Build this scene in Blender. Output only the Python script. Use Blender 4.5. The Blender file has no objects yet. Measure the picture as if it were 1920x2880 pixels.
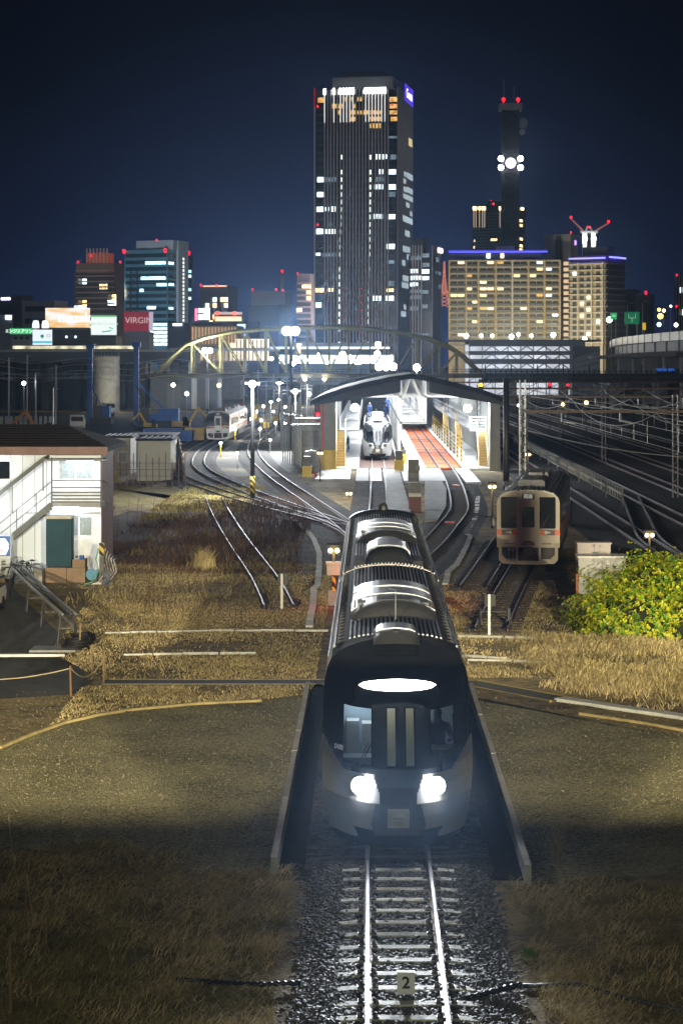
import bpy, math, random
import numpy as np
from mathutils import Vector
sc = bpy.context.scene
col = sc.collection
R = random.Random(11)
RN = np.random.default_rng(5)
PI = math.pi
# ---------------------------------------------------------------- camera
# One unit is a metre, +Y runs along the near track, z = 0 is the rail head.
F, VX, VY, H = 4900.0, 848.2, 838.0, 9.1
cd = bpy.data.cameras.new('camera'); cam = bpy.data.objects.new('camera', cd); col.objects.link(cam)
cam.location = (0, 0, H); cam.rotation_euler = (PI/2, 0, 0)
cd.sensor_fit = 'HORIZONTAL'; cd.sensor_width = 36; cd.lens = 112.5
cd.shift_x = -78.6/1920; cd.shift_y = -414/1920
cd.clip_start = 0.5; cd.clip_end = 9000
sc.camera = cam
sc.view_settings.view_transform = 'Standard'; sc.view_settings.look = 'None'
sc.view_settings.gamma = 1; sc.view_settings.exposure = 0
sc.cycles.use_denoising = True
try: sc.cycles.denoiser = 'OPENIMAGEDENOISE'
except Exception: pass
sc.cycles.sample_clamp_indirect = 4.0
sc.cycles.sample_clamp_direct = 0
sc.cycles.max_bounces = 6
sc.cycles.volume_bounces = 0
sc.cycles.caustics_reflective = False; sc.cycles.caustics_refractive = False
# ---------------------------------------------------------------- night sky
w = bpy.data.worlds.new('World'); sc.world = w; w.use_nodes = True
nt = w.node_tree; nd = nt.nodes; lk = nt.links
bg = nd['Background']
tc = nd.new('ShaderNodeTexCoord'); sp = nd.new('ShaderNodeSeparateXYZ'); lk.new(tc.outputs['Generated'], sp.inputs[0])
ab = nd.new('ShaderNodeMath'); ab.operation = 'SUBTRACT'; lk.new(sp.outputs['X'], ab.inputs[0]); ab.inputs[1].default_value = -0.015
sq = nd.new('ShaderNodeMath'); sq.operation = 'MULTIPLY'; lk.new(ab.outputs[0], sq.inputs[0]); lk.new(ab.outputs[0], sq.inputs[1])
sm = nd.new('ShaderNodeMath'); sm.operation = 'MULTIPLY_ADD'; lk.new(sq.outputs[0], sm.inputs[0]); sm.inputs[1].default_value = 2.2; lk.new(sp.outputs['Z'], sm.inputs[2])
rp = nd.new('ShaderNodeValToRGB'); lk.new(sm.outputs[0], rp.inputs[0])
el = rp.color_ramp.elements
el[0].position = 0.0; el[0].color = (.014, .025, .092, 1)
el[1].position = 1.0; el[1].color = (.012, .012, .013, 1)
for p, c in ((.045, (.0088, .0165, .062)), (.10, (.0042, .0078, .0265)), (.17, (.0016, .0024, .0070)), (.26, (.0014, .0018, .0038))):
    e = el.new(p); e.color = (*c, 1)
lk.new(rp.outputs[0], bg.inputs[0]); bg.inputs[1].default_value = 1.0

# ---------------------------------------------------------------- helpers
def G(dx, dy, z=-.22):
    "ground point seen at picture position (dx, dy)"
    Y = F*(H-z)/(dy-VY); return Vector(((dx-VX)*Y/F, Y, z))
def X(dx, Y): return (dx-VX)*Y/F
def Z(dy, Y): return H-(dy-VY)*Y/F
def P(dx, dy, Y): return Vector((X(dx, Y), Y, Z(dy, Y)))

def M(name, c, r=.6, m=0., v=.2, s=2., b=0., bs=30., spec=.5, coat=0.):
    mt = bpy.data.materials.new(name); mt.use_nodes = True
    n = mt.node_tree.nodes; l = mt.node_tree.links; bs_ = n['Principled BSDF']
    bs_.inputs['Roughness'].default_value = r; bs_.inputs['Metallic'].default_value = m
    bs_.inputs['Specular IOR Level'].default_value = spec
    if coat: bs_.inputs['Coat Weight'].default_value = coat
    t = n.new('ShaderNodeTexCoord'); no = n.new('ShaderNodeTexNoise'); no.inputs['Scale'].default_value = s; no.inputs['Detail'].default_value = 6
    no.inputs['Roughness'].default_value = .65
    l.new(t.outputs['Object'], no.inputs['Vector'])
    ra = n.new('ShaderNodeValToRGB'); ra.color_ramp.elements[0].position = .3; ra.color_ramp.elements[1].position = .7
    ra.color_ramp.elements[0].color = (*[max(0, x*(1-v)) for x in c], 1); ra.color_ramp.elements[1].color = (*[min(1, x*(1+v)) for x in c], 1)
    l.new(no.outputs['Fac'], ra.inputs[0]); l.new(ra.outputs[0], bs_.inputs['Base Color'])
    if b:
        n2 = n.new('ShaderNodeTexNoise'); n2.inputs['Scale'].default_value = bs; n2.inputs['Detail'].default_value = 4
        l.new(t.outputs['Object'], n2.inputs['Vector'])
        bp = n.new('ShaderNodeBump'); bp.inputs['Strength'].default_value = b; bp.inputs['Distance'].default_value = .05
        l.new(n2.outputs['Fac'], bp.inputs['Height']); l.new(bp.outputs[0], bs_.inputs['Normal'])
    return mt

def E(name, c, st, v=0., s=1.5, sample=False):
    "something that gives off light"
    mt = bpy.data.materials.new(name); mt.use_nodes = True
    n = mt.node_tree.nodes; l = mt.node_tree.links; bs_ = n['Principled BSDF']
    bs_.inputs['Base Color'].default_value = (*[x*.3 for x in c], 1); bs_.inputs['Roughness'].default_value = .4
    bs_.inputs['Emission Color'].default_value = (*c, 1); bs_.inputs['Emission Strength'].default_value = st
    if v:
        t = n.new('ShaderNodeTexCoord'); no = n.new('ShaderNodeTexNoise'); no.inputs['Scale'].default_value = s; no.inputs['Detail'].default_value = 3
        l.new(t.outputs['Object'], no.inputs['Vector'])
        ma = n.new('ShaderNodeMapRange'); ma.inputs[1].default_value = .3; ma.inputs[2].default_value = .7
        ma.inputs[3].default_value = st*(1-v); ma.inputs[4].default_value = st*(1+v)
        l.new(no.outputs['Fac'], ma.inputs[0]); l.new(ma.outputs[0], bs_.inputs['Emission Strength'])
    mt.cycles.emission_sampling = 'FRONT' if sample else 'NONE'
    return mt

class MB:
    def __init__(s): s.v = []; s.f = []; s.mi = []
    def add(s, vs, fs, mi=0):
        o = len(s.v); s.v += [tuple(p) for p in vs]; s.f += [tuple(i+o for i in f) for f in fs]; s.mi += [mi]*len(fs); return s
    def box(s, x0, x1, y0, y1, z0, z1, mi=0):
        if x0 > x1: x0, x1 = x1, x0
        if y0 > y1: y0, y1 = y1, y0
        if z0 > z1: z0, z1 = z1, z0
        v = [(x0,y0,z0),(x1,y0,z0),(x1,y1,z0),(x0,y1,z0),(x0,y0,z1),(x1,y0,z1),(x1,y1,z1),(x0,y1,z1)]
        return s.add(v, [(0,3,2,1),(4,5,6,7),(0,1,5,4),(1,2,6,5),(2,3,7,6),(3,0,4,7)], mi)
    def bar(s, p, q, w, h=None, mi=0, up=(0,0,1)):
        h = h or w; p = Vector(p); q = Vector(q); d = (q-p).normalized(); u = Vector(up)
        if abs(d.dot(u)) > .98: u = Vector((1,0,0))
        a = d.cross(u).normalized()*w/2; b = a.cross(d).normalized()*h/2
        v = [p-a-b, p+a-b, p+a+b, p-a+b, q-a-b, q+a-b, q+a+b, q-a+b]
        return s.add(v, [(0,1,2,3),(7,6,5,4),(0,4,5,1),(1,5,6,2),(2,6,7,3),(3,7,4,0)], mi)
    def tube(s, pts, r, n=6, mi=0, cap=True):
        pts = [Vector(p) for p in pts]; rs = r if isinstance(r, (list, tuple)) else [r]*len(pts); o = len(s.v)
        for i, p in enumerate(pts):
            d = (pts[min(i+1, len(pts)-1)]-pts[max(i-1, 0)]).normalized()
            u = Vector((0,0,1)) if abs(d.z) < .95 else Vector((1,0,0))
            a = d.cross(u).normalized(); b = a.cross(d)
            for k in range(n):
                t = 2*PI*k/n; s.v.append(tuple(p+a*math.cos(t)*rs[i]+b*math.sin(t)*rs[i]))
        for i in range(len(pts)-1):
            for k in range(n):
                k2 = (k+1) % n; s.f.append((o+i*n+k, o+i*n+k2, o+(i+1)*n+k2, o+(i+1)*n+k)); s.mi.append(mi)
        if cap:
            s.f.append(tuple(o+k for k in range(n))[::-1]); s.mi.append(mi)
            s.f.append(tuple(o+(len(pts)-1)*n+k for k in range(n))); s.mi.append(mi)
        return s
    def lathe(s, c, prof, n=12, mi=0):
        c = Vector(c); o = len(s.v)
        for r, z in prof:
            for k in range(n):
                t = 2*PI*k/n; s.v.append((c.x+r*math.cos(t), c.y+r*math.sin(t), c.z+z))
        for i in range(len(prof)-1):
            for k in range(n):
                k2 = (k+1) % n; s.f.append((o+i*n+k, o+i*n+k2, o+(i+1)*n+k2, o+(i+1)*n+k)); s.mi.append(mi)
        return s
    def ball(s, c, r, n=10, m=6, mi=0, sz=1.):
        pr = [(max(1e-4, r*math.sin(PI*i/m)), -r*sz*math.cos(PI*i/m)) for i in range(m+1)]
        return s.lathe(c, pr, n, mi)
    def grid(s, rows, mi=0):
        o = len(s.v); n = len(rows[0])
        for r in rows: s.v += [tuple(p) for p in r]
        for i in range(len(rows)-1):
            for k in range(n-1):
                s.f.append((o+i*n+k, o+i*n+k+1, o+(i+1)*n+k+1, o+(i+1)*n+k)); s.mi.append(mi)
        return s
    def prism(s, poly, z0, z1, mi=0):
        n = len(poly); v = [(p[0], p[1], z0) for p in poly]+[(p[0], p[1], z1) for p in poly]
        a = sum(poly[i][0]*poly[(i+1) % n][1]-poly[(i+1) % n][0]*poly[i][1] for i in range(n))
        fs = [tuple(range(n))[::-1], tuple(range(n, 2*n))]+[(i, (i+1) % n, n+(i+1) % n, n+i) for i in range(n)]
        if a < 0: fs = [f[::-1] for f in fs]
        return s.add(v, fs, mi)
    def prism_y(s, poly, y0, y1, mi=0):
        "polygon in x,z pushed along y"
        n = len(poly); v = [(p[0], y0, p[1]) for p in poly]+[(p[0], y1, p[1]) for p in poly]
        fs = [tuple(range(n)), tuple(range(n, 2*n))[::-1]]+[(i, n+i, n+(i+1) % n, (i+1) % n) for i in range(n)]
        a = sum(poly[i][0]*poly[(i+1) % n][1]-poly[(i+1) % n][0]*poly[i][1] for i in range(n))
        if a < 0: fs = [f[::-1] for f in fs]
        return s.add(v, fs, mi)
    def strip(s, pts, wd, z0, z1, mi=0):
        "solid ribbon of width wd along ground points"
        pts = [Vector((p[0], p[1], 0)) for p in pts]; rows = []
        for i, p in enumerate(pts):
            d = (pts[min(i+1, len(pts)-1)]-pts[max(i-1, 0)]).normalized(); nrm = Vector((d.y, -d.x, 0))*wd/2
            a, b = p-nrm, p+nrm
            rows.append([(a.x,a.y,z0),(a.x,a.y,z1),(b.x,b.y,z1),(b.x,b.y,z0)])
        s.grid(rows, mi); n = len(s.v)
        s.f.append((n-4, n-3, n-2, n-1)); s.mi.append(mi); k = n-4*len(rows); s.f.append((k+3, k+2, k+1, k)); s.mi.append(mi)
        return s
    def mesh(s, name, mats, smooth=False):
        me = bpy.data.meshes.new(name); me.from_pydata(s.v, [], s.f)
        for m_ in (mats if isinstance(mats, (list, tuple)) else [mats]): me.materials.append(m_)
        me.polygons.foreach_set('material_index', s.mi)
        if smooth: me.polygons.foreach_set('use_smooth', [True]*len(s.f))
        me.update(); return me

def link(name, me, parent=None, loc=None, rz=0):
    o = bpy.data.objects.new(name, me); col.objects.link(o)
    if parent: o.parent = parent
    if loc is not None: o.location = loc
    if rz: o.rotation_euler.z = rz
    return o
def tag(o, label=None, cat=None, group=None, kind=None):
    if label: o['label'] = label
    if cat: o['category'] = cat
    if group: o['group'] = group
    if kind: o['kind'] = kind
    return o
def T(name, label, cat, loc=(0,0,0), rz=0, group=None):
    o = bpy.data.objects.new(name, None); col.objects.link(o); o.empty_display_size = .2
    o.location = loc; o.rotation_euler = (0, 0, rz); return tag(o, label, cat, group)
def part(root, name, mb, mats, smooth=False, world=False, loc=None, label=None):
    if world:
        l = root.location; p = root.parent
        while p: l = l+p.location; p = p.parent
        mb.v = [(x-l.x, y-l.y, z-l.z) for x, y, z in mb.v]
    o = link(name, mb.mesh(name, mats, smooth), root, loc)
    if label: o['label'] = label
    return o
def solo(name, mb, mats, label, cat, group=None, smooth=False, kind=None):
    "a thing that is one mesh, with its origin at its base"
    v = np.array(mb.v); c = [(v[:,0].min()+v[:,0].max())/2, (v[:,1].min()+v[:,1].max())/2, v[:,2].min()]
    mb.v = [(x-c[0], y-c[1], z-c[2]) for x, y, z in mb.v]
    o = link(name, mb.mesh(name, mats, smooth), None, c); return tag(o, label, cat, group, kind)
def struct(name, mb, mats, smooth=False):
    return tag(link(name, mb.mesh(name, mats, smooth)), kind='structure')
def copy_tree(o, parent=None):
    c = o.copy(); col.objects.link(c)
    if parent: c.parent = parent
    for ch in [x for x in o.children if x.type != 'LIGHT']: copy_tree(ch, c)
    return c
def npmesh(name, V, Fc, mat):
    me = bpy.data.meshes.new(name); k = Fc.shape[1]
    me.vertices.add(len(V)); me.vertices.foreach_set('co', V.astype(np.float32).ravel())
    me.loops.add(Fc.size); me.loops.foreach_set('vertex_index', Fc.astype(np.int32).ravel())
    me.polygons.add(len(Fc)); me.polygons.foreach_set('loop_start', np.arange(0, Fc.size, k, dtype=np.int32))
    me.update(calc_edges=True); me.validate()
    for m_ in (mat if isinstance(mat, (list, tuple)) else [mat]): me.materials.append(m_)
    return me
def text(body, size, mat, parent, loc, name='lettering', rot=(PI/2, 0, 0), ext=.01, align='CENTER', sx=1., bold=0.):
    cu = bpy.data.curves.new('txt', 'FONT'); cu.body = body; cu.size = size; cu.extrude = ext; cu.align_x = align; cu.align_y = 'CENTER'; cu.offset = bold
    ob = bpy.data.objects.new('txt', cu); col.objects.link(ob)
    me = bpy.data.meshes.new_from_object(ob); me.name = name; bpy.data.objects.remove(ob)
    me.materials.clear(); me.materials.append(mat)
    o = link(name, me, parent, loc); o.rotation_euler = rot; o.scale.x = sx; return o
def light(kind, loc, power, color, size=.2, parent=None, rot=None, spot=None, blend=.5, sy=None, shape=None, target=None):
    d = bpy.data.lights.new('lamp_or_fill_light', kind); d.energy = power; d.color = color
    if kind == 'AREA':
        d.size = size
        if sy: d.shape = 'RECTANGLE'; d.size_y = sy
    else: d.shadow_soft_size = size
    if spot: d.spot_size = spot; d.spot_blend = blend
    o = bpy.data.objects.new('lamp_or_fill_light', d); col.objects.link(o); o.location = loc
    if target is not None: o.rotation_euler = (Vector(target)-Vector(loc)).to_track_quat('-Z', 'Y').to_euler()
    if rot: o.rotation_euler = rot
    if parent: o.location = Vector(loc)-parent.location; o.parent = parent
    return o
ORD = ['first','second','third','fourth','fifth','sixth','seventh','eighth','ninth','tenth','eleventh','twelfth','thirteenth','fourteenth','fifteenth','sixteenth','seventeenth','eighteenth','nineteenth','twentieth']

# ---------------------------------------------------------------- materials
m_concrete = M('concrete', (.36,.35,.33), .85, v=.25, s=1.2, b=.15, bs=25)
m_conc_dark = M('weathered_concrete', (.16,.155,.15), .9, v=.35, s=1.5, b=.2, bs=18)
m_conc_white = M('pale_concrete', (.6,.6,.57), .8, v=.2, s=1.1, b=.1)
m_asphalt = M('asphalt', (.045,.043,.04), .85, v=.3, s=1.4, b=.25, bs=60)
m_steel = M('galvanised_steel', (.33,.34,.35), .45, .7, v=.2, s=4)
m_grey = M('grey_paint', (.22,.23,.24), .5, v=.15, s=3)
m_dgrey = M('dark_grey_paint', (.06,.06,.065), .5, v=.25, s=3)
m_black = M('black_steel', (.018,.018,.02), .5, v=.3, s=4)
m_white = M('white_paint', (.72,.72,.71), .45, v=.08, s=1.5)
m_cream = M('cream_panel', (.48,.46,.36), .6, v=.12, s=1)
m_brown = M('brown_panel', (.15,.07,.065), .6, v=.15, s=1)
m_yellow = M('yellow_paint', (.62,.42,.04), .5, v=.15)
m_orange = M('orange_paint', (.62,.17,.03), .5, v=.15)
m_red = M('red_paint', (.5,.02,.02), .5, v=.15)
m_blue = M('blue_paint', (.02,.11,.42), .5, v=.2)
m_green = M('green_paint', (.02,.2,.12), .5, v=.2)
m_wood = M('weathered_wood', (.22,.15,.08), .8, v=.35, s=5)
m_rope = M('pale_rope', (.4,.33,.2), .9)
m_rail_top = M('polished_rail', (.20,.205,.22), .58, 1., v=.12, s=6)
m_rail = M('rusty_rail', (.10,.065,.05), .6, .5, v=.3, s=8)
m_sleeper = M('concrete_sleeper', (.52,.5,.44), .8, v=.25, s=6, b=.2)
m_wsleeper = M('wooden_sleeper', (.06,.045,.035), .9, v=.4, s=6)
m_dglass = M('dark_glass', (.012,.016,.022), .06, v=.1, spec=.8)
m_rubber = M('black_rubber', (.012,.012,.013), .6)
e_white = E('white_lamp', (1,.98,.93), 30)
e_cool = E('cool_lamp', (.88,.95,1), 30)
e_warm = E('warm_lamp', (1,.62,.22), 18)
e_red = E('red_lamp', (1,.015,.03), 2.2)
e_winw = E('lit_window_white', (.8,.93,1), 2.3, .5, .5)
e_winy = E('lit_window_warm', (1,.70,.34), 2.3, .65, .5)
e_wing = E('lit_window_gold', (1,.56,.15), .85, .6, .5)
e_wind = E('dim_window', (.45,.62,.75), .28, .8, .5)
# ---------------------------------------------------------------- two street lamps of the bridge behind the camera, and further unseen spots
LW = (1, .89, .60)
light('SPOT', (-13, -11, 11.18), 265000, LW, .11, spot=math.radians(68), blend=.25, target=(-11.5, 7, 0))
light('SPOT', (12, -11, 11.18), 245000, LW, .11, spot=math.radians(68), blend=.25, target=(11, 7, 0))
light('SPOT', (30, 52, 8), 42000, (1, .92, .6), .3, spot=math.radians(46), blend=.4, target=(13.5, 66, -2))  # stands off the bridge: unseen lamp inferred from the bright bush
light('SPOT', (-8, -1.6, 10.6), 4600, (1, .97, .6), .1, spot=math.radians(74), blend=.4, target=(-8.5, 13, -2))  # added weak spot, lifts the dark near grass at left
light('SPOT', (8.5, -1.6, 10.6), 4600, (1, .97, .6), .1, spot=math.radians(74), blend=.4, target=(9, 13, -2))  # added weak spot, lifts the dark near grass at right
mb = MB(); mb.box(-60, 60, .35, .6, 5.6, 8.80).box(-60, 60, -16, .35, 5.0, 5.7)
# unseen panels added above the parapet to shade the train's lower front
for a, b, h in ((-10.45,-9.30,9.5),(8.75,9.98,9.5),(-7.6,-7.3,9.7),(5.2,5.5,9.7)): mb.box(a, b, .40, .55, 8.8, h)
for a, b in ((11.30,11.60),(-10.98,-10.76)): mb.box(a, b, .40, .45, 9.96, 10.40).box(a+.2, a+.28, .40, .45, 8.8, 9.96)  # unseen boards on posts, added to shade the parked railcar
struct('bridge_deck_with_shades', mb, m_conc_dark)

# ---------------------------------------------------------------- ground
def ground_mat():
    mt = bpy.data.materials.new('dry_soil'); mt.use_nodes = True
    n = mt.node_tree.nodes; l = mt.node_tree.links; b = n['Principled BSDF']; b.inputs['Roughness'].default_value = .95; b.inputs['Specular IOR Level'].default_value = .15
    t = n.new('ShaderNodeTexCoord')
    def noise(s, d=8, ro=.65):
        x = n.new('ShaderNodeTexNoise'); x.inputs['Scale'].default_value = s; x.inputs['Detail'].default_value = d; x.inputs['Roughness'].default_value = ro
        l.new(t.outputs['Object'], x.inputs['Vector']); return x
    a, c, d = noise(.16), noise(2.2), noise(14, 4)
    r1 = n.new('ShaderNodeValToRGB'); e = r1.color_ramp.elements
    e[0].position = .36; e[0].color = (.09,.07,.042,1); e[1].position = .66; e[1].color = (.36,.27,.13,1)
    x = e.new(.5); x.color = (.25,.195,.105,1)
    mx = n.new('ShaderNodeMath'); mx.operation = 'MULTIPLY_ADD'; l.new(c.outputs['Fac'], mx.inputs[0]); mx.inputs[1].default_value = .7; 
    m2 = n.new('ShaderNodeMath'); m2.operation = 'MULTIPLY'; l.new(a.outputs['Fac'], m2.inputs[0]); m2.inputs[1].default_value = .6
    l.new(m2.outputs[0], mx.inputs[2])
    m3 = n.new('ShaderNodeMath'); m3.operation = 'SUBTRACT'; l.new(mx.outputs[0], m3.inputs[0]); m3.inputs[1].default_value = .15
    l.new(m3.outputs[0], r1.inputs[0]); l.new(r1.outputs[0], b.inputs['Base Color'])
    bp = n.new('ShaderNodeBump'); bp.inputs['Strength'].default_value = .6; bp.inputs['Distance'].default_value = .08
    ad = n.new('ShaderNodeMath'); ad.operation = 'ADD'; l.new(d.outputs['Fac'], ad.inputs[0]); l.new(c.outputs['Fac'], ad.inputs[1])
    l.new(ad.outputs[0], bp.inputs['Height']); l.new(bp.outputs[0], b.inputs['Normal'])
    return mt
def gravel_mat(name, c0, c1, s):
    mt = bpy.data.materials.new(name); mt.use_nodes = True
    n = mt.node_tree.nodes; l = mt.node_tree.links; b = n['Principled BSDF']; b.inputs['Roughness'].default_value = .9; b.inputs['Specular IOR Level'].default_value = .2
    t = n.new('ShaderNodeTexCoord'); v = n.new('ShaderNodeTexVoronoi'); v.inputs['Scale'].default_value = s; l.new(t.outputs['Object'], v.inputs['Vector'])
    no = n.new('ShaderNodeTexNoise'); no.inputs['Scale'].default_value = .5; no.inputs['Detail'].default_value = 8; l.new(t.outputs['Object'], no.inputs['Vector'])
    sx = n.new('ShaderNodeSeparateColor'); l.new(v.outputs['Color'], sx.inputs[0])
    mu = n.new('ShaderNodeMath'); mu.operation = 'MULTIPLY_ADD'; l.new(no.outputs['Fac'], mu.inputs[0]); mu.inputs[1].default_value = .9
    m2 = n.new('ShaderNodeMath'); m2.operation = 'MULTIPLY_ADD'; l.new(sx.outputs[0], m2.inputs[0]); m2.inputs[1].default_value = .75; m2.inputs[2].default_value = -.33
    l.new(m2.outputs[0], mu.inputs[2])
    r = n.new('ShaderNodeValToRGB'); r.color_ramp.elements[0].color = (*c0, 1); r.color_ramp.elements[1].color = (*c1, 1)
    r.color_ramp.elements[0].position = .1; r.color_ramp.elements[1].position = .85
    l.new(mu.outputs[0], r.inputs[0]); l.new(r.outputs[0], b.inputs['Base Color'])
    bp = n.new('ShaderNodeBump'); bp.inputs['Strength'].default_value = .8; bp.inputs['Distance'].default_value = .04
    l.new(v.outputs['Distance'], bp.inputs['Height']); l.new(bp.outputs[0], b.inputs['Normal'])
    return mt
m_soil = ground_mat()
m_gravel = gravel_mat('fine_gravel', (.085,.075,.042), (.36,.325,.18), 24)
m_ballast = gravel_mat('ballast', (.02,.018,.016), (.17,.155,.14), 13)
m_ballast2 = gravel_mat('dark_track_ballast', (.010,.009,.008), (.075,.066,.058), 9)
m_turf = M('dry_turf', (.21,.17,.075), .95, v=.45, s=1.6, b=.6, bs=12, spec=.1)
m_dirt = M('dark_dirt', (.016,.015,.014), .95, v=.4, s=.6, b=.4, bs=8, spec=.15)

mb = MB(); mb.add([(-4000,-60,-.25),(4000,-60,-.25),(4000,7000,-.25),(-4000,7000,-.25)], [(0,1,2,3)])
struct('ground', mb, m_soil)
def sheet(name, pts, mat, z=-.246):
    mb = MB(); n = len(pts); v = [(p[0], p[1], z) for p in pts]
    a = sum(v[i][0]*v[(i+1) % n][1]-v[(i+1) % n][0]*v[i][1] for i in range(n))
    if a < 0: v = v[::-1]
    mb.add(v, [tuple(range(n))]); return struct(name, mb, mat)
gp = lambda L: [G(*p) for p in L]
left_arc = [(0,1718),(75,1686),(150,1660),(225,1643),(300,1631),(450,1617),(600,1610),(700,1597)]
lg = [tuple(p)[:2] for p in gp(left_arc)]
sheet('gravel_yard', lg+[(-1.8,60.4),(-1.8,38.9),(-4.5,40.5),(-9.5,42)], m_gravel)
rg = [tuple(p)[:2] for p in gp([(1090,1605),(1285,1640),(1420,1660),(1568,1686),(1700,1720)])]
sheet('gravel_yard', rg+[(12,41.5),(7,39.5),(2.95,38.5),(2.95,60)], m_gravel)
# dark earth of the main lines, and the yards behind
sheet('dark_ballast', [(11.7,100),(16,60),(80,60),(80,900),(11.7,900)], m_dirt, -.242)
sheet('dark_yard', [(-90,205),(-23,205),(-20,330),(-20,420),(-150,420),(-150,205)], m_dirt, -.24)
sheet('pale_yard', [(-16.0,170),(-4.2,188),(-4.2,340),(-16,340)], M('dusty_concrete', (.095,.085,.065), .9, v=.6, s=.4, b=.3, bs=6), -.238)
sheet('turf', [tuple(p)[:2] for p in gp([(250,1120),(430,1110),(560,1125),(700,1205),(640,1165),(480,1150),(260,1165)])], m_turf, -.236)
sheet('dark_soil', [tuple(p)[:2] for p in gp([(236,1195),(300,1172),(380,1180),(480,1166),(590,1160),(660,1195),(705,1240),(728,1290),(715,1345),(640,1330),(560,1312),(500,1322),(420,1285),(330,1300),(238,1262)])], M('dark_brown_soil', (.085,.062,.048), .95, v=.5, s=.7, b=.5, bs=6, spec=.1), -.240)  # last sheet: dark brown ground under the weeds, irregular rim
sheet('parking_lot', [tuple(p)[:2] for p in gp([(-160,1320),(15,1325),(30,1350),(120,1440),(160,1480),(215,1590),(90,1600),(-160,1612)])], m_asphalt, -.232)
sheet('apron', [tuple(p)[:2] for p in gp([(-160,1290),(245,1285),(255,1318),(190,1326),(85,1320),(40,1335),(-160,1335)])], m_concrete, -.236)
# near-black sheet over the bed between the two kerbs
sheet('dark_bed', [(-1.7,38.6),(2.85,38.6),(2.85,63),(-1.7,63)], m_dirt, -.238)

# kerb walls beside the near track
for (x0, x1, ya, yb, lb) in ((-1.80,-1.68,38.9,60.6,'low concrete kerb wall left of the near train, edging the wide gravel yard'), (2.80,2.92,38.4,60.4,'low concrete kerb wall right of the near train, edging the gravel by the bush')):
    mb = MB(); 
    for k in range(8):
        y0 = ya+(yb-ya)*k/8; mb.box(x0+R.uniform(-.008,.008), x1+R.uniform(-.008,.008), y0+.01, ya+(yb-ya)*(k+1)/8-.01, -.3, .10+R.uniform(-.012,.012))
    solo('kerb_wall', mb, m_concrete, lb, 'wall')
# curved yellowish edging of the gravel
def edging(name, pts, wd, h, mat, label, cat, z=-.25):
    mb = MB(); mb.strip(pts, wd, z, z+h); return solo(name, mb, mat, label, cat)
m_straw = M('sandy_edging', (.42,.33,.15), .9, v=.3, s=2)
edging('edging_strip', lg[:-1], .09, .07, m_straw, 'curved sandy edging along the far rim of the left gravel yard', 'edging')
edging('white_kerb', [tuple(p)[:2] for p in gp([(1283,1607),(1350,1616),(1420,1627),(1500,1638),(1568,1648),(1680,1668)])], .42, .09, m_conc_white, 'broad white kerb curving from the yellow-edged path to the right edge', 'kerb')
edging('edging_strip', [tuple(p)[:2] for p in gp([(1330,1640),(1400,1650),(1480,1662),(1568,1678),(1660,1694)])], .06, .07, m_straw, 'thin sandy edging in the gravel just below the white kerb', 'edging')
# yellow edged crossing path, left and right of the near train
m_path = M('path_asphalt', (.075,.07,.062), .85, v=.2, s=2)
m_yline = M('yellow_line', (.55,.40,.05), .7, v=.25, s=3)
def path(a, b, wa, wb):
    a, b = Vector((*a, 0)), Vector((*b, 0)); mb = MB(); d = (b-a).normalized(); nn = Vector((-d.y, d.x, 0))
    for off, ww, z, mi in ((0, wa, -.20, 0), (wa/2-.05, .09, -.195, 1), (-wa/2+.05, .09, -.195, 1)):
        p, q = a+nn*off, b+nn*off; mb.strip([p, q], ww, -.3, z, mi)
    return struct('crossing_path', mb, [m_path, m_yline])
path((-7.8, 62.6), (-1.1, 62.6), 1.0, 1.0)
path((2.85, 62.6), (5.35, 59.3), .95, .95)
# pale cable trough lids crossing the grass
def trough(pts, wd, label, h=.07, mat=m_conc_white, seg=.9):
    mb = MB(); pts = [Vector((p[0], p[1], 0)) for p in pts]
    for a, b in zip(pts, pts[1:]):
        L = (b-a).length; n = max(1, int(L/seg)); 
        for k in range(n):
            p, q = a.lerp(b, k/n), a.lerp(b, (k+.96)/n); j = Vector((R.uniform(-.015,.015), R.uniform(-.015,.015), 0))
            mb.strip([p+j, q+j], wd, -.27, -.25+h+R.uniform(-.012,.012))
    return solo('cable_trough', mb, mat, label, 'cable trough')
trough(gp([(240,1454),(420,1450),(600,1448),(757,1449)]), .13, 'straight pale trough line across the left grass, the farther of two')
trough(gp([(285,1504),(420,1502),(590,1501)]), .10, 'shorter pale trough line across the left grass, nearer the gravel yard')
trough(gp([(1053,1462),(1160,1464),(1275,1468)]), .16, 'pale trough line right of the train at the foot of the single white post')
trough(gp([(1068,1507),(1120,1510),(1165,1512)]), .05, 'short thin pale line in the grass right of the train, middle of three')
trough(gp([(1075,1516),(1180,1518),(1300,1526)]), .07, 'long thin pale line in the grass right of the train, nearest of three')
trough(gp([(600,1156),(650,1180),(680,1198),(706,1220),(721,1240),(733,1272),(733,1305),(729,1345),(720,1352),(719,1385),(710,1440)]), .26, 'winding white cable trough left of the train, running up towards the floodlight pole', mat=m_conc_white)
trough(gp([(1097,1140),(1094,1170),(1088,1196)]), .30, 'upper broken piece of white trough lids between the curved rails and the parked railcar')
trough(gp([(1071,1228),(1080,1232),(1068,1262),(1050,1295),(1030,1312),(1022,1342)]), .26, 'lower broken piece of white trough lids between the curved rails and the parked railcar')

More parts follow.
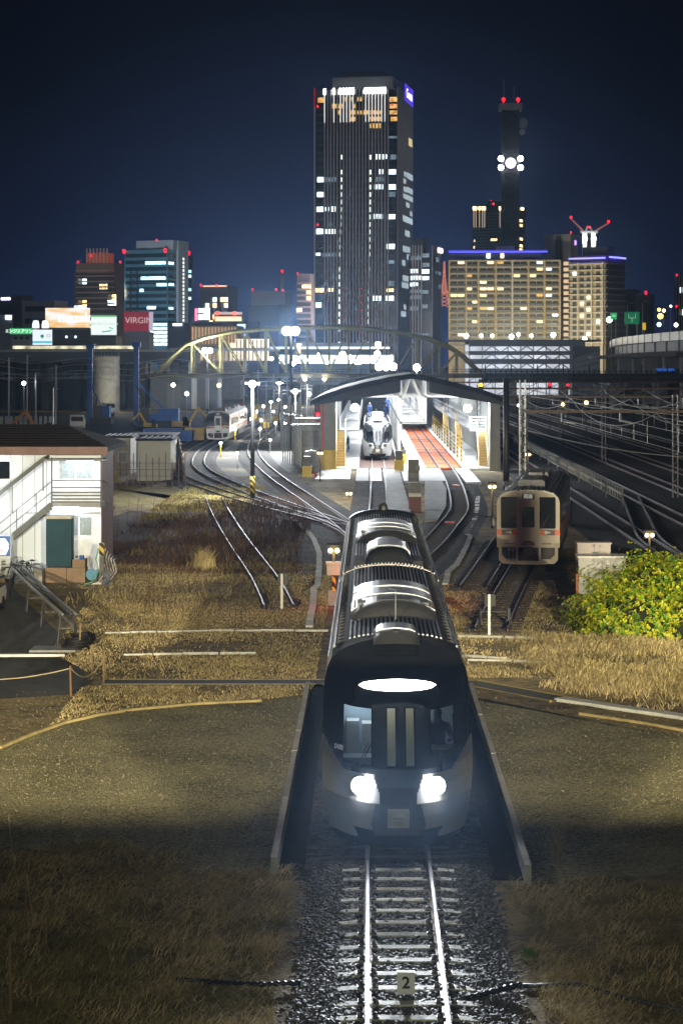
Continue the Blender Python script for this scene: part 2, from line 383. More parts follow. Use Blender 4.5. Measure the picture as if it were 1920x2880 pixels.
# ---------------------------------------------------------------- tracks
clip_me = None
def smooth_pts(pts, n=8):
    pts = [Vector((p[0], p[1], 0)) for p in pts]; out = []
    for i in range(len(pts)-1):
        p0, p1, p2, p3 = pts[max(i-1,0)], pts[i], pts[i+1], pts[min(i+2,len(pts)-1)]
        for k in range(n):
            t = k/n; out.append(.5*((2*p1)+(p2-p0)*t+(2*p0-5*p1+4*p2-p3)*t*t+(3*p1-p0-3*p2+p3)*t**3))
    out.append(pts[-1]); return out
def track(label, pts, group=None, sleepers=True, step=.75, bed=True, mats=None, smooth=True, gauge=1.067, smat=None, zs=-.155, old=False, first=None):
    pts = smooth_pts(pts) if smooth and len(pts) > 2 else [Vector((p[0], p[1], 0)) for p in pts]
    c = pts[0]; t = T('railway_track', label, 'railway track', (c.x, c.y, -.25), 0, group)
    nr = []
    for i, p in enumerate(pts):
        d = (pts[min(i+1, len(pts)-1)]-pts[max(i-1, 0)]).normalized(); nr.append(Vector((d.y, -d.x, 0)))
    for s in (-1, 1):
        mb = MB(); rows = []; rows2 = []
        for p, n in zip(pts, nr):
            q = p+n*s*(gauge/2+.032); a, b = q-n*.032, q+n*.032; fa, fb = q-n*.06, q+n*.06; wa, wb = q-n*.011, q+n*.011
            rows.append([(a.x,a.y,-.035),(a.x,a.y,-.002),(a.x*.9+b.x*.1,a.y*.9+b.y*.1,.002),(a.x*.1+b.x*.9,a.y*.1+b.y*.9,.002),(b.x,b.y,-.002),(b.x,b.y,-.035)])
            rows2.append([(fa.x,fa.y,-.153),(fa.x,fa.y,-.14),(wa.x,wa.y,-.12),(wa.x,wa.y,-.036),(a.x,a.y,-.036),(b.x,b.y,-.036),(wb.x,wb.y,-.036),(wb.x,wb.y,-.12),(fb.x,fb.y,-.14),(fb.x,fb.y,-.153)])
        mb.grid(rows, 0); mb.grid(rows2, 1)
        part(t, 'rail', mb, [m_rail if old else m_rail_top, m_rail], world=True)
    if bed:
        mb = MB(); rows = []
        for i, (p, n) in enumerate(zip(pts, nr)):
            L = []
            for o, z in ((-1.9,-.26),(-1.35,-.185),(0,-.18),(1.35,-.185),(1.9,-.26)):
                q = p+n*o; L.append((q.x, q.y, z))
            rows.append(L)
        mb.grid(rows); part(t, 'ballast_bed', mb, m_ballast2, world=True)
    if sleepers:
        if smat is None: smat = m_sleeper
        mb = MB(); mb.box(-1.0,1.0,-.11,.11,-.12,0); sm_ = mb.mesh('sleeper', smat)
        acc = 0; nxt = 0; cnt = 0
        for a, b in zip(pts, pts[1:]):
            L = (b-a).length
            while nxt <= acc+L and cnt < 100:
                q = a.lerp(b, (nxt-acc)/L); d = (b-a).normalized()
                o = link('sleeper', sm_, t, (q.x-c.x, q.y-c.y, zs+.25), math.atan2(d.y, d.x)-PI/2); nxt += step; cnt += 1
            acc += L
    return t

# near track with fastenings in view
near = track('straight near track on pale concrete sleepers running under the dark train', [(.5335,24),(.5335,39.2)], step=99, sleepers=False, bed=False)
mbS = MB(); mbS.prism_y([(-1.02,-.15),(1.02,-.15),(1.02,-.02),(.72,0),(-.72,0),(-1.02,-.02)], -.10, .10)
sl_me = mbS.mesh('sleeper', m_sleeper)
m_clip = M('fastening_steel', (.2,.19,.18), .4, .8, v=.3, s=20)
mbC = MB()
for s in (1,):
    for k in (1,):
        cx = .0
        mbC.box(cx-.045, cx+.045, -.05, .05, .0, .025); mbC.tube([(cx,-.04,.03),(cx-k*.05,-.04,.05),(cx-k*.06,.04,.05),(cx,.04,.03)], .012, 5); mbC.ball((cx+k*.012,0,.03), .03, 6, 4)
cl_me = mbC.mesh('rail_clip', m_clip)
y = 28.9; k = 0
wdy = [29.55,30.22,30.92,31.68,32.42,33.16,33.90,34.66,35.40,36.16,36.90,37.64,38.4,39.1]
for y in wdy:
    o = link('sleeper', sl_me, near, (0+R.uniform(-.02,.02), y-24, .10), R.uniform(-.012,.012)); [link('rail_clip', cl_me, o, (s*.5655+k*.11,0,0), 0 if k > 0 else PI) for s in (-1,1) for k in (-1,1)]
track('track under the dark train and straight on into the shed', [(.5335,39.3),(.5335,100),(.55,130),(.72,170),(.79,188)], step=.8, smat=m_wsleeper)
track('pair of rails under the white train inside the shed', [(.8,188),(.8,330)], sleepers=False, bed=False)
track('pair of rails carried over the orange shed pit', [(6.75,188),(6.75,320)], sleepers=False, bed=False)
track('track curving right from behind the train into the shed bay with orange pits', [(.6,84),(1.0,92),(3.05,108),(4.6,123),(5.6,134),(6.15,147),(6.6,168),(6.75,188)], step=.75, smat=m_wsleeper)
track('left yard track sweeping from behind the train past the grey cabinets', [(.3,88),(-.1,104),(-1.5,123),(-7.5,173),(-11,208),(-13.0,238),(-14.0,270),(-14.4,340)], step=.9, smat=m_wsleeper)
track('left yard track crossing under the floodlight pole towards the white railcar', [(.2,88),(-.5,108),(-1.6,122),(-8.6,154),(-14.6,187),(-17.2,217),(-18.0,250),(-18.1,340)], step=.9, smat=m_wsleeper)
track('outermost left yard track bending beside the orange hoarding', [(-2.2,124),(-9.3,148),(-16.5,180),(-20.5,212),(-22.0,245),(-22.3,300)], step=.9, smat=m_wsleeper)
track('overgrown siding with two bare rails in the weeds left of the train', [(-10.6,146),(-9.4,134),(-6.95,112),(-4.6,92.5),(-3.44,81)], sleepers=False, bed=False)
track('rusty siding under the parked railcar ending at two stops', [(4.25,74),(4.9,80),(6.8,95.5),(9.3,116),(11.5,134),(13,150)], step=.8, smat=m_wsleeper, bed=False, old=True)
track('old dark track with red light on it beside the broken white trough', [(4.3,88),(5.6,99),(7.2,113)], step=.7, smat=m_wsleeper, bed=False, old=True)
for i, x in enumerate((14.4, 18.5, 22.6, 26.7, 31.0, 36.0)):
    track('%s main line track from the fence on the dark right side' % ORD[i], [(x, 80), (x, 300), (x-1.5, 520)], 'main line tracks', sleepers=False, smooth=False, bed=False)
track('dim siding converging on the main line behind the white cabinet', [(18.3,150),(16.2,128),(14.8,112),(14.6,98)], sleepers=False, bed=False)
# loose ballast stones of the near track: nobody could count them
def stones(n, smp, size, name, mat, label=None):
    base = np.array([(-1,-.8,-.5),(1,-.9,-.4),(.9,.8,-.5),(-.8,1,-.45),(-.7,-.6,.55),(.6,-.7,.6),(.75,.55,.5),(-.55,.7,.65)])
    fc = np.array([(0,3,2,1),(4,5,6,7),(0,1,5,4),(1,2,6,5),(2,3,7,6),(3,0,4,7)])
    P_ = smp(n); n = len(P_); s = size*np.exp(RN.normal(0,.35,n))[:,None,None]
    V = base[None]*(1+RN.normal(0,.22,(n,8,3)))*s*np.array([1.,.85,.7])
    a = RN.uniform(0,2*PI,n); b = RN.uniform(-.7,.7,n)
    ca, sa, cb, sb = np.cos(a)[:,None], np.sin(a)[:,None], np.cos(b)[:,None], np.sin(b)[:,None]
    x, y, z = V[...,0], V[...,1], V[...,2]; x, z = x*cb-z*sb, x*sb+z*cb; x, y = x*ca-y*sa, x*sa+y*ca
    V = np.stack([x,y,z],-1)+P_[:,None,:]
    Fc = (fc[None]+8*np.arange(n)[:,None,None]).reshape(-1,4)
    return tag(link(name, npmesh(name, V.reshape(-1,3), Fc, mat)), kind='stuff')
def smp_ballast(n):
    x = RN.uniform(-1.75,2.9,n); yy = RN.uniform(27.5,39.6,n)
    d = np.abs(x-.5335); keep = (RN.uniform(0,1,n) < np.clip((2.15-d)/.55,0.08,1))
    x, yy, d = x[keep], yy[keep], d[keep]
    z = -.195-np.clip((d-1.15)*.13,0,.2)+RN.normal(0,.012,len(x)); return np.stack([x,yy,z],-1)
m_stone = M('ballast_stone', (.115,.112,.11), .7, v=.6, s=9, spec=.4)
stones(46000, smp_ballast, .026, 'ballast', m_stone)
mb = MB(); rows = []
for yy in np.linspace(26, 39.4, 40):
    rows.append([(.5335+o, yy, z+.01*math.sin(yy*3+o*7)) for o, z in ((-2.3,-.29),(-1.9,-.27),(-1.3,-.235),(-.6,-.225),(0,-.225),(.6,-.225),(1.3,-.235),(1.9,-.27),(2.3,-.29))])
mb.grid(rows); struct('ballast_bed', mb, m_ballast)
def smp_gravel(n):
    x = RN.uniform(-10,10.5,n); yy = RN.uniform(40,61,n); k = (np.abs(x-.55) > 2.45); return np.stack([x[k],yy[k],np.full(k.sum(),-.235)],-1)
stones(15000, smp_gravel, .013, 'gravel', M('gravel_stone', (.2,.165,.10), .9, v=.6, s=5))
# ---------------------------------------------------------------- express train
m_tw = M('train_white', (.52,.52,.51), .3, v=.05, coat=.4)
m_tb = M('train_black_gloss', (.035,.038,.042), .14, v=.1, coat=.6)
m_troof = M('brushed_roof_metal', (.17,.185,.22), .34, 1., v=.2, s=3)
m_trib = M('ribbed_roof_metal', (.20,.21,.25), .30, .9, v=.25, s=2)
m_tdark = M('dark_roof_paint', (.022,.023,.026), .7, v=.2, s=3, spec=.2)
m_hood = M('grey_hood', (.075,.075,.08), .42, .1, v=.12, s=2)
m_side = M('train_side', (.40,.36,.35), .28, .5, v=.1)
def glass_mat(name, tint, mixv):
    mt = bpy.data.materials.new(name); mt.use_nodes = True
    n = mt.node_tree.nodes; l = mt.node_tree.links; out = n['Material Output']; b = n['Principled BSDF']
    b.inputs['Base Color'].default_value = (.01,.012,.014,1); b.inputs['Roughness'].default_value = .04
    tr = n.new('ShaderNodeBsdfTransparent'); tr.inputs[0].default_value = (*tint, 1)
    fr = n.new('ShaderNodeFresnel'); fr.inputs[0].default_value = 1.5
    gl = n.new('ShaderNodeBsdfGlossy'); gl.inputs['Roughness'].default_value = .03
    mx = n.new('ShaderNodeMixShader'); l.new(fr.outputs[0], mx.inputs[0]); l.new(tr.outputs[0], mx.inputs[1]); l.new(gl.outputs[0], mx.inputs[2])
    l.new(mx.outputs[0], out.inputs[0]); return mt
m_glass = glass_mat('tinted_glass', (.62,.68,.72), .1)
PROF = [(1.30,.22),(1.35,.45),(1.385,.7),(1.42,.95),(1.445,1.3),(1.455,1.7),(1.455,2.2),(1.44,2.6),(1.415,2.9),(1.37,3.1),(1.29,3.27),(1.15,3.40),(.95,3.48),(.7,3.54),(.35,3.585),(.0,3.6)]
def gz(z):
    return float(np.interp(z, [.2,.5,.75,1.0,1.3,1.6,1.8,2.4,3.0,3.25,3.4,3.5,3.6], [.55,.30,.12,.0,.02,.16,.34,.85,1.42,1.78,2.25,2.9,3.9]))
def Yf(x, z): return gz(z)+1.75*(abs(x)/1.45)**2.7
def hw(z): return float(np.interp(z, [p[1] for p in PROF], [p[0] for p in PROF]))
def roofz(x): return float(np.interp(abs(x), [p[0] for p in PROF[::-1][:8]], [p[1] for p in PROF[::-1][:8]]))
WINS = [(-1.02,-.50,1.66,2.58), (-.19,-.04,1.66,2.60), (.15,.31,1.66,2.60), (.62,1.06,1.84,2.55)]
def cowl(mb, y0, y1, w, h, f0=.8, f1=.35, mi=0, n=14, rise=.05):
    rows = []
    for y, hh in ((y0,0),(y0+f0*.25,h*.45),(y0+f0*.6,h*.85),(y0+f0,h),(y1-f1,h),(y1-f1*.4,h*.8),(y1,0)):
        L = [(-w/2, y, roofz(w/2)-.03)]
        for k in range(n+1):
            x = -w/2+w*k/n; e = (1-min(1, abs(x)/(w/2))**6*.55); L.append((x, y, roofz(x)+hh*e+rise*(hh > 0)*(1-(2*x/w)**2)))
        L.append((w/2, y, roofz(w/2)-.03)); rows.append(L)
    mb.grid(rows, mi); return mb
def arc(mb, y0, y1, w, dz, h, mi=0, n=12, base=0., rise=.05):
    "curved plate following the top of a cowl"
    rows = []
    for y, z in ((y0,base),(y0,dz),(y1,dz),(y1,base)):
        rows.append([(-w/2+w*k/n, y, roofz(-w/2+w*k/n)+h*(1-min(1, abs(-1+2*k/n))**6*.3)+rise*(1-(-1+2*k/n)**2)+z) for k in range(n+1)])
    mb.grid(rows, mi); return mb
def car(t, y0, y1, nose):
    # body
    mb = MB(); ring = [(-x, z) for x, z in PROF]+[(x, z) for x, z in PROF[::-1][1:]]
    ys = [lambda x, z: Yf(x, z)] if nose else [lambda x, z: y0]
    rows = []
    st = [None]+list(np.linspace(y0+(6.2 if nose else 1), y1, 5))
    for s in st:
        rows.append([(x, (Yf(x, z)+y0 if nose else y0) if s is None else s, z) for x, z in ring])
    mb.grid([r[::-1] for r in rows], 0)
    nr_ = len(ring)-1; rr_ = ring[::-1]
    mb.mi = [1 if min(rr_[i % nr_][1], rr_[i % nr_+1][1]) > 3.25 else 0 for i in range(len(mb.f))]
    e = rows[-1]; mb.add(e, [tuple(range(len(e)))[::-1]], 0)
    if not nose: e = rows[0]; mb.add(e, [tuple(range(len(e)))], 0)
    part(t, 'car_body', mb, [m_side, m_tdark], True)
    if nose:
        zs = sorted(set([p[1] for p in PROF]+list(np.arange(.25, 3.42, .03))+[1.66,2.58,1.52,2.55,1.84]))
        nx = 116; white = MB(); black = MB()
        for zi in range(len(zs)-1):
            za, zb = zs[zi], zs[zi+1]; zc = (za+zb)/2
            for k in range(nx):
                sa, sb = -1+2*k/nx, -1+2*(k+1)/nx; xc = (sa+sb)/2*hw(zc)
                if any(a < xc < b and c < zc < d for a, b, c, d in WINS): continue
                q = [(s*hw(z), Yf(s*hw(z), z)+y0, z) for s, z in ((sa,za),(sb,za),(sb,zb),(sa,zb))]
                zl = 1.50+max(0, (abs(xc)-1.0))*1.0; mid = abs(xc) < .34+max(0, zc-1.15)*.35
                (black if (zc > zl or mid) else white).add(q, [(0,1,2,3)])
        part(t, 'nose_cone', white, m_tw, True); part(t, 'front_mask', black, m_tb, True)
        for a, b, c, d in WINS:
            mb = MB(); rows = []
            for z in np.linspace(c-.03, d+.03, 8): rows.append([(x, Yf(x, z)+y0-.006, z) for x in np.linspace(a-.03, b+.03, 8)])
            mb.grid(rows); part(t, 'front_window', mb, m_glass, True)
    # roof: ribbed panel, walkways, edge rails
    yr = y0+(4.4 if nose else .15); mb = MB()
    for k in range(21):
        x = -.93+1.86*k/20; mb.prism_y([(x-.028, roofz(x)-.02),(x-.018, roofz(x)+.03),(x+.018, roofz(x)+.03),(x+.028, roofz(x)-.02)], yr, y1-.1)
    part(t, 'ribbed_roof_panel', mb, m_trib)
    mb = MB()
    for s in (-1, 1):
        rows = []
        for y in np.linspace(yr-(.3 if nose else 0), y1-.05, 2):
            L = [(s*x, y, roofz(x)+.012) for x in (.98,1.08,1.16,1.21)]
            rows.append(L if s < 0 else L[::-1])
        mb.grid(rows)
        for k in range(26): 
            y = yr+(y1-yr-.3)*k/26; mb.box(s*1.0, s*1.2, y, y+.03, roofz(1.1)-.03, roofz(1.1)+.035)
    part(t, 'roof_walkway', mb, m_tdark)
    mb = MB()
    for s in (-1, 1):
        mb.tube([(s*1.25, yr, roofz(1.25)+.02),(s*1.25, y1-.05, roofz(1.25)+.02)], .03, 6); mb.tube([(s*1.37, yr, 3.14),(s*1.37, y1-.05, 3.14)], .022, 6)
    part(t, 'gutter_rail', mb, m_troof)
    me = None; n = 0
    for s in (-1, 1):
        for k in range(7):
            yy = y0+(6.5 if nose else 2.2)+k*(y1-y0-(7.5 if nose else 4))/7
            mb = MB(); mb.box(s*1.452, s*1.462, yy, yy+1.4, 1.75, 2.5)
            part(t, 'side_window', mb, m_dglass)
    mb = MB(); mb.box(-1.2, 1.2, y0+(2.4 if nose else .3), y1-.2, .14, .6); part(t, 'underframe', mb, m_black)
def ac_unit(t, y0, L, w, h):
    mb = MB(); cowl(mb, y0, y0+1.5, w, h, 1.45, .02); o = part(t, 'air_conditioner', mb, m_hood, True)
    mb = MB(); arc(mb, y0+1.45, y0+3.0, w*.985, .0, h, 0, base=-.35); part(o, 'vent_panel', mb, m_troof)
    mb = MB()
    for k in range(22):
        x = -.36+.72*k/21; mb.box(x-.010, x+.010, y0+1.65, y0+2.5, roofz(x)+h, roofz(x)+h+.062)
    for s in (-1, 1): mb.box(s*.5, s*.80, y0+1.7, y0+2.35, roofz(.7)+h-.1, roofz(.65)+h+.028)
    part(o, 'vent_grille', mb, m_black)
    mb = MB(); arc(mb, y0+3.0, y0+4.4, w*.96, .02, h, 0, base=-.35); part(o, 'cover_plate', mb, m_troof)
    mb = MB(); arc(mb, y0+4.75, y0+L, w*.95, .02, h, 0, base=-.35); part(o, 'cover_plate', mb, m_troof)
    for x in (-.35*w/1.9, .28*w/1.9):
        for a in (y0+3.0, y0+4.75): pass
    mb = MB()
    for s in (-1, 1):
        for i in range(6):
            for j in range(2): mb.box(s*(w/2-.02-.06*j), s*(w/2-.05-.06*j), y0+1.6+i*.22, y0+1.72+i*.22, roofz(w/2)+.05+.1*j, roofz(w/2)+h*.72+.06*j)
    part(o, 'side_louvre', mb, m_black)
def express(label, loc, lit):
    t = T('express_train', label, 'train', loc)
    car(t, 0, 19.2, True); car(t, 19.55, 41.0, False)
    mb = MB(); mb.prism_y([(x*.96, z*.985) for x, z in ([(-a, b) for a, b in PROF[2:]]+[(a, b) for a, b in PROF[::-1][1:-2]])], 19.15, 19.6); part(t, 'gangway_bellows', mb, m_rubber)
    # front small hood, lamp bar, headlights
    mb = MB(); cowl(mb, 2.75, 4.9, .92, .10, 1.4, .05, rise=.03); o = part(t, 'front_hood', mb, m_hood, True)
    mb = MB(); arc(mb, 4.1, 5.0, .80, .02, .11, rise=.03, base=-.12); part(o, 'cover_plate', mb, m_troof)
    mb = MB(); mb.ball((0, 3.75, 3.70), .13, 10, 6, sz=.6); part(o, 'roof_aerial', mb, m_black, True)
    mb = MB(); mb.tube([(.03,6.7,3.6),(.03,6.7,4.25),(-.12,6.65,4.28)], .012, 6); part(t, 'whistle_pipe', mb, m_steel)
    mb = MB(); rows = []
    for z, in ((-1,),(-.6,),(0,),(.6,),(1,)):
        L = []
        for k in range(17):
            u = -1+2*k/16; hh = .095*(1-u*u)**.5 if abs(u) < 1 else 0; x = u*.74; zz = 2.985+z*hh-.03*u*u; L.append((x, Yf(x, zz)-.03+.018*abs(z), zz))
        rows.append(L)
    mb.grid(rows); part(t, 'lamp_bar', mb, e_bar, True)
    for s in (-1, 1):
        x = s*.705; yy = Yf(x, 1.30)
        mb = MB(); mb.tube([(x, yy+.1, 1.30),(x, yy-.03, 1.30)], [.18,.175], 16); hl = part(t, 'headlight', mb, m_steel, True)
        mb = MB(); mb.ball((x, yy-.06, 1.30), .165, 16, 10); part(hl, 'lamp_lens', mb, e_head, True)
    mb = MB(); mb.prism_y([(-.42,.42),(.42,.42),(.5,.62),(.42,1.0),(-.42,1.0),(-.5,.62)], -.02, .3); cp = part(t, 'coupler_cover', mb, m_tb)
    mb = MB()
    mb.box(-.15,.15,-.22,.1,.66,.91).box(-.2,.2,-.26,-.2,.62,.66).box(-.2,.2,-.26,-.2,.91,.95).box(-.2,-.16,-.26,-.2,.66,.91).box(.16,.2,-.26,-.2,.66,.91).tube([(-.1,-.24,.75),(.1,-.24,.75)], .04, 8)
    part(t, 'coupler', mb, m_steel)
    mb = MB(); rows = []
    for z in (.1, .25, .45): rows.append([(xx, gz(z)+1.55*(abs(xx)/1.3)**2.5-.12+.1*(.45-z), z) for xx in np.linspace(-1.22, 1.22, 20)])
    mb.grid(rows); part(t, 'snow_plough', mb, m_tdark, True)
    for a, b, c, d in ((-.72,1.60,-.50,2.02), (.80,1.70,.66,2.15)):
        mb = MB(); mb.bar((a, Yf(a, b)-.03, b), (c, Yf(c, d)-.04, d), .018); mb.bar((a-.05, Yf(a-.05, b)-.03, b), (c-.05, Yf(c-.05, d)-.04, d), .012); part(t, 'wiper', mb, m_black)
    lt = text('D102', .125, E('number_glow', (.9,.9,.9), .25), t, (-1.115, Yf(-1.07,1.88)-.07, 1.86), 'fleet_number', ext=.002); lt.rotation_euler.z = -.95; lt.rotation_euler.x = PI/2-.2  # the number glows faintly by itself, it is no lamp
    # cab interior
    cb = MB(); cb.box(-1.25, 1.25, 3.05, 3.1, 1.0, 3.15); bw = part(t, 'cab_bulkhead', cb, M('cab_grey_blue', (.42,.50,.56), .6, v=.1))
    cb = MB(); cb.box(-.22, .34, 3.0, 3.04, 1.0, 2.85); cb.box(.10,.13, 2.98,3.0,1.0,2.85,1); part(bw, 'cab_door', cb, [M('cab_yellow', (.62,.56,.38), .6, v=.05), m_grey])
    cb = MB(); cb.box(-.98,-.74, 2.6, 3.0, 1.3, 2.1).box(-.68,-.48, 2.6, 3.0, 1.3, 2.05); part(bw, 'equipment_cabinet', cb, m_white)
    cb = MB(); cb.box(-1.15, -.4, 1.3, 1.75, 1.35, 1.62).box(.4, 1.2, 1.6, 2.2, 1.35, 1.72); part(t, 'control_desk', cb, m_dgrey)
    cb = MB(); cb.box(-1.25,1.25,1.2,3.1,.95,1.0); part(t, 'cab_floor', cb, m_dgrey)
    # units on the roof
    ac_unit(t, 7.2, 6.0, 1.92, .15)
    mb = MB(); cowl(mb, 19.9, 21.2, 1.26, .34, .9, .02); o = part(t, 'air_conditioner', mb, m_tb, True)
    mb = MB(); arc(mb, 21.1, 23.4, 1.24, .02, .34, base=-.4); part(o, 'cover_plate', mb, m_troof)
    mb = MB(); arc(mb, 23.9, 24.7, .86, .05, .25, base=-.3); part(o, 'cover_plate', mb, m_troof)
    for s in (-1, 1):
        mb = MB(); mb.box(s*.68, s*.95, 19.9, 21.6, 3.4, 3.66); part(o, 'roof_box', mb, m_tdark)
    ac_unit(t, 27.4, 6.6, 1.95, .17)
    mb = MB(); rows = []
    for y, dz in ((40.2,.0),(40.25,.10),(40.8,.10),(40.95,.0)): rows.append([(-1.3+2.6*k/14, y, roofz(-1.3+2.6*k/14)+dz) for k in range(15)])
    mb.grid(rows); part(t, 'end_hoop', mb, m_troof, True)
    mb = MB(); mb.lathe((-.02,40.4,3.68), [(.17,0),(.17,.12),(.13,.22),(.05,.26),(.001,.27)], 12); part(t, 'roof_aerial', mb, m_black, True)
    return t
e_bar = E('lamp_bar_glow', (1,.98,.93), 22)
e_head = E('headlight_glow', (.95,.98,1), 60)
XC = .5335
tr1 = express('near dark express train with two blazing headlights and a white lamp bar', (XC, 39.3, 0), True)
tr2 = copy_tree(tr1); tr2.location = (.80, 207, 0); tr2['label'] = 'second express train standing white under the lamps inside the open shed'
for o in tr2.children_recursive:          # the shed train stands with its lamps switched off
    if o.name.split('.')[0] == 'lamp_bar': bpy.data.objects.remove(o); break
m_lens_off = M('dark_lens', (.05,.055,.06), .15)
for o in list(tr2.children_recursive):
    if o.name.split('.')[0] == 'lamp_lens':
        o.data = o.data.copy(); o.data.materials.clear(); o.data.materials.append(m_lens_off)
    if o.name.split('.')[0] == 'fleet_number': bpy.data.objects.remove(o)
for s in (-1, 1):
    light('SPOT', (XC+s*.705, 39.3+Yf(.705,1.3)-.3, 1.30), 190, (.93,.97,1), .12, tr1, spot=math.radians(62), blend=.9, target=(XC+s*.5, 29.5, -1.0))
    light('SPOT', (XC+s*.705, 39.3+Yf(.705,1.3)-.32, 1.30), 6500, (.86,.93,1), .14, tr1, spot=math.radians(44), blend=1, target=(XC+s*.7, 0, 3.5))
light('AREA', (XC, 40.42, 2.95), 14, (1,.98,.93), 1.4, tr1, sy=.12, target=(XC, 20, 1))
light('POINT', (XC-.72, 39.3+2.5, 2.75), 30, (.8,.92,1), .08, tr1)
light('POINT', (XC+.05, 39.3+2.7, 2.9), 13, (1,.82,.5), .08, tr1)
for s in (-1, 1): light('POINT', (XC+s*1.0, 82.0, .7), 70, (1,.03,.03), .12, tr1)

# ---------------------------------------------------------------- railcars
m_kw = M('railcar_white', (.42,.36,.27), .4, v=.06)
m_korange = M('railcar_orange', (.62,.09,.015), .4, v=.1)
m_kroof = M('railcar_roof', (.09,.09,.10), .45, .4, v=.3, s=2)
m_kside = M('railcar_side', (.17,.165,.16), .35, .5, v=.2)
m_sign = E('sign_glow', (1,.95,.8), .55)
def railcar(label, loc, rz, mw, blackface=False, ncar=1, sidem=None):
    t = T('railcar', label, 'train', loc, rz); W = 1.4; sidem = sidem or m_kside
    out = [(-W,.95),(-W,2.95),(-1.34,3.16),(-1.16,3.34),(-.8,3.46),(0,3.52),(.8,3.46),(1.16,3.34),(1.34,3.16),(W,2.95),(W,.95)]
    for c in range(ncar):
        a, b = c*18.6, c*18.6+18.2
        mb = MB(); mb.prism_y([(x*.995, z) for x, z in out], a+.12, b); part(t, 'car_body', mb, sidem)
        mb = MB()
        for k in range(13):
            x = -1.08+2.16*k/12; zz = float(np.interp(abs(x), [0,.8,1.16], [3.52,3.46,3.34])); mb.prism_y([(x-.05,zz-.03),(x-.03,zz+.035),(x+.03,zz+.035),(x+.05,zz-.03)], a+.3, b-.2)
        mb.prism_y([(x*1.005, z+.008) for x, z in out[2:9]], a+.2, b-.1, 0)
        part(t, 'ribbed_roof', mb, m_kroof)
        mb = MB(); mb.prism_y([(-.62,3.42),(-.62,3.72),(-.52,3.80),(.52,3.80),(.62,3.72),(.62,3.42)], a+3.2, a+7.4); ac = part(t, 'air_conditioner', mb, m_kroof)
        mb = MB(); 
        for k in range(2): mb.lathe((0, a+4.3+k*2, 3.80), [(.5,0),(.5,.03),(.1,.04),(.001,.05)], 12)
        part(ac, 'fan_grille', mb, m_dgrey)
        mb = MB(); mb.box(-.5,.5,a+11,a+15.5,3.42,3.74); part(t, 'roof_box', mb, m_kroof)
        mb = MB(); mb.box(-1.25,1.25,a+.9,b-.3,.2,.98); part(t, 'underframe', mb, m_black)
        for s in (-1, 1):
            for k in range(6):
                mb = MB(); mb.box(s*1.395, s*1.407, a+2.4+k*2.5, a+4.1+k*2.5, 1.85, 2.65); part(t, 'side_window', mb, m_dglass)
            mb = MB(); mb.box(s*1.396, s*1.404, a+.3, b-.1, 1.42, 1.60); part(t, 'orange_band', mb, m_korange)
    # front end as one panel with openings left for the windows
    mb = MB()
    mf = m_dglass if blackface else mw
    xs = [-W,-1.22,-.50,-.40,.40,.50,1.22,W]; 
    zt = lambda x: float(np.interp(abs(x), [0,.8,1.16,1.34,1.4], [3.50,3.44,3.32,3.14,2.95]))
    for a, b in zip(xs, xs[1:]):
        cells = [(.95, 1.78)]
        if (a, b) in ((-1.22,-.50), (.50,1.22)): cells += [(3.2, None)]
        elif (a, b) == (-.40,.40): cells += [(3.0, None)]
        else: cells += [(1.78, None)]
        for z0, z1 in cells:
            up = mf if z0 > 1.7 else mw
            v = [(a,.0,z0),(b,.0,z0),(b,.0,z1 or zt(b)),(a,.0,z1 or zt(a)),(a,.14,z0),(b,.14,z0),(b,.14,z1 or zt(b)),(a,.14,z1 or zt(a))]
            mb.add(v, [(0,1,2,3),(7,6,5,4),(0,4,5,1),(1,5,6,2),(2,6,7,3),(3,7,4,0)], 1 if z0 > 1.7 else 0)
    part(t, 'front_panel', mb, [mw, mf])
    for s in (-1, 1):
        mb = MB(); c = .07; a, b, d, e = .47, 1.25, 1.80, 3.24
        mb.prism_y([(s*(a+c),d),(s*(b-c),d),(s*b,d+c),(s*b,e-.14),(s*(b-.1),e-.02),(s*(a+c),e),(s*a,e-c),(s*a,d+c)], .02, .05); wn = part(t, 'windscreen', mb, m_dglass)
        mb = MB(); mb.bar((s*.62,-.02,1.86),(s*.9,-.02,2.35), .02); part(wn, 'wiper', mb, m_black)
        mb = MB(); mb.box(s*.52, s*1.40, -.012, .0, 1.50, 1.74); part(t, 'orange_band', mb, m_korange)
        mb = MB(); mb.box(s*.70, s*1.18, -.045, -.01, 1.51, 1.73); hl = part(t, 'headlight', mb, m_dgrey)
        mb = MB(); mb.tube([(s*.80,-.05,1.62),(s*.80,-.043,1.62)], .085, 12).tube([(s*.94,-.05,1.62),(s*.94,-.043,1.62)], .05, 10); part(hl, 'lamp_lens', mb, M('railcar_lens', (.6,.6,.55), .15, .6))
        mb = MB(); mb.box(s*.62, s*1.05, -.03, .0, 1.10, 1.13); part(t, 'hand_rail', mb, m_black)
        # skirt
        mb = MB(); mb.prism_y([(s*.46,.95),(s*.56,.95),(s*.56,.42),(s*.98,.42),(s*1.18,.62),(s*1.18,.95),(s*1.32,.95),(s*1.32,.40),(s*1.16,.22),(s*.46,.18)], .05, .2); part(t, 'skirt', mb, mw)
    # the gangway door leaf sits in the middle
    mb = MB(); mb.box(-.40,.40,.02,.10,1.0,3.0); mb.box(-.33,.33,-.015,.02,1.05,2.93); dr = part(t, 'gangway_door', mb, mw)
    mb = MB(); mb.prism_y([(-.25,1.85),(.25,1.85),(.28,1.90),(.28,2.70),(.23,2.75),(-.23,2.75),(-.28,2.70),(-.28,1.90)], -.024, -.012); part(dr, 'door_window', mb, m_dglass)
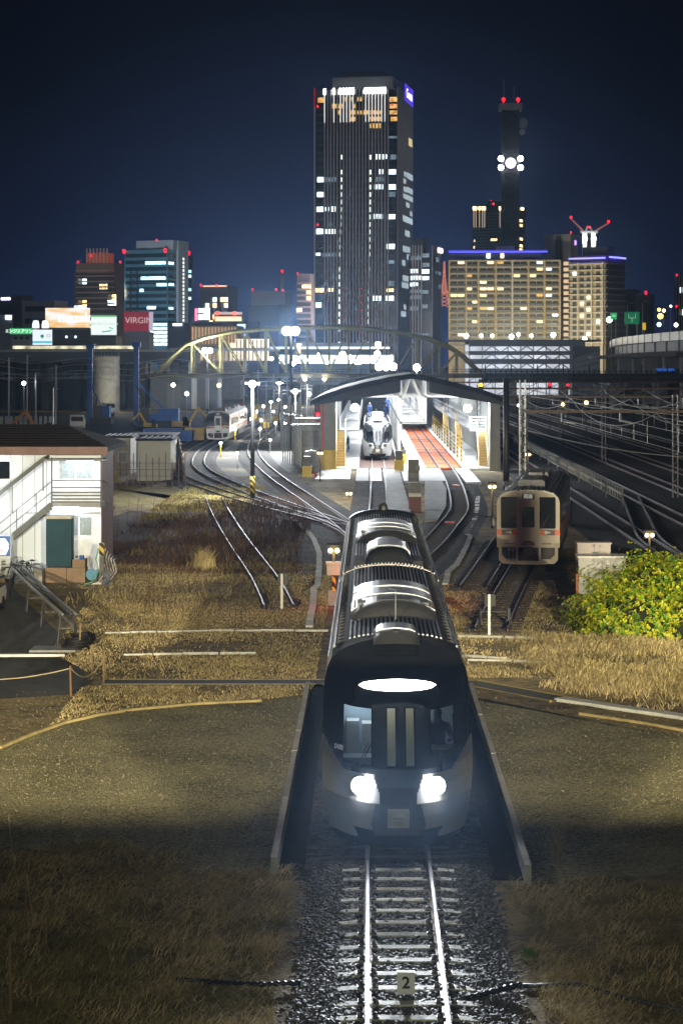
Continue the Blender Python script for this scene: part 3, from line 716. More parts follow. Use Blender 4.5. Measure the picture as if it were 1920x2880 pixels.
    mb = MB(); mb.prism_y([(-.3,1.03),(.3,1.03),(.28,1.15),(.15,1.25),(-.15,1.25),(-.28,1.15)], -.03, -.012); part(dr, 'kick_plate', mb, m_brown)
    mb = MB(); mb.box(-.45,-.405,-.05,.02,.95,3.02).box(.405,.45,-.05,.02,.95,3.02).box(-.45,.45,-.05,.02,3.0,3.06); part(t, 'door_frame', mb, m_kw if not blackface else m_dgrey)
    mb = MB(); mb.box(-.27,.27,-.03,.02,3.10,3.34); sg = part(t, 'destination_sign', mb, m_black)
    text('\u56de\u9001', .2, m_sign, sg, (0,-.035,3.22))
    mb = MB(); mb.prism_y([(-.46,.18),(.46,.18),(.46,.34),(-.46,.34)], -.02, .2); part(t, 'skirt', mb, mw)
    mb = MB(); mb.box(-.16,.16,-.38,.2,.66,.98).box(-.22,.22,-.44,-.34,.6,.9).tube([(-.4,.1,.72),(.4,.1,.72)], .06, 8); part(t, 'coupler', mb, m_rail)
    for x in (-.85,-.68):
        mb = MB(); mb.box(x-.06,x+.06,-.02,.08,.78,.92); mb.tube([(x,0,.8),(x,-.06,.5),(x+.06,-.08,.32),(x+.1,0,.4)], .022, 6); part(t, 'brake_hose', mb, [m_grey])
    return t
k1 = railcar('parked beige railcar with an orange band and dim windscreen on the rusty siding at right', (7.08, 95.2, 0), -.12, m_kw)
mb = MB(); mb.tube([(.0,.5,3.5),(.0,.5,3.72)], .012, 5); part(k1, 'whistle_pipe', mb, m_steel)
mb = MB(); mb.lathe((.35,8.6,3.52), [(.06,0),(.05,.5),(.001,.52)], 8); part(k1, 'exhaust_stack', mb, m_black)
mb = MB(); mb.tube([(-1.42,.1,2.35),(-1.55,.0,2.3),(-1.55,.0,1.95)], .02, 5).box(-1.6,-1.5,-.03,.03,1.9,2.2); part(k1, 'side_mirror', mb, m_grey)
k2 = railcar('white railcar with black face and orange band in the lamp lit left sidings', (-18.1, 255, 0), 0, m_white, True, 2, M('railcar_pale_side', (.5,.5,.49), .35, .2, v=.1))
# ---------------------------------------------------------------- maintenance shed
Y0, Y1 = 188, 322
m_floor = M('white_shed_floor', (.74,.76,.76), .5, v=.12, s=.6)
m_pit = M('pit_orange', (.62,.105,.012), .7, v=.25, s=.8)
m_pitbrown = M('pit_brown', (.10,.05,.03), .8, v=.3)
shed = T('train_shed', 'open ended maintenance shed with a curved dark roof and a white floor over two tracks', 'train shed', (3.7, Y0, 0))
fl = MB(); fl.box(-3.9,-.95,Y0,Y1,-.3,.0).box(2.55,5.0,Y0,Y1,-.3,.0).box(8.25,11.2,Y0,Y1,-.3,.0).box(-.95,2.55,Y0+80,Y1,-.3,-.02)
part(shed, 'floor', fl, m_floor, world=True)
for (a, b, mat) in ((-.95,2.55,m_pitbrown),(5.0,8.25,m_pit)):
    mb = MB(); mb.box(a,a+.05,Y0+.5,Y1,-.2,-.004).box(b-.05,b,Y0+.5,Y1,-.2,-.004).box(a,b,Y0+.3,Y1,-.225,-.2).box(a,b,Y0+.3,Y0+.5,-.2,-.01)
    part(shed, 'pit', mb, mat, world=True)
mb = MB()
for x in (6.75-.566, 6.75+.566): mb.box(x-.10,x+.10,Y0,Y1,-.24,-.16)
for k in range(18):
    y = Y0+2+k*8; mb.box(5.0,8.25,y,y+.08,-.06,-.03)
    for x in (6.75-.566, 6.75+.566): mb.box(x-.06,x+.06,y+2.2,y+2.4,-.6,-.2)
part(shed, 'pit_beam', mb, m_conc_dark, world=True)
# roof: two bowed slopes with a ridge
m_shroof = M('shed_roof', (.014,.015,.017), .8, v=.25, s=.5, spec=.2)
mb = MB(); rows = []
prof = [(-5.2,5.95),(-4.2,6.45),(-2.4,7.05),(-.3,7.6),(1.8,8.05),(3.75,8.35),(5.7,8.0),(7.8,7.5),(9.9,6.95),(11.4,6.4),(12.2,5.9)]
prism = [(x, z) for x, z in prof]+[(x, z-.45) for x, z in prof[::-1]]
mb.prism_y(prism, Y0-1, Y1); part(shed, 'roof', mb, m_shroof, world=True)
mb = MB()
low = lambda x: 6.42
for a, b in ((-4.9,2.72),(5.25,11.9)):
    xs_ = [a]+[p[0] for p in prof if a < p[0] < b]+[b]; rz_ = lambda x: float(np.interp(x, [p[0] for p in prof], [p[1] for p in prof]))-.45
    up_ = [(x, max(rz_(x), 5.6)) for x in xs_]; mb.prism_y(up_+[(b, 5.7+(.0 if b > 6 else 1.0)), (a, 5.55)] if a < 0 else up_+[(b,5.55),(a,6.7)], Y0-.95, Y0-.75)
part(shed, 'added_gable_board', mb, M('gable_dark', (.035,.036,.038), .7, v=.2, s=1), world=True)  # dark boards added to darken the triangles under the roof curve
mb = MB(); m_shwall = M('shed_wall', (.30,.31,.29), .6, v=.15, s=.4)
mb.box(-4.35,-3.9,Y0+3,Y1,-.2,6.2); mb.box(11.2,11.6,Y0+14,Y1,-.2,6.2); mb.box(-4.3,11.6,Y1,Y1+.3,-.2,7.2)
part(shed, 'side_wall', mb, m_shwall, world=True)
m_pier = M('shed_pier', (.22,.21,.195), .6, v=.1, s=.5)
for x0, x1 in ((-4.35,-2.95),(10.6,11.5)):
    mb = MB(); mb.box(x0,x1,Y0-.2,Y0+2.4,1.6,6.1); mb.box(x0-.02,x1+.02,Y0-.22,Y0+2.42,-.25,1.6,1); part(shed, 'pier', mb, [m_pier, m_yellow if x0 < 0 else m_pier], world=True)
mb = MB(); mb.box(-4.15,-4.05,Y0-.26,Y0-.2,1.6,6.1); part(shed, 'red_pipe', mb, m_red, world=True)
# hanging bay between the two tracks: posts, cross trusses
for x in (2.9, 9.05 if False else 5.95):
    pass
for k in range(14):
    y = Y0+6+k*9
    mb = MB(); mb.box(2.75,2.95,y,y+.25,2.7 if k < 1 else 0,8.0).box(5.0+.0,5.2,y,y+.25,3.9,7.9).box(2.75,5.2,y,y+.2,3.75,3.95).bar((2.85,y+.1,5.2),(3.75,y+.1,8.0),.12).bar((5.1,y+.1,5.2),(3.9,y+.1,8.0),.12)
    mb.box(-3.9,11.3,y,y+.15,6.15,6.3)
    part(shed, 'roof_frame', mb, m_steel, world=True)
mb = MB()
for k in range(9): mb.box(2.95,5.0,Y0+6+k*12,Y0+6.2+k*12,4.2,4.3)
mb.box(2.95,5.0,Y0+6,Y1,3.86,3.92); part(shed, 'walkway_deck', mb, m_steel, world=True)
mb = MB()
for x in (2.82, 5.12):
    for z in (4.4,4.9): mb.bar((x,Y0+6,z),(x,Y1,z),.05)
part(shed, 'walkway_rail', mb, m_steel, world=True)
# platforms at roof height of a train, both outer sides
def platform(x0, x1, ya, yb, z):
    mb = MB(); mb.box(x0,x1,ya,yb,z-.18,z); o = part(shed, 'platform', mb, m_grey, world=True)
    mb = MB()
    n = int((yb-ya)/2.5)
    for xx in (x0+.03, x1-.03):
        for k in range(n+1): mb.bar((xx,ya+(yb-ya)*k/n,z),(xx,ya+(yb-ya)*k/n,z+1.1),.05)
        for zz in (.55,1.1): mb.bar((xx,ya,z+zz),(xx,yb,z+zz),.04)
    for zz in (.3,.55,.8,1.1): mb.bar((x0,ya,z+zz),(x1,ya,z+zz),.04)
    mb.v = [(a-shed.location.x, b-shed.location.y, c) for a, b, c in mb.v]
    rl = part(o, 'guard_rail', mb, m_grey)
platform(-2.7,-.95, Y0+4, Y1-10, 3.3)
platform(9.1, 10.6, Y0+5, Y1-10, 3.3)
def stairs(x0, x1, ya, yb, za, zb, mat, root=None, nm='stair'):
    mb = MB(); n = 14
    for k in range(n):
        t = k/n; y = ya+(yb-ya)*t; z = za+(zb-za)*t; mb.box(x0,x1,y,y+abs(yb-ya)/n*.95,z+.1,z+.16); mb.box(x0,x1,y+.25,y+.29,z+.16,z+(zb-za)/n+.1)
    for x in (x0,x1): mb.bar((x,ya,za+.05),(x,yb,zb+.05),.05,.25); mb.bar((x,ya,za+1),(x,yb,zb+1),.04)
    return part(shed, nm, mb, mat, world=True)
m_stair = M('ochre_stair', (.52,.38,.16), .6, v=.2)
stairs(-2.95,-2.15,Y0+.6,Y0+4.2,0,3.2,m_stair)
stairs(9.7,10.5,Y0+1,Y0+5,0,3.2,m_stair)
stairs(8.75,9.3,Y0+26,Y0+30,0,3.2,m_stair)
stairs(8.75,9.3,Y0+62,Y0+66,0,3.2,m_stair)
# lamps under the roof, right row
shed_lamps = MB()
for k in range(13):
    y = Y0+10+k*9.5
    mb = MB(); mb.box(9.0,9.35,y,y+1.0,6.02,6.12); lampf = part(shed, 'strip_lamp', mb, e_cool, world=True)
for k in range(3):
    light('AREA', (7.0, Y0+20+k*38, 5.9), 3000, (.93,.97,1), 5, shed, sy=30)
for k in range(3):
    light('AREA', (.9, Y0+16+k*38, 5.9), 4200, (.93,.97,1), 4.2, shed, sy=30)
light('AREA', (1, Y0+3, 6.0), 1300, (.93,.97,1), 9, shed, sy=2, target=(2, Y0-16, 0))

def lampstar(label, dx, dy, Y, r, power, base=None, col_=(.93,.97,1), e=None, poled=True, group=None, head=1, soft=None, polex=None, name='floodlight_mast', z0=-.25, r0=.11, aim=None):
    x, z = X(dx, Y), Z(dy, Y)
    t = T(name, label, 'floodlight', (x if polex is None else polex, Y, z0), 0, group)
    px = x if polex is None else polex
    if poled:
        mb = MB(); mb.tube([(px,Y,z0),(px,Y,z+.1)], [r0, r0*.6], 8); part(t, 'pole', mb, m_black, True, world=True)
        mb = MB(); mb.box(px-.5*head,px+.5*head,Y-.06,Y+.06,z+.0,z+.10); part(t, 'cross_arm', mb, m_steel, world=True)
    for k in range(head):
        xx = x+(k-(head-1)/2)*r*1.9
        mb = MB(); mb.ball((xx, Y-.25, z), r, 14, 8); part(t, 'lamp_head', mb, e or e_cool, True, world=True)
    if power and aim: light('SPOT', (x, Y-.5-r, z-.1), power, col_, soft or max(.25, r), t, spot=math.radians(130), blend=.5, target=aim)
    elif power: light('POINT', (x, Y-.5-r, z-.1), power, col_, soft or max(.25, r), t)
    return t
# hazard bands
m_haz = bpy.data.materials.new('hazard_stripes'); m_haz.use_nodes = True
n = m_haz.node_tree.nodes; l = m_haz.node_tree.links; b = n['Principled BSDF']
t_ = n.new('ShaderNodeTexCoord'); wv = n.new('ShaderNodeTexWave'); wv.bands_direction = 'DIAGONAL'; wv.inputs['Scale'].default_value = 1.6
l.new(t_.outputs['Object'], wv.inputs['Vector']); rr = n.new('ShaderNodeValToRGB'); rr.color_ramp.interpolation = 'CONSTANT'
rr.color_ramp.elements[0].color = (.01,.01,.01,1); rr.color_ramp.elements[1].color = (.6,.4,.02,1); rr.color_ramp.elements[1].position = .5
l.new(wv.outputs['Fac'], rr.inputs[0]); l.new(rr.outputs[0], b.inputs['Base Color']); b.inputs['Roughness'].default_value = .6

p1 = lampstar('tall dark floodlight pole with a hazard band standing beside the left yard tracks', 580, 882, 146, .25, 10000, r0=.17, name='floodlight_pole')
mb = MB(); mb.tube([(X(580,146),146,.3),(X(580,146),146,1.5)], .185, 10); part(p1, 'hazard_band', mb, m_haz, True, world=True)
lampstar('tallest floodlight mast with a triple lamp, in the middle of the yard', 668, 760, 235, .5, 80000, head=2, r0=.22, aim=(-14,190,0))
lampstar('single floodlight under the left eave of the shed', 815, 936, 193, .36, 5200, poled=False, name='shed_floodlight')
lampstar('single floodlight under the right eave of the shed', 1073, 938, 193, .36, 5200, poled=False, name='shed_floodlight')
lampstar('floodlight mast with a flat cross arm behind the grey cabinets', 678, 899, 225, .28, 9000)
lampstar('slim floodlight mast above the arch bridge deck, right of the tower middle', 868, 791, 380, .5, 9000)
lampstar('paired floodlights left of the bridge by the glass hall', 476, 805, 420, .55, 9000, head=2)
lampstar('floodlight row just above the shed ridge', 886, 842, 350, .62, 9000, head=3, name='floodlight_row')
lampstar('lone floodlight right of the shed ridge', 957, 844, 350, .58, 5000)
lampstar('lamp cluster behind the bridge in front of the tower foot', 826, 829, 400, .55, 0)
lampstar('small mast lamp behind the white railcar', 641, 880+0, 300, .22, 2500)
for i, (dx, dyt, dyb, Y) in enumerate(((560,868,960,330),(592,850,950,350),(612,880,985,270),(628,860,960,330),(646,890,1010,240),(660,868,990,260),(690,862,965,320),(705,880,975,300),(716,848,940,390),(738,858,950,370),(752,870,960,330),(790,840,900,420),(812,838,900,430),(850,830,900,420),(1010,838,870,420),(1042,842,872,420))):
    mb = MB(); x = X(dx, Y); mb.tube([(x,Y,-.25),(x,Y,Z(dyt,Y))], .10, 6); mb.bar((x-.9,Y,Z(dyt+6,Y)),(x+1.1,Y,Z(dyt+6,Y)),.09); mb.bar((x-.7,Y,Z(dyt+13,Y)),(x+.7,Y,Z(dyt+13,Y)),.07)
    solo('yard_pole', mb, m_steel, 'slim grey line pole with cross arms behind the yard lamps, %s from the left' % ORD[i], 'pole', 'slim poles of the yard')
for i, (dx, dy, Y, e, lb) in enumerate(((55,880,300,e_white,'small white site lamp in the dark far left yard'),(429,904,330,e_white,'white site lamp standing before the grey warehouse'),(503,885,400,e_warm,'small orange lamp at the right end of the grey warehouse'),(398,884,420,e_white,'small white lamp on the warehouse wall'),(710,905,300,e_cool,'white lamp low behind the equipment hut'),(760,902,320,e_cool,'small white lamp left of the shed roof'),(700,870,420,e_cool,'small white lamp under the arch bridge deck'),(745,870,420,e_warm,'small warm lamp under the arch bridge deck'))):
    t = T('site_lamp', lb, 'lamp', (X(dx,Y), Y, -.25)); z = Z(dy,Y)+.25
    mb = MB(); mb.tube([(0,0,0),(0,0,z)], .06, 6); part(t, 'post', mb, m_steel)
    mb = MB(); mb.ball((0,-.1,z), .3*Y/330, 10, 6); part(t, 'lamp_globe', mb, e, True); light('POINT', (X(dx,Y), Y-1, Z(dy,Y)), 90 if dx < 520 else 500, (1,.95,.85), .3, t)
# dark poles
def pole(label, dx, y_base, dytop, wd, mat=m_black, name='pole', lattice=False, group=None):
    g = G(dx, y_base, -.25); zt = Z(dytop, g.y); mb = MB()
    if lattice:
        a = wd/2
        for sx in (-a, a):
            for sy in (-a, a): mb.bar((g.x+sx,g.y+sy,-.25),(g.x+sx,g.y+sy,zt),.06)
        n = int((zt+.25)/.5)
        for k in range(n):
            z0 = -.25+k*.5; s = 1 if k % 2 else -1
            mb.bar((g.x-a*s,g.y-a,z0),(g.x+a*s,g.y-a,z0+.5),.04); mb.bar((g.x-a,g.y-a*s,z0),(g.x-a,g.y+a*s,z0+.5),.04)
    else: mb.tube([(g.x,g.y,-.25),(g.x,g.y,zt)], [wd/2, wd*.45], 10)
    return solo(name, mb, mat, label, 'pole', group, smooth=not lattice)
pole('thick black utility pole rising behind the parked beige railcar', 1162, 1180, 868, .42, name='utility_pole')
pole('steel lattice mast right of the thick black pole behind the railcar', 1199, 1120, 872, .42, m_steel, 'lattice_mast', True)
# signals: twin warm lamps on posts
def signal(label, x, y, z, box=False, s=1.):
    t = T('shunting_signal', label, 'signal', (x, y, -.25)); zz = z+.25
    mb = MB(); mb.tube([(0,0,0),(0,0,zz-.1)], .06, 8); part(t, 'post', mb, m_dgrey, True)
    mb = MB(); mb.box(-.25*s,.25*s,-.02,.22,zz-.16*s,zz+.2*s); mb.tube([(-.25*s,.1,zz+.2*s),(.25*s,.1,zz+.2*s)], .07, 8); part(t, 'signal_head', mb, m_black)
    for k in (-1, 1):
        mb = MB(); mb.ball((k*.13*s,-.06,zz), .088*s, 10, 6); part(t, 'lamp', mb, e_warm, True)
        mb = MB(); rows = [[(k*.13*s+.105*s*math.cos(a), yy, zz+.105*s*math.sin(a)) for a in np.linspace(0,PI,9)] for yy in (-.02,-.16)]; mb.grid(rows); part(t, 'hood', mb, m_black)
    light('POINT', (x, y-.35, z), 16*s*s, (1,.6,.22), .1, t)
    if box:
        mb = MB(); mb.box(-.26,.26,-.12,.2,zz-.95,zz-.5).box(-.3,.3,-.16,.24,zz-.5,zz-.44); part(t, 'relay_box', mb, M('relay_grey', (.38,.37,.34), .5))
        mb = MB(); mb.tube([(0,-.0,zz-1.55),(0,.0,zz-.95)], .075, 8); part(t, 'hazard_band', mb, m_haz)
        mb = MB(); mb.box(-.22,.22,-.1,.22,.05,.62); part(t, 'base_cabinet', mb, M('base_grey', (.24,.25,.23), .6))
    return t
signal('nearest twin lamp signal, over a grey relay box just left of the dark train', -1.38, 82.5, 1.92, True)
signal('dwarf twin lamp signal in dry grass ahead of the shed', X(801,150), 150, Z(1134,150))
signal('twin lamp signal left of the shed pier by the traffic cone', X(735,171), 171, Z(1041,171))
signal('twin lamp signal on a dark post just left of the beige railcar', X(1130,122), 122, Z(1118,122))
signal('twin lamp signal by the lattice mast behind the railcar', X(1212,172), 172, Z(1044,172))
signal('low twin lamp signal among dark tracks right of the white cabinet', X(1491,103), 103, Z(1229,103))
# marker posts, buffer stops
def post(x, y, h, label):
    t = T('marker_post', label, 'post', (x, y, -.25)); mb = MB(); mb.box(-.045,.045,-.03,.03,0,h); part(t, 'post', mb, m_white)
    mb = MB(); mb.box(-.16,.22,.06,.1,h-.42,h-.02); part(t, 'back_plate', mb, m_black); return t
post(X(647,81.8), 81.8, 1.33, 'thin white post at the end of the overgrown siding left of the train')
post(X(1123,73.6), 73.6, 1.43, 'thin white post in front of the two siding stops right of the train')
for dx, lb in ((1101,'left of the pair of black rail stops ending the rusty siding'), (1168,'right of the pair of black rail stops ending the rusty siding')):
    g = G(dx, 1440, -.25); mb = MB(); mb.box(g.x-.1,g.x+.1,g.y-.15,g.y+.3,-.25,.0).box(g.x-.05,g.x+.05,g.y-.08,g.y+.0,0,.42).bar((g.x,g.y-.05,.38),(g.x,g.y+.35,-.1),.06)
    solo('rail_stop', mb, m_black, lb, 'rail stop')
mb = MB(); a = G(1101,1440,-.25); b2 = G(1168,1440,-.25); mb.bar((a.x,a.y+.1,.28),(b2.x,b2.y+.1,.28),.04); solo('stop_bar', mb, m_black, 'thin black bar linking the two rail stops of the rusty siding', 'bar')
# white cabinet by the bush
cb = T('relay_cabinet', 'white relay cabinet in two tiers standing behind the leafy bush', 'cabinet', (X(1384,86), 86, -.25))
mb = MB(); mb.box(-.98,.92,0,1.1,.1,1.56); part(cb, 'cabinet_body', mb, M('cabinet_white', (.50,.50,.47), .5, v=.1))
mb = MB(); mb.box(-1.02,.98,-.06,1.16,1.56,1.64); part(cb, 'lid', mb, m_white)
mb = MB(); mb.box(-.9,.45,1.2,2.0,.1,2.02); mb.box(-.94,.49,1.16,2.04,2.02,2.08); up = part(cb, 'rear_cabinet', mb, M('cabinet_pink', (.45,.40,.39), .5, v=.1))
mb = MB()
for x in (-.22,.0): mb.box(x-.005,x+.005,1.19,1.2,.2,2.0)
mb.box(-.3,-.08,1.17,1.2,1.62,1.70); part(up, 'door_seam', mb, m_dgrey)
mb = MB(); mb.box(-.02,-.01,-.01,0,.2,1.5).box(-.99,-.98,.0,1.1,.2,1.4); part(cb, 'door_seam', mb, m_dgrey)
mb = MB(); mb.box(-1.06,-1.0,.1,.5,0,.9); part(cb, 'orange_panel', mb, m_orange)
# narrow black/maroon control post between the shed tracks
ct = T('control_post', 'tall dark control post with a maroon foot standing between the two shed tracks', 'control post', (X(951,135), 135, -.25))
mb = MB(); mb.box(-.38,.30,0,.6,1.95,3.35); part(ct, 'black_case', mb, m_black)
mb = MB(); mb.box(-.30,.42,.05,.65,1.25,1.9); part(ct, 'middle_case', mb, m_dgrey)
mb = MB(); mb.box(-.34,.44,.0,.6,0,1.0); mb.box(-.34,.44,-.01,.6,1.0,1.2,1); part(ct, 'maroon_case', mb, [M('maroon', (.14,.035,.03), .6), m_conc_white])
mb = MB(); mb.box(-.3,.3,-.05,0,2.2,2.5).box(.1,.36,-.04,0,2.65,3.0); part(ct, 'door', mb, m_dgrey)
# pads in front of the shed
pm = MB(); pm.box(-1.1,-.06,168,188,-.26,-.02); pm.box(1.15,2.6,133,188,-.26,-.05)
m_pad = M('worn_pad', (.17,.17,.165), .7, v=.4, s=.9, b=.1)
struct('walkway', pm, m_pad)
pm = MB(); pm.prism([tuple(p)[:2] for p in [G(975,1082,0),G(1002,1082,0),G(1025,1120,0),G(1024,1160,0),G(1005,1192,0),G(975,1192,0)]], -.26, -.05); struct('walkway', pm, m_pad)
pm = MB(); pm.box(-4.4,-1.6,172,188,-.26,-.10).box(7.5,8.7,166,188,-.26,-.03).box(2.7,6.1,168,188,-.26,-.03).box(.06,1.0,168,188,-.26,-.03); struct('walkway', pm, M('apron_pad', (.28,.29,.29), .55, v=.4, s=1.2))
# red flat marker
mb = MB(); g = G(1032,1199,-.1); mb.box(g.x-.28,g.x+.28,g.y-.3,g.y+.3,-.2,-.08); solo('track_marker', mb, m_red, 'small red plate lying between the curved rails', 'marker')
mb = MB(); g = G(469+553,1120,-.1); 
mb = MB(); g = G(1047,1114,-.1); mb.box(g.x-.25,g.x+.25,g.y-.3,g.y+.3,-.2,-.08); solo('track_marker', mb, m_orange, 'small orange plate lying between the rails at the shed apron', 'marker')
# bollards in shed
k = 0
for i in range(11):
    yy = Y0+12+i*9.0
    mb = MB(); mb.box(8.55,8.68,yy,yy+.13,0,2.3); mb.box(8.5,8.9,yy+.5,yy+1.0,0,1.0,1)
    solo('striped_post', mb, [m_haz, m_white], 'striped guard post with a white bin in the shed, %s from the mouth' % ORD[i], 'guard post', 'guard posts along the right side of the shed')
for i in range(9):
    yy = Y0+8+i*8
    mb = MB(); mb.box(3.0,3.35,yy,yy+.4,0,.9); mb.box(3.02,3.33,yy+.02,yy+.38,.9,1.3,1)
    solo('tool_box', mb, [m_yellow, m_dgrey], 'yellow and dark tool box between the shed tracks, %s from the shed mouth' % ORD[i], 'tool box', 'tool boxes along the middle of the shed')
mc = T('fuel_pump', 'yellow and white fuel pump at the mouth of the shed between the tracks', 'pump', (X(916,184), 184, 0))
mb = MB(); mb.box(-.4,.4,-.3,.3,0,.9); part(mc, 'base', mb, m_yellow)
mb = MB(); mb.box(-.32,.32,-.25,.25,.9,1.7); part(mc, 'display', mb, m_dgrey)
mb = MB(); mb.tube([(.3,-.3,1.3),(.5,-.4,.8),(.42,-.32,.3)], .03, 6); part(mc, 'hose', mb, m_rubber)
mc2 = copy_tree(mc); mc2.location = (X(705,178), 178, -.24); mc2['label'] = 'yellow and white fuel pump left of the shed beside the grey tank cabinet'
# traffic cone
mb = MB(); g = G(725,1100,-.24); mb.box(g.x-.2,g.x+.2,g.y-.2,g.y+.2,-.24,-.2).lathe((g.x,g.y,-.2), [(.16,0),(.1,.35),(.03,.72),(.001,.73)], 10); solo('traffic_cone', mb, m_red, 'red traffic cone by the signal left of the shed', 'cone')
# grey substation left of shed
sb = T('substation', 'grey green equipment hut with pipes just left of the shed', 'hut', (X(712,200), 200, -.25))
mb = MB(); mb.box(-1.6,1.5,0,3,0,3.6); part(sb, 'wall', mb, M('substation_grey', (.34,.37,.35), .6, v=.2))
mb = MB(); mb.box(-1.8,1.7,-.2,3.2,3.6,3.75).box(-1.4,1.3,0,3,4.2,4.35); part(sb, 'roof', mb, m_grey)
mb = MB()
for x in (-1.3,-.4,.5,1.2): mb.bar((x,.2,3.7),(x,.2,4.3),.08)
part(sb, 'roof_post', mb, m_steel)
mb = MB(); mb.box(-.9,.8,-.03,0,1.6,3.2); part(sb, 'louvre', mb, m_grey)
tk = T('equipment_cabinet', 'round topped grey double door cabinet in front of the equipment hut', 'cabinet', (X(716,184), 184, -.25))
mb = MB(); mb.prism_y([(-.75,0),(.75,0),(.75,1.7),(.6,1.88),(0,1.95),(-.6,1.88),(-.75,1.7)], 0, 1.2); part(tk, 'case', mb, m_grey)
mb = MB(); mb.box(-.01,.01,-.02,0,.1,1.7).box(-.55,-.5,-.03,0,.9,1.1).box(.5,.55,-.03,0,.9,1.1); part(tk, 'door_seam', mb, m_dgrey)
mb = MB()
for i in range(9):
    a = X(650+i*5.2, 205-i*1.5); mb.tube([(a,205-i*1.5,-.25),(a,205-i*1.5,4.6+R.uniform(-.8,1.6))], .07, 6)
mb.bar((X(648,205),205,4.4),(X(695,195),195,4.4),.1); solo('pipe_rack', mb, m_steel, 'cluster of tall steel pipes standing left of the equipment hut', 'pipes')
# rows of low yard lamps
yl = []
for i, (dx, dy, Y) in enumerate(sorted([(507,1018,226),(545,1040,205),(620,1010,230),(633,972,262),(597,985,240),(577,962,262),(560,945,270),(605,933,300),(622,923,330),(640,918,345),(590,945,275),(655,935,300),(669,953,270),(655,972,250),(600,965,255),(628,945,290),(540,985,240)])):
    Y = min(370, F*7.9/(dy-VY)); x, z = X(dx, Y), Z(dy, Y); t = T('yard_lamp', 'low round white lamp among the left sidings, %s from the left' % ORD[i], 'lamp', (x, Y, -.25), 0, 'low lamps among the left sidings')
    mb = MB(); mb.tube([(0,0,0),(0,0,max(.3, z+.2))], .05, 6); part(t, 'post', mb, m_yellow if i < 2 else m_steel)
    mb = MB(); mb.ball((0,-.1,max(.4, z+.25)), .14*Y/230, 10, 6); part(t, 'lamp_globe', mb, e_white, True)
    if i % 2 == 0 or i < 2: light('POINT', (x, Y-.5, z+.15), 420, (1,.93,.72), .2, t)
for i, (dx, dy, Y) in enumerate(sorted([(590,930,262),(632,960,240),(611,975,226),(672,945,285),(585,952,240),(646,947,275)])):
    g = G(dx, dy+9); mb = MB(); mb.box(g.x-.45,g.x+.45,g.y,g.y+.7,-.25,.75); mb.box(g.x-.47,g.x+.47,g.y-.02,g.y+.72,.75,.85,1)
    solo('yellow_bin', mb, [m_yellow, m_dgrey], 'yellow equipment bin among the left sidings, %s from the left of six' % ORD[i], 'bin', 'yellow bins in the left sidings')
# ---------------------------------------------------------------- main line: gantries, wires, fence
for i, (y, xl, xr, z) in enumerate(((150,10.9,40,5.8),(205,10.5,44,6.0),(262,9.5,48,6.2),(330,8,52,6.4))):
    t = T('catenary_gantry', 'steel overhead line gantry spanning the dark main line, %s from the camera' % ORD[i], 'gantry', (xl, y, -.25), 0, 'overhead line gantries')
    for x in (xl, 21.5+i, xr):
        mb = MB(); 
        for s in (-.17,.17): mb.bar((x+s,y,-.25),(x+s,y,z+1.2),.09)
        for k in range(10): mb.bar((x-.17,y,.2+k*.62),(x+.17,y,.5+k*.62),.05)
        part(t, 'mast', mb, m_black if x == xl else m_dgrey, world=True)
    mb = MB(); mb.box(xl,xr,y-.12,y+.12,z-.08,z+.12)
    if i: 
        mb.box(xl,xr,y-.1,y+.1,z+.75,z+.85); n = int((xr-xl)/1.4)
        for k in range(n): mb.bar((xl+k*1.4,y,z),(xl+k*1.4+1.4,y,z+.8) if k % 2 else (xl+k*1.4,y,z+.8),.06)
    part(t, 'beam', mb, M('rusty_beam', (.10,.07,.06), .6, .3), world=True)
    for x in (14.4,18.5,22.6,26.7,31): mb = MB(); mb.tube([(x-.9,y,z),(x-.9,y,z-.7)], .05, 6).bar((x-.9,y,z-.65),(x+.1,y,z-.85),.04); part(t, 'drop_arm', mb, m_steel, world=True)
m_wire = M('overhead_wire', (.42,.42,.40), .5, .4)
ys = [60,105,150,205,262,330,400]
for i, x in enumerate((14.4,18.5,22.6,26.7,31.0)):
    mb = MB(); p = []
    for a, b in zip(ys, ys[1:]):
        for k in range(8): t = k/8; p.append((x+.3*math.sin(a), a+(b-a)*t, 6.7-1.15*4*t*(1-t)))
    mb.tube(p, .022, 4); mb.tube([(x+.2*math.sin(k), ys[k], 5.0) for k in range(len(ys))], .018, 4)
    for a, b in zip(ys, ys[1:]):
        for k in range(1, 8): t = k/8; z = 6.7-1.15*4*t*(1-t); mb.bar((x,a+(b-a)*t,5.0),(x,a+(b-a)*t,z),.012)
    solo('overhead_wire', mb, m_wire, 'sagging overhead wire above the %s dark main line track from the fence' % ORD[i], 'wire', 'overhead wires')
for i, (xa, za, xb, zb) in enumerate(((11,7.4,30,6.6),(11.2,6.9,40,6.2),(10.9,4.6,26,4.2))):
    mb = MB(); p = []
    for k in range(13): t = k/12; p.append((xa+(xb-xa)*t, 150-60*t*(i == 1)-30*t*(i == 2)-2*i, za+(zb-za)*t-.9*4*t*(1-t)))
    mb.tube(p, .025, 4); solo('feeder_wire', mb, m_wire, 'slack feeder wire slung across the main line, %s from the top' % ORD[i], 'wire')
fn = T('lineside_fence', 'long lineside fence of thin bars running behind the parked railcar', 'fence', (16.6, 150, -.25))
mb = MB(); 
for z in (.15,.95): mb.bar((16.6,140,z),(16.9,250,z),.05)
part(fn, 'rail', mb, m_conc_dark, world=True)
for k in range(12): mb = MB(); mb.bar((16.6+.3*k/11,140+k*10,-.25),(16.6+.3*k/11,140+k*10,1.05),.10); part(fn, 'fence_post', mb, m_conc_dark, world=True)
mb = MB()
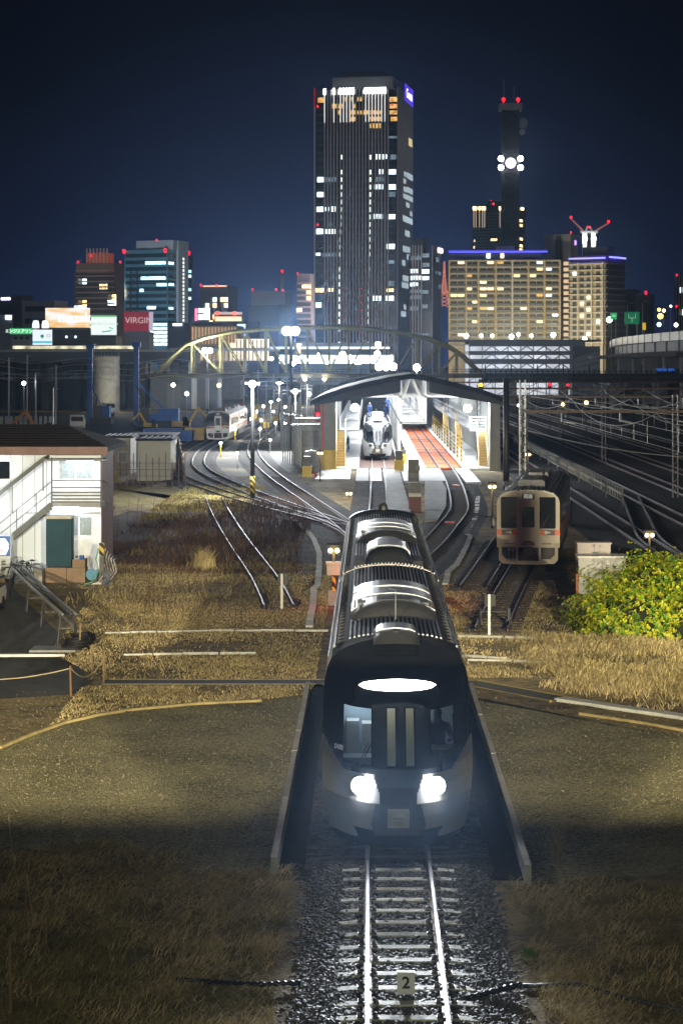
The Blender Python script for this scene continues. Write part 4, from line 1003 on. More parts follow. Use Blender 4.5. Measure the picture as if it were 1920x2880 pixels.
for k in range(110): mb.bar((16.6+.3*k/109,140+k,.15),(16.6+.3*k/109,140+k,.95),.025)
part(fn, 'bar_infill', mb, m_steel, world=True)
for i, (dx, dy, Y, e, r) in enumerate(((1262,883,300,e_red,.25),(1304,884,300,e_red,.2),(1104,884,260,E('amber_lamp',(1,.6,.02),9),.22),(1346,925,230,e_warm,.2),(1292,929,230,e_warm,.18),(1190,931,230,e_warm,.14))):
    g = P(dx, dy, Y); t = T('line_signal', ['left red signal light above the main line','right red signal light above the main line','amber signal light right of the shed roof','orange lamp above the main line, rightmost of three','orange lamp above the main line, middle of three','orange lamp above the main line, leftmost of three'][i], 'signal', (g.x, Y, -.25))
    mb = MB(); mb.tube([(0,.2,0),(0,.2,g.z+.9)], .07, 6); part(t, 'post', mb, m_black)
    mb = MB(); mb.box(-.28,.28,.0,.2,g.z-.35,g.z+.95); part(t, 'signal_head', mb, m_black)
    mb = MB(); mb.ball((0,-.05,g.z+.25), r, 10, 6); part(t, 'lamp', mb, e, True)
mb = MB(); g = G(1170,1150,-.25); t = T('brick_hut', 'small brown hut with a flat dark roof behind the beige railcar', 'hut', (9.2, 126, -.25))
mb = MB(); mb.box(-1.1,.7,0,1.6,0,2.2); part(t, 'wall', mb, M('hut_brown', (.20,.13,.12), .7))
mb = MB(); mb.box(-1.25,.85,-.15,1.75,2.2,2.4); part(t, 'roof', mb, m_black)
# ---------------------------------------------------------------- two storey prefab office at left
YB = 94.0
m_pw = M('prefab_panel', (.62,.68,.77), .5, v=.05, s=.7)
m_proof = M('prefab_roof', (.013,.011,.012), .8, v=.3, s=.8, spec=.2)
m_curt = M('curtain', (.26,.30,.32), .8, v=.25, s=9)
m_frame = M('aluminium_frame', (.62,.62,.63), .4, .3)
px = lambda dx, Y=YB: X(dx, Y)
pz = lambda dy, Y=YB: Z(dy, Y)
bd = T('prefab_office', 'two storey white prefab office with an outside stair at the left edge', 'building', (-16, YB, -.25))
def bp_(root, nm, mb, mats, smooth=False): return part(root, nm, mb, mats, smooth, world=True)
mb = MB(); mb.box(-24, px(232), YB, YB+4.2, -.05, pz(1040)); bp_(bd, 'wall', mb, m_pw)
mb = MB(); mb.box(px(232)+.005, px(232)+.05, YB+.03, YB+4.1, 2.9, pz(1042)); mb.box(px(232)+.005, px(232)+.03, YB+.03, YB+4.1, -.05, 2.9); bp_(bd, 'brown_end_wall', mb, m_brown)
mb = MB(); xr = px(232)+.45; e0, e1 = YB-1.3, YB+5.6; zr, ze = pz(972, YB+3)-.05, pz(1026, YB-1.3)
mb.add([(-25,e0,ze),(xr,e0,ze),(xr,e1,ze),(-25,e1,ze),(-25,YB+3,zr),(px(128),YB+3,zr),(-25,e0,ze-.22),(xr,e0,ze-.22),(xr,e1,ze-.22),(-25,e1,ze-.22)],
  [(0,1,5,4),(1,2,5),(2,3,4,5),(0,6,7,1),(1,7,8,2),(6,9,8,7)], 0)
rf = bp_(bd, 'roof', mb, m_proof)
mb = MB()
for k in range(9):
    t = (k+.5)/9; y = e0+(YB+3-e0)*t; z = ze+(zr-ze)*t; x1 = xr+(px(128)-xr)*t; mb.box(-25, x1, y-.04, y+.04, z, z+.06)
mb.v = [(x-bd.location.x, y-bd.location.y, z-bd.location.z) for x, y, z in mb.v]
part(rf, 'roof_batten', mb, m_proof)
mb = MB(); mb.box(-25, xr, e0-.06, e0, ze-.35, ze-.0); bp_(bd, 'fascia', mb, M('fascia_brown', (.19,.11,.10), .6))
mb = MB(); mb.box(px(104), xr-.15, YB-1.2, YB, pz(1056), pz(1052)); bp_(bd, 'soffit', mb, m_grey)
mb = MB()
for dx in (-3,24,52,80,107): mb.box(px(dx)-.012, px(dx)+.012, YB-.012, YB, 0, pz(1045))
bp_(bd, 'panel_seam', mb, m_grey)
def window(d0, d1, e0_, e1_, curtains=True, dark=False, paper=False):
    x0, x1, z0, z1 = px(d0), px(d1), pz(e1_), pz(e0_)
    mb = MB(); f = .05; mb.box(x0-f,x0,YB-.05,YB-.001,z0-f,z1+f).box(x1,x1+f,YB-.05,YB-.001,z0-f,z1+f).box(x0,x1,YB-.05,YB-.001,z1,z1+f).box(x0,x1,YB-.05,YB-.001,z0-f,z0)
    xm = (x0+x1)/2
    if not dark: mb.box(xm-.035,xm+.035,YB-.055,YB-.001,z0,z1)
    w_ = bp_(bd, 'window', mb, m_frame)
    L = bd.location
    if curtains:
        mb = MB(); rows = []; n = 120
        for z in (z0, z1): rows.append([(x0+(x1-x0)*k/n, YB-.022+.012*math.sin(k*1.1+math.sin(k*.37)*2), z) for k in range(n+1)])
        mb.grid(rows); mb.v = [(a-L.x,b-L.y,c-L.z) for a,b,c in mb.v]; part(w_, 'curtain', mb, m_curt, True)
    else:
        mb = MB(); mb.box(x0,x1,YB-.02,YB-.002,z0,z1); mb.v = [(a-L.x,b-L.y,c-L.z) for a,b,c in mb.v]; part(w_, 'pane', mb, m_dglass)
    if paper:
        mb = MB(); mb.box(px(177),px(193),YB-.045,YB-.038,pz(1079),pz(1066)); mb.v = [(a-L.x,b-L.y,c-L.z) for a,b,c in mb.v]; part(w_, 'paper_notice', mb, m_white)
window(136, 212, 1057, 1100, paper=False); 
mb = MB(); mb.box(px(177),px(195),YB-.06,YB-.052,pz(1082),pz(1068)); bp_(bd, 'paper_notice', mb, m_white)
window(152, 211, 1188, 1230)
window(-14, 23, 1056, 1100, curtains=False, dark=True)
mb = MB(); mb.box(px(152),px(211),YB-.03,YB-.001,pz(1300),pz(1237)); bp_(bd, 'door_leaf', mb, M('door_grey', (.55,.56,.58), .5))
mb = MB(); mb.box(px(137),px(213),YB-.03,YB-.001,pz(1150),pz(1102)); bp_(bd, 'door_leaf', mb, M('door_pale', (.66,.67,.70), .5))
# landing
zl = pz(1155, YB-1.2); YL = YB-1.2
mb = MB(); mb.box(px(119,YL), px(233,YL), YL, YB-.01, zl-.18, zl); ld = bp_(bd, 'landing', mb, m_grey)
def sub(root, nm, mb, mat, sm_=False):
    mb.v = [(a-bd.location.x, b-bd.location.y, c-bd.location.z) for a, b, c in mb.v]; return part(root, nm, mb, mat, sm_)
mb = MB()
for dy in (1131,1138,1146,1153): mb.bar((px(119,YL),YL,pz(dy,YL)),(px(233,YL),YL,pz(dy,YL)),.03,.075)
sub(ld, 'slat', mb, M('slat_grey', (.11,.115,.11), .5, .3))
mb = MB()
for dy in (1103,1120): mb.bar((px(119,YL),YL,pz(dy,YL)),(px(233,YL),YL,pz(dy,YL)),.045)
for dx in (119,232): mb.bar((px(dx,YL),YL,zl-.2),(px(dx,YL),YL,pz(1050,YL) if dx == 119 else pz(1050,YL)),.06)
mb.tube([(px(233,YL),YL,pz(1103,YL)),(px(242,YL),YL+.3,pz(1108,YL)),(px(247,YL),YL+.5,pz(1120,YL)),(px(247,YL),YL+.5,pz(1160,YL))], .03, 6)
sub(ld, 'hand_rail', mb, m_dgrey)
mb = MB(); mb.bar((px(62),YB-.4,pz(1177)),(px(232),YB-.4,pz(1177)),.06); mb.bar((px(118),YB-.5,pz(1181)),(px(118),YB-.5,zl-.1),.05)
mb.bar((px(163),YB-.35,pz(1185)),(px(186),YB-.35,pz(1185)),.05); mb.bar((px(175),YB-.35,pz(1190)),(px(175),YB-.35,pz(1185)),.05); bp_(bd, 'conduit', mb, m_grey)
# stair going down to the left
st = MB(); y0s, y1s = YL, YL+1.0
a = (px(119,YL), zl-.08); bq = (px(14,YL), pz(1243,YL)); cq = (px(-60,YL), pz(1305,YL))
for y in (y0s, y1s): st.bar((a[0],y,a[1]),(cq[0],y,cq[1]),.05,.26)
for k in range(18):
    t = (k+.5)/18; x, z = a[0]+(cq[0]-a[0])*t, a[1]+(cq[1]-a[1])*t; st.box(x-.14,x+.14,y0s+.03,y1s-.03,z+.0,z+.04)
m_stairg = M('stair_grey', (.06,.065,.062), .5, .3)
sr = bp_(bd, 'stair', st, m_stairg)
mb = MB()
for dz in (.55,1.02): mb.bar((a[0],YL,a[1]+dz),(cq[0],YL,cq[1]+dz),.04)
for t in (.2,.45,.7): mb.bar((a[0]+(cq[0]-a[0])*t,YL,a[1]+(cq[1]-a[1])*t),(a[0]+(cq[0]-a[0])*t,YL,a[1]+(cq[1]-a[1])*t+1.02),.04)
sub(sr, 'hand_rail', mb, m_dgrey)
Yc = YL-.1; mb = MB(); mb.bar((px(104,Yc),Yc,pz(1051,Yc)),(px(-60,Yc),Yc,pz(1180,Yc)),.10,.16); mb.bar((px(104,Yc),Yc+1.1,pz(1049,Yc)),(px(-60,Yc),Yc+1.1,pz(1178,Yc)),.10,.1)
mb.add([(px(104,Yc),Yc,pz(1048,Yc)),(px(104,Yc),Yc+1.1,pz(1047,Yc)),(px(-60,Yc),Yc+1.1,pz(1176,Yc)),(px(-60,Yc),Yc,pz(1177,Yc))], [(0,1,2,3)])
for dx, d0, d1 in ((99,1060,1128),(28,1112,1178)): mb.bar((px(dx,Yc),Yc,pz(d0,Yc)),(px(dx,Yc),Yc,pz(d1,Yc)),.05)
sub(sr, 'canopy', mb, m_stairg)
# fluorescent lamps under the eave and landing
for x0, x1, yy, z in ((px(125),px(225),YB-.6,pz(1058)), (px(90),px(220),YB-.5,zl-.22), (px(-60),px(70),YB-1.2,pz(1052))):
    mb = MB(); mb.box(x0+.6,x0+1.8,yy-.06,yy+.06,z-.06,z); bp_(bd, 'strip_lamp', mb, e_cool)
light('AREA', (px(175), YB-1.0, pz(1060)), 30, (.92,.97,1), 2.2, bd, sy=.2, target=(px(175), YB+.2, 2.5))
light('AREA', (px(140), YB-1.1, zl-.25), 34, (.9,.96,1), 2.6, bd, sy=.2, target=(px(150), YB+.1, 0))
light('AREA', (px(20), YB-2.6, 3.2), 60, (.93,.97,.97), 2.6, bd, sy=.3, target=(px(20), YB, 2.0))
# teal shelter box on brown blocks
tb = T('shelter_box', 'upright dark teal panel box standing on brown blocks before the prefab office', 'box', (px(136,92), 91.8, -.25))
mb = MB(); mb.box(-.54,.54,0,.9,.66,2.72); 
for k in range(12): mb.box(-.52+k*.09,-.50+k*.09,-.012,0,.7,2.66)
part(tb, 'teal_panel', mb, M('teal_sheet', (.003,.045,.07), .7, v=.15, s=2))
mb = MB(); mb.box(-.58,.56,-.05,.95,2.72,2.84); part(tb, 'top_board', mb, M('sun_bleached_board', (.45,.43,.38), .8))
m_block = M('brown_block', (.26,.18,.125), .85, v=.15, s=2)
bb = T('stacked_blocks', 'row of brown blocks with a higher one at right, under the teal box', 'blocks', (px(150,91.6), 91.5, -.25))
mb = MB(); mb.box(-.83,.05,0,1.0,0,.64); mb.box(.06,.85,.1,1.0,0,.62); mb.box(.30,.84,.12,.9,.63,.98); part(bb, 'block', mb, m_block)
sp_ = MB(); x = px(100,91.6); sp_.box(x-.35,x+.0,91.2,92,-.25,.35).box(x-.75,x-.35,91.1,92,-.25,.02); solo('block_steps', sp_, m_concrete, 'two pale concrete steps left of the brown blocks', 'steps')
mb = MB(); c = Vector((px(186,91.6), 91.9, .735)); mb.lathe(c, [(.10,0),(.11,.08),(.10,.16),(.001,.17)], 12); mb.box(c.x-.3,c.x-.1,91.8,92.0,.735,.76,1); solo('blue_pot', mb, [m_blue, m_white], 'small blue pot left on the higher brown block', 'pot', smooth=False)
mb = MB(); c = (px(208,91.2), 91.6, .1); mb.tube([(c[0],c[1]-.08,c[2]),(c[0],c[1]+.08,c[2])], .25, 14); mb.tube([(c[0],c[1]-.1,c[2]),(c[0],c[1]-.08,c[2])], .08, 10); solo('hose_reel', mb, M('reel_blue', (.03,.2,.36), .4), 'blue hose reel beside the brown blocks at the office corner', 'reel')
# hazard post at corner
hp = T('corner_post', 'grey post with a striped top at the right corner of the prefab office', 'post', (px(234,91), 91, -.25))
mb = MB(); mb.box(-.10,.10,-.1,.1,0,1.2); part(hp, 'post', mb, m_conc_dark)
mb = MB(); mb.box(-.11,.11,-.11,.11,1.2,1.75); part(hp, 'striped_guard', mb, m_haz)
for i, (c_, mt, lb) in enumerate(((0,M('mint_hose', (.1,.5,.32), .5),'thin mint green hose hanging at the office corner'), (.25,m_white,'tangled white pipes leaning behind the corner post'))):
    mb = MB(); x = px(225,91)+c_*1.2
    for k in range(1 if i == 0 else 5):
        q = k*.11; mb.tube([(x+q,91.2,1.25-q),(x+q-.1,91.1,.8),(x+q+.05,91,.3),(x+q-.25,90.7,-.15),(x-.5+q,90.4,-.2)], .022, 5)
    solo('hose', mb, mt, lb, 'hose', smooth=True)
# crumpled plastic sheeting
mb = MB(); rows = []; x = px(240,90.5)
for j in range(10): rows.append([(x+k*.045+.05*math.sin(j*2.1), 90.3-j*.06+.05*math.sin(k), .35-j*.06+.06*math.sin(k*2.3+j)) for k in range(8)])
mb.grid(rows); solo('plastic_sheet', mb, M('striped_sheet', (.16,.17,.20), .4, v=.7, s=8), 'crumpled grey plastic sheet beside the corner post', 'plastic sheet', smooth=True)
# vending machine
vm = T('vending_machine', 'pale vending machine with a glowing rounded front at the foot of the office stair', 'vending machine', (px(8,92), 92, -.25))
mb = MB(); mb.box(-1.0,.30,0,.8,.12,2.0); part(vm, 'cabinet', mb, M('vending_white', (.55,.58,.62), .4))
mb = MB(); mb.box(-.95,.28,-.02,0,1.1,1.96); part(vm, 'header', mb, m_blue)
mb = MB(); mb.prism_y([(-.9,1.15),(.10,1.15),(.22,1.4),(.22,1.65),(.08,1.86),(-.9,1.86)], -.05, -.02); part(vm, 'glowing_front', mb, E('vending_glow', (.95,.97,1), 1.1))
mb = MB(); 
for z in (1.32,1.56): 
    for k in range(9): mb.box(-.85+k*.1,-.80+k*.1,-.06,-.05,z,z+.04)
part(vm, 'button_row', mb, m_red)
mb = MB(); mb.box(-.1,.1,-.02,0,.5,.9).box(-.8,-.25,-.02,0,.25,.45); part(vm, 'slot', mb, m_dgrey)
# bicycles
def bicycle(label, x, y, rz, tint):
    t = T('bicycle', label, 'bicycle', (x, y, -.25), rz, 'bicycles under the office stair')
    for wx in (-.52,.52):
        mb = MB(); mb.tube([(wx+.32*math.cos(a),0,.33+.32*math.sin(a)) for a in np.linspace(0,2*PI,21)], .018, 6, cap=False)
        w_ = part(t, 'wheel', mb, m_rubber, True)
        mb = MB(); 
        for a in np.linspace(0,PI,9)[:-1]: mb.bar((wx-.31*math.cos(a),0,.33-.31*math.sin(a)),(wx+.31*math.cos(a),0,.33+.31*math.sin(a)),.005)
        part(w_, 'spokes', mb, m_steel)
        mb = MB(); mb.tube([(wx+.37*math.cos(a),0,.33+.37*math.sin(a)) for a in np.linspace(.5,2.6,10)], .02, 5); part(t, 'mudguard', mb, m_steel)
    mb = MB(); 
    for a, b in (((-.52,.33),(-.18,.30)),((-.18,.30),(-.30,.75)),((-.18,.30),(.35,.72)),((-.27,.62),(.35,.78)),((-.52,.33),(-.27,.62)),((.35,.90),(.52,.33))): mb.tube([(a[0],0,a[1]),(b[0],0,b[1])], .02, 6)
    part(t, 'frame', mb, tint, True)
    mb = MB(); mb.tube([(.28,-.28,1.02),(.36,-.22,1.0),(.36,.22,1.0),(.28,.28,1.02)], .014, 6).tube([(.35,0,.9),(.36,0,1.0)], .016, 6); part(t, 'handlebar', mb, m_steel, True)
    mb = MB(); mb.lathe((-.32,0,.78), [(.001,0),(.10,.01),(.11,.05),(.05,.09),(.001,.09)], 10); part(t, 'saddle', mb, m_black, True)
    mb = MB(); mb.box(.45,.78,-.16,.16,.72,.74)
    for q in (0,.12,.24): mb.box(.45,.78,-.17,-.16,.72+q,.73+q).box(.45,.78,.16,.17,.72+q,.73+q).box(.78,.79,-.16,.16,.72+q,.73+q)
    part(t, 'basket', mb, m_steel); return t
bicycle('bicycle with black saddle parked nearest the teal box under the stair', px(56,92.6), 92.8, PI+.5, m_black)
bicycle('bicycle with a front basket parked beside the vending machine', px(38,92.2), 92.3, PI+.9, m_dgrey)
bicycle('low folding bicycle standing between the two taller bicycles', px(47,91.8), 91.7, PI+.2, m_black)
# pipe stands with long pipes
A, B = G(45,1368,-.23), G(158,1482,-.23)
d_ = (B-A).normalized(); nrm = Vector((d_.y, -d_.x, 0))
for i, t in enumerate((0, .36, .66, .97)):
    c = A.lerp(B, t); mb = MB()
    for s in (-.35,.35):
        for q in (-.3,.3): mb.bar((c.x+nrm.x*s+d_.x*q, c.y+nrm.y*s+d_.y*q, -.24),(c.x+nrm.x*s*.6, c.y+nrm.y*s*.6, .75),.045)
    mb.bar(c+nrm*.3+Vector((0,0,.98)), c-nrm*.3+Vector((0,0,.98)), .07); mb.bar(c+nrm*.33+Vector((0,0,.5)), c-nrm*.33+Vector((0,0,.5)), .04)
    solo('pipe_trestle', mb, [m_dgrey], 'dark steel trestle carrying the long pipes, %s from the office' % ORD[i], 'trestle', 'trestles under the long pipes')
for i, (o, z, rr, mt) in enumerate(((.24,.83,.05,m_steel),(-.2,.83,.05,m_steel),(.05,.80,.04,m_black),(-.05,.86,.035,m_dgrey),(-.26,.32,.045,m_steel))):
    mb = MB(); a_, b_ = A+nrm*o-d_*.6, B+nrm*o+d_*(.3 if i < 4 else -.8); mb.tube([(a_.x,a_.y,z),((a_+b_).x/2,(a_+b_).y/2,z-.05),(b_.x,b_.y,z)], rr, 8)
    solo('long_pipe', mb, mt, ['long bright pipe on the right side of the trestles','long bright pipe on the left side of the trestles','long black pipe between the bright ones on the trestles','thin dark pipe lying on top of the trestles','long bright pipe low on the trestle legs'][i], 'pipe', smooth=True)
mb = MB(); g = G(125,1492,-.2); mb.box(g.x-.75,g.x+.75,g.y-.5,g.y+.6,-.23,-.16); solo('steel_plate', mb, m_grey, 'flat grey steel plate on the asphalt by the last trestle', 'plate')
mb = MB(); a_, b_ = G(-40,1506,-.2), G(150,1505,-.2); mb.bar(a_, b_, .3, .10); solo('kerb_beam', mb, m_steel, 'long pale beam lying across the asphalt in front of the trestles', 'beam')
# coiled cables and rope posts
for i, (dx, dy) in enumerate(((175,1490),(190,1478))):
    g = G(dx, dy); mb = MB()
    for k in range(7): 
        rr = .35+.05*R.random(); ox, oy = R.uniform(-.1,.1), R.uniform(-.1,.1); mb.tube([(g.x+ox+rr*math.cos(a), g.y+oy+rr*math.sin(a), -.2+k*.05+.03*math.sin(a*2)) for a in np.linspace(0,2*PI,17)], .03, 5, cap=False)
    solo('cable_coil', mb, m_rubber, ['coil of black cable at the end of the long pipes','smaller coil of black cable behind the first one'][i], 'cable coil', smooth=True)
pp = [(-60,1575),(163,1598),(238,1570),(212,1545),(183,1490)]
ps = []
for i, (dx, dy) in enumerate(pp[1:]):
    g = G(dx, dy); mb = MB(); mb.tube([(g.x,g.y,-.25),(g.x+R.uniform(-.03,.03),g.y,.62)], .03, 6); ps.append(g)
    solo('rope_post', mb, M('rusty_post', (.20,.11,.05), .8) if i == 0 else m_wood, 'thin rusty rope post at the edge of the asphalt, %s from the front' % ORD[i], 'post', 'rope posts by the asphalt')
q0 = Vector((-14,ps[0].y+1,0)); L = [q0]+ps
for i in range(3):
    a_, b_ = L[i], L[i+1]; mb = MB(); mb.tube([(a_.x+(b_.x-a_.x)*t, a_.y+(b_.y-a_.y)*t, .55-.5*4*t*(1-t)*.8) for t in np.linspace(0,1,12)], .016, 5)
    solo('barrier_rope', mb, m_rope, ['sagging rope from the left edge to the rusty front post','short sagging rope between the two posts nearest the yellow-edged path','short sagging rope behind the two nearest rope posts'][i], 'rope')
# sliver of a white van at the edge
vn = T('parked_van', 'white van at the left edge of which only the rear corner shows', 'van', (-14.86, 80.5, -.23), PI/2); vn.scale = (1,1,.74)
mb = MB(); mb.prism_y([(-1.3,.35),(1.9,.35),(2.1,.8),(1.9,1.1),(1.3,1.85),(-1.2,1.9),(-1.35,1.5)], -.82, .82); part(vn, 'body', mb, m_white)
for x in (-.9,1.3):
    for s in (-1,1):
        mb = MB(); mb.tube([(x,s*.70,.32),(x,s*.84,.32)], .32, 14); part(vn, 'wheel', mb, m_rubber)
mb = MB(); mb.prism_y([(1.36,1.75),(1.86,1.15),(.4,1.15),(.4,1.75)], -.83, .83); part(vn, 'side_window', mb, m_dglass)
# two cream huts and fences behind the office
for i, (d0, d1, dyt, dyb, lb) in enumerate(((316,392,1012,1062,'cream prefab hut with a dark flat roof behind the fence, right of two'),(232,300,1006,1058,'cream prefab hut with one curtained window right of the office roof'))):
    Y = 172+i*10; x0, x1 = X(d0, Y), X(d1, Y); t = T('prefab_hut', lb, 'hut', ((x0+x1)/2, Y, -.25)); h = Z(dyt, Y)+.25; wd = (x1-x0)/2
    mb = MB(); mb.box(-wd,wd,0,4.5,0,h); part(t, 'wall', mb, m_cream if i == 0 else M('hut_panel', (.36,.35,.30), .6))
    mb = MB(); mb.box(-wd-.15,wd+.2,-.25,4.8,h,h+.18); rf = part(t, 'roof', mb, m_proof)
    mb = MB(); 
    for k in range(6): mb.bar((-wd+.3+k*wd*.36,-.2,h+.18),(-wd+.3+k*wd*.36,4.6,h+.25),.07)
    part(rf, 'roof_rib', mb, m_dgrey)
    if i == 1:
        mb = MB(); mb.box(.2,.95,-.03,0,1.0,1.95); part(t, 'window', mb, m_frame); 
        mb = MB(); mb.box(.26,.89,-.04,-.03,1.05,1.9); part(t, 'curtain', mb, m_curt)
fe = T('mesh_fence', 'rusty wire fence in front of the two cream huts', 'fence', (X(340,163), 163, -.25))
mb = MB()
xs = np.linspace(X(262,163), X(425,163), 12)
m_rustb = M('rust_brown', (.16,.08,.04), .8)
for x in xs: mb = MB(); mb.bar((x,163,-.25),(x,163,1.9+R.uniform(-.2,.5)),.06); part(fe, 'fence_post', mb, m_rustb, world=True)
mb = MB()
for z in (.1,.6,1.1,1.6): mb.bar((xs[0],163,z),(xs[-1],163,z),.03)
for k in range(34): x = xs[0]+(xs[-1]-xs[0])*k/33; mb.bar((x,163.05,-.2),(x+.4,163.05,1.55),.012)
part(fe, 'wire_infill', mb, m_dgrey, world=True)
hd = T('site_hoarding', 'orange site hoarding running back beside the outer left track', 'hoarding', (-20, 200, -.25))
mb = MB(); n = 9
for k in range(n):
    a_, b_ = G(432-6*k*.2,1090,-.25), None
    y0, y1 = 168+k*10, 168+k*10+9.6; x0, x1 = -14.6-.95*k, -14.6-.95*(k+.97); mb.bar((x0,y0,.45),(x1,y1,.45),.08,1.4)
part(hd, 'panel', mb, M('hoarding_orange', (.46,.27,.07), .7, v=.25, s=.8), world=True)
for k in range(n+1): mb = MB(); mb.bar((-14.6-.95*k,168+k*10,-.25),(-14.6-.95*k,168+k*10,1.4),.08); part(hd, 'post', mb, m_dgrey, world=True)
# ================================================================ the city behind
light('SUN', (0,-30,60), .055, (.86,.88,1), rot=(math.radians(52),0,math.radians(-14))).data.angle = .5  # added dim fill from behind the camera for the building fronts
class B_:
    "building whose nearest corner is seen at dxR, front towards dxL, right side towards dxS"
    def __init__(s, name, label, cat, dxL, dxR, dxS, dytop, D, th, group=None):
        s.th = math.radians(th); s.D = D; s.bx = X(dxR, D); s.c, s.sn = math.cos(s.th), math.sin(s.th)
        s.w = s.wf(dxL); s.s = s.sf(dxS) if dxS else 30.
        s.h = Z(dytop, D); s.root = T(name, label, cat, (s.bx, D, 0), -s.th, group)
    def wf(s, dx): t = (dx-VX)/F; return (s.bx-t*s.D)/(s.c+t*s.sn)
    def sf(s, dx): t = (dx-VX)/F; return (t*s.D-s.bx)/(s.sn-t*s.c)
    def f(s, dx, dy): a = s.wf(dx); return -a, Z(dy, s.D+a*s.sn)
    def r(s, dx, dy): a = s.sf(dx); return a, Z(dy, s.D+a*s.c)
    def wall(s, mat, name='wall', z0=-.3, z1=None, x0=None, x1=0, y0=0, y1=None):
        mb = MB(); mb.box(-s.w if x0 is None else x0, x1, y0, s.s if y1 is None else y1, z0, s.h if z1 is None else z1); return part(s.root, name, mb, mat)
    def fbox(s, name, d0, d1, e0, e1, mat, depth=.4, y=0.):
        x0, z1 = s.f(d0, e0); x1, _ = s.f(d1, e0); _, z0 = s.f((d0+d1)/2, e1); mb = MB(); mb.box(x0, x1, y-depth, y, z0, z1); return part(s.root, name, mb, mat)
    def rbox(s, name, d0, d1, e0, e1, mat, depth=.4):
        y0, _ = s.r(d0, e0); y1, _ = s.r(d1, e0); _, z1 = s.r((d0+d1)/2, e0); _, z0 = s.r((d0+d1)/2, e1); mb = MB(); mb.box(0, depth, y0, y1, z0, z1); return part(s.root, name, mb, mat)
    def fgrid(s, xs, zs, ww, hh, mat, name='window', lit=None, plit=0., litm=(), dep=.08, side=False, limit=98, pitch=None):
        me = {}
        def get(mt):
            if mt.name not in me:
                mb = MB(); mb.box(-ww/2, ww/2, -dep, dep*.2, 0, hh); me[mt.name] = mb.mesh(name, mt)
            return me[mt.name]
        extra = MB(); n = 0
        pts = [(x, z) for z in zs for x in xs]; R.shuffle(pts)
        isl = {p: R.random() < plit for p in pts}
        pts.sort(key=lambda p: not isl[p])
        for (x, z) in pts:
            mt = R.choice(litm) if isl[(x, z)] else mat
            if mt is None: continue
            if n < limit:
                o = link('lit_window' if isl[(x, z)] else name, get(mt), s.root, (0, x, z) if side else (x, 0, z), PI/2 if side else 0); n += 1
            else:
                if side: extra.box(-dep*.2, dep, x-ww/2, x+ww/2, z, z+hh)
                else: extra.box(x-ww/2, x+ww/2, -dep, dep*.2, z, z+hh)
        if extra.v: o = part(s.root, 'dark_windows', extra, mat); o['kind'] = 'stuff'
def red(root, x, y, z, r=.9, name='warning_light'):
    mb = MB(); r *= .62; mb.ball((0,0,0), r, 8, 5); mb.box(-r*.3,r*.3,-r*.3,r*.3,-r*1.6,-r*.5); return part(root, name, mb, e_red, True, loc=(x,y,z))
def glassm(name, c, r=.25): return M(name, c, r, .2, v=.25, s=.15, spec=.7)
m_g1 = glassm('tower_glass', (.022,.026,.034)); m_fin = M('pale_fin', (.52,.49,.47), .5, v=.1)
m_stone = M('grey_stone_wall', (.36,.33,.35), .7, v=.1, s=.05)
m_roofd = M('dark_roof_plant', (.04,.042,.05), .7)

# ---- the tallest tower
t1 = B_('office_tower', 'tallest dark office tower with pale vertical fins and a lit crown', 'tower', 722, 912, 946, 203, 1200, 9.4)
t1.wall(m_g1)
zx = lambda a: (860+a/4.612)*.8167
zy = lambda a: (190+a/4.612)*.8167
ztop = t1.h
mb = MB(); mb.box(0,.6,-.4,t1.s,-.3,ztop+1.5); part(t1.root, 'side_wall', mb, m_stone)
mb = MB(); mb.box(-t1.w+9,-3,6,t1.s-6,ztop,ztop+8); part(t1.root, 'roof_plant', mb, m_roofd)
mb = MB(); mb.box(-t1.w+13,-10,14,t1.s-10,ztop+8,ztop+12); part(t1.root, 'roof_screen', mb, m_roofd)
mb = MB(); mb.box(-.35,.35,-.8,.2,-.3,ztop+.2); finm = mb.mesh('facade_fin', m_fin)
fx = [t1.f(zx(a), 400)[0] for a in (245,285,325,366,408,450,490,531,572,613,654,694,736,777,819,860,901,942,984,1026,1066)]
for x in fx: link('facade_fin', finm, t1.root, (x, 0, 0))
mb = MB(); mb.box(-t1.w-.3,-t1.w+.5,-.5,t1.s,-.3,ztop); part(t1.root, 'edge_fin', mb, m_fin)
mb = MB(); mb.box(-.5,.5,-1.0,-.3,0,3.2); crm = mb.mesh('crown_lamp', e_white)
mb = MB(); mb.box(-.26,.26,-.9,-.8,0,16); crl = mb.mesh('lit_fin_edge', E('fin_glow', (1,.97,.9), .9))  # glowing strip stands for the crown lamps' light on the fin
for i in (0,3,5,6,7,8,9,13,14,15,16,17,18,19):
    link('crown_lamp', crm, t1.root, (fx[i], 0, ztop-2.4)); link('lit_fin_edge', crl, t1.root, (fx[i], 0, ztop-18.4))
# floors as faint spandrels
m_span = M('spandrel', (.035,.04,.05), .45, v=.2)
for k in range(37):
    mb = MB() if k == 0 else mb
    if k == 0: mb.box(-t1.w+1.5,-2,-.12,0,0,.9); spm = mb.mesh('spandrel', m_span)
    link('spandrel', spm, t1.root, (0, 0, 3+k*4.2))
def lit(b, rows, mat, h=None, dep=.2, nm='lit_window', zxf=zx, zyf=zy):
    for (a0, a1, c0, c1) in rows: b.fbox(nm, zxf(a0), zxf(a1), zyf(c0), zyf(c1), mat, dep)
st_ys = [1130,1325,1420,1518,1615,1712,1808,1905,2000]
e_stair = E('stair_light', (.9,1,.85), 2.2)
for k in range(34):
    yy = 1130+97*k
    if k in (1, 14, 24): continue
    for a in ((450,470),(828,846)): sh = -(yy-1130)*.012; lit(t1, [(a[0]+sh,a[1]+sh,yy,yy+58)], e_stair, nm='stair_window')
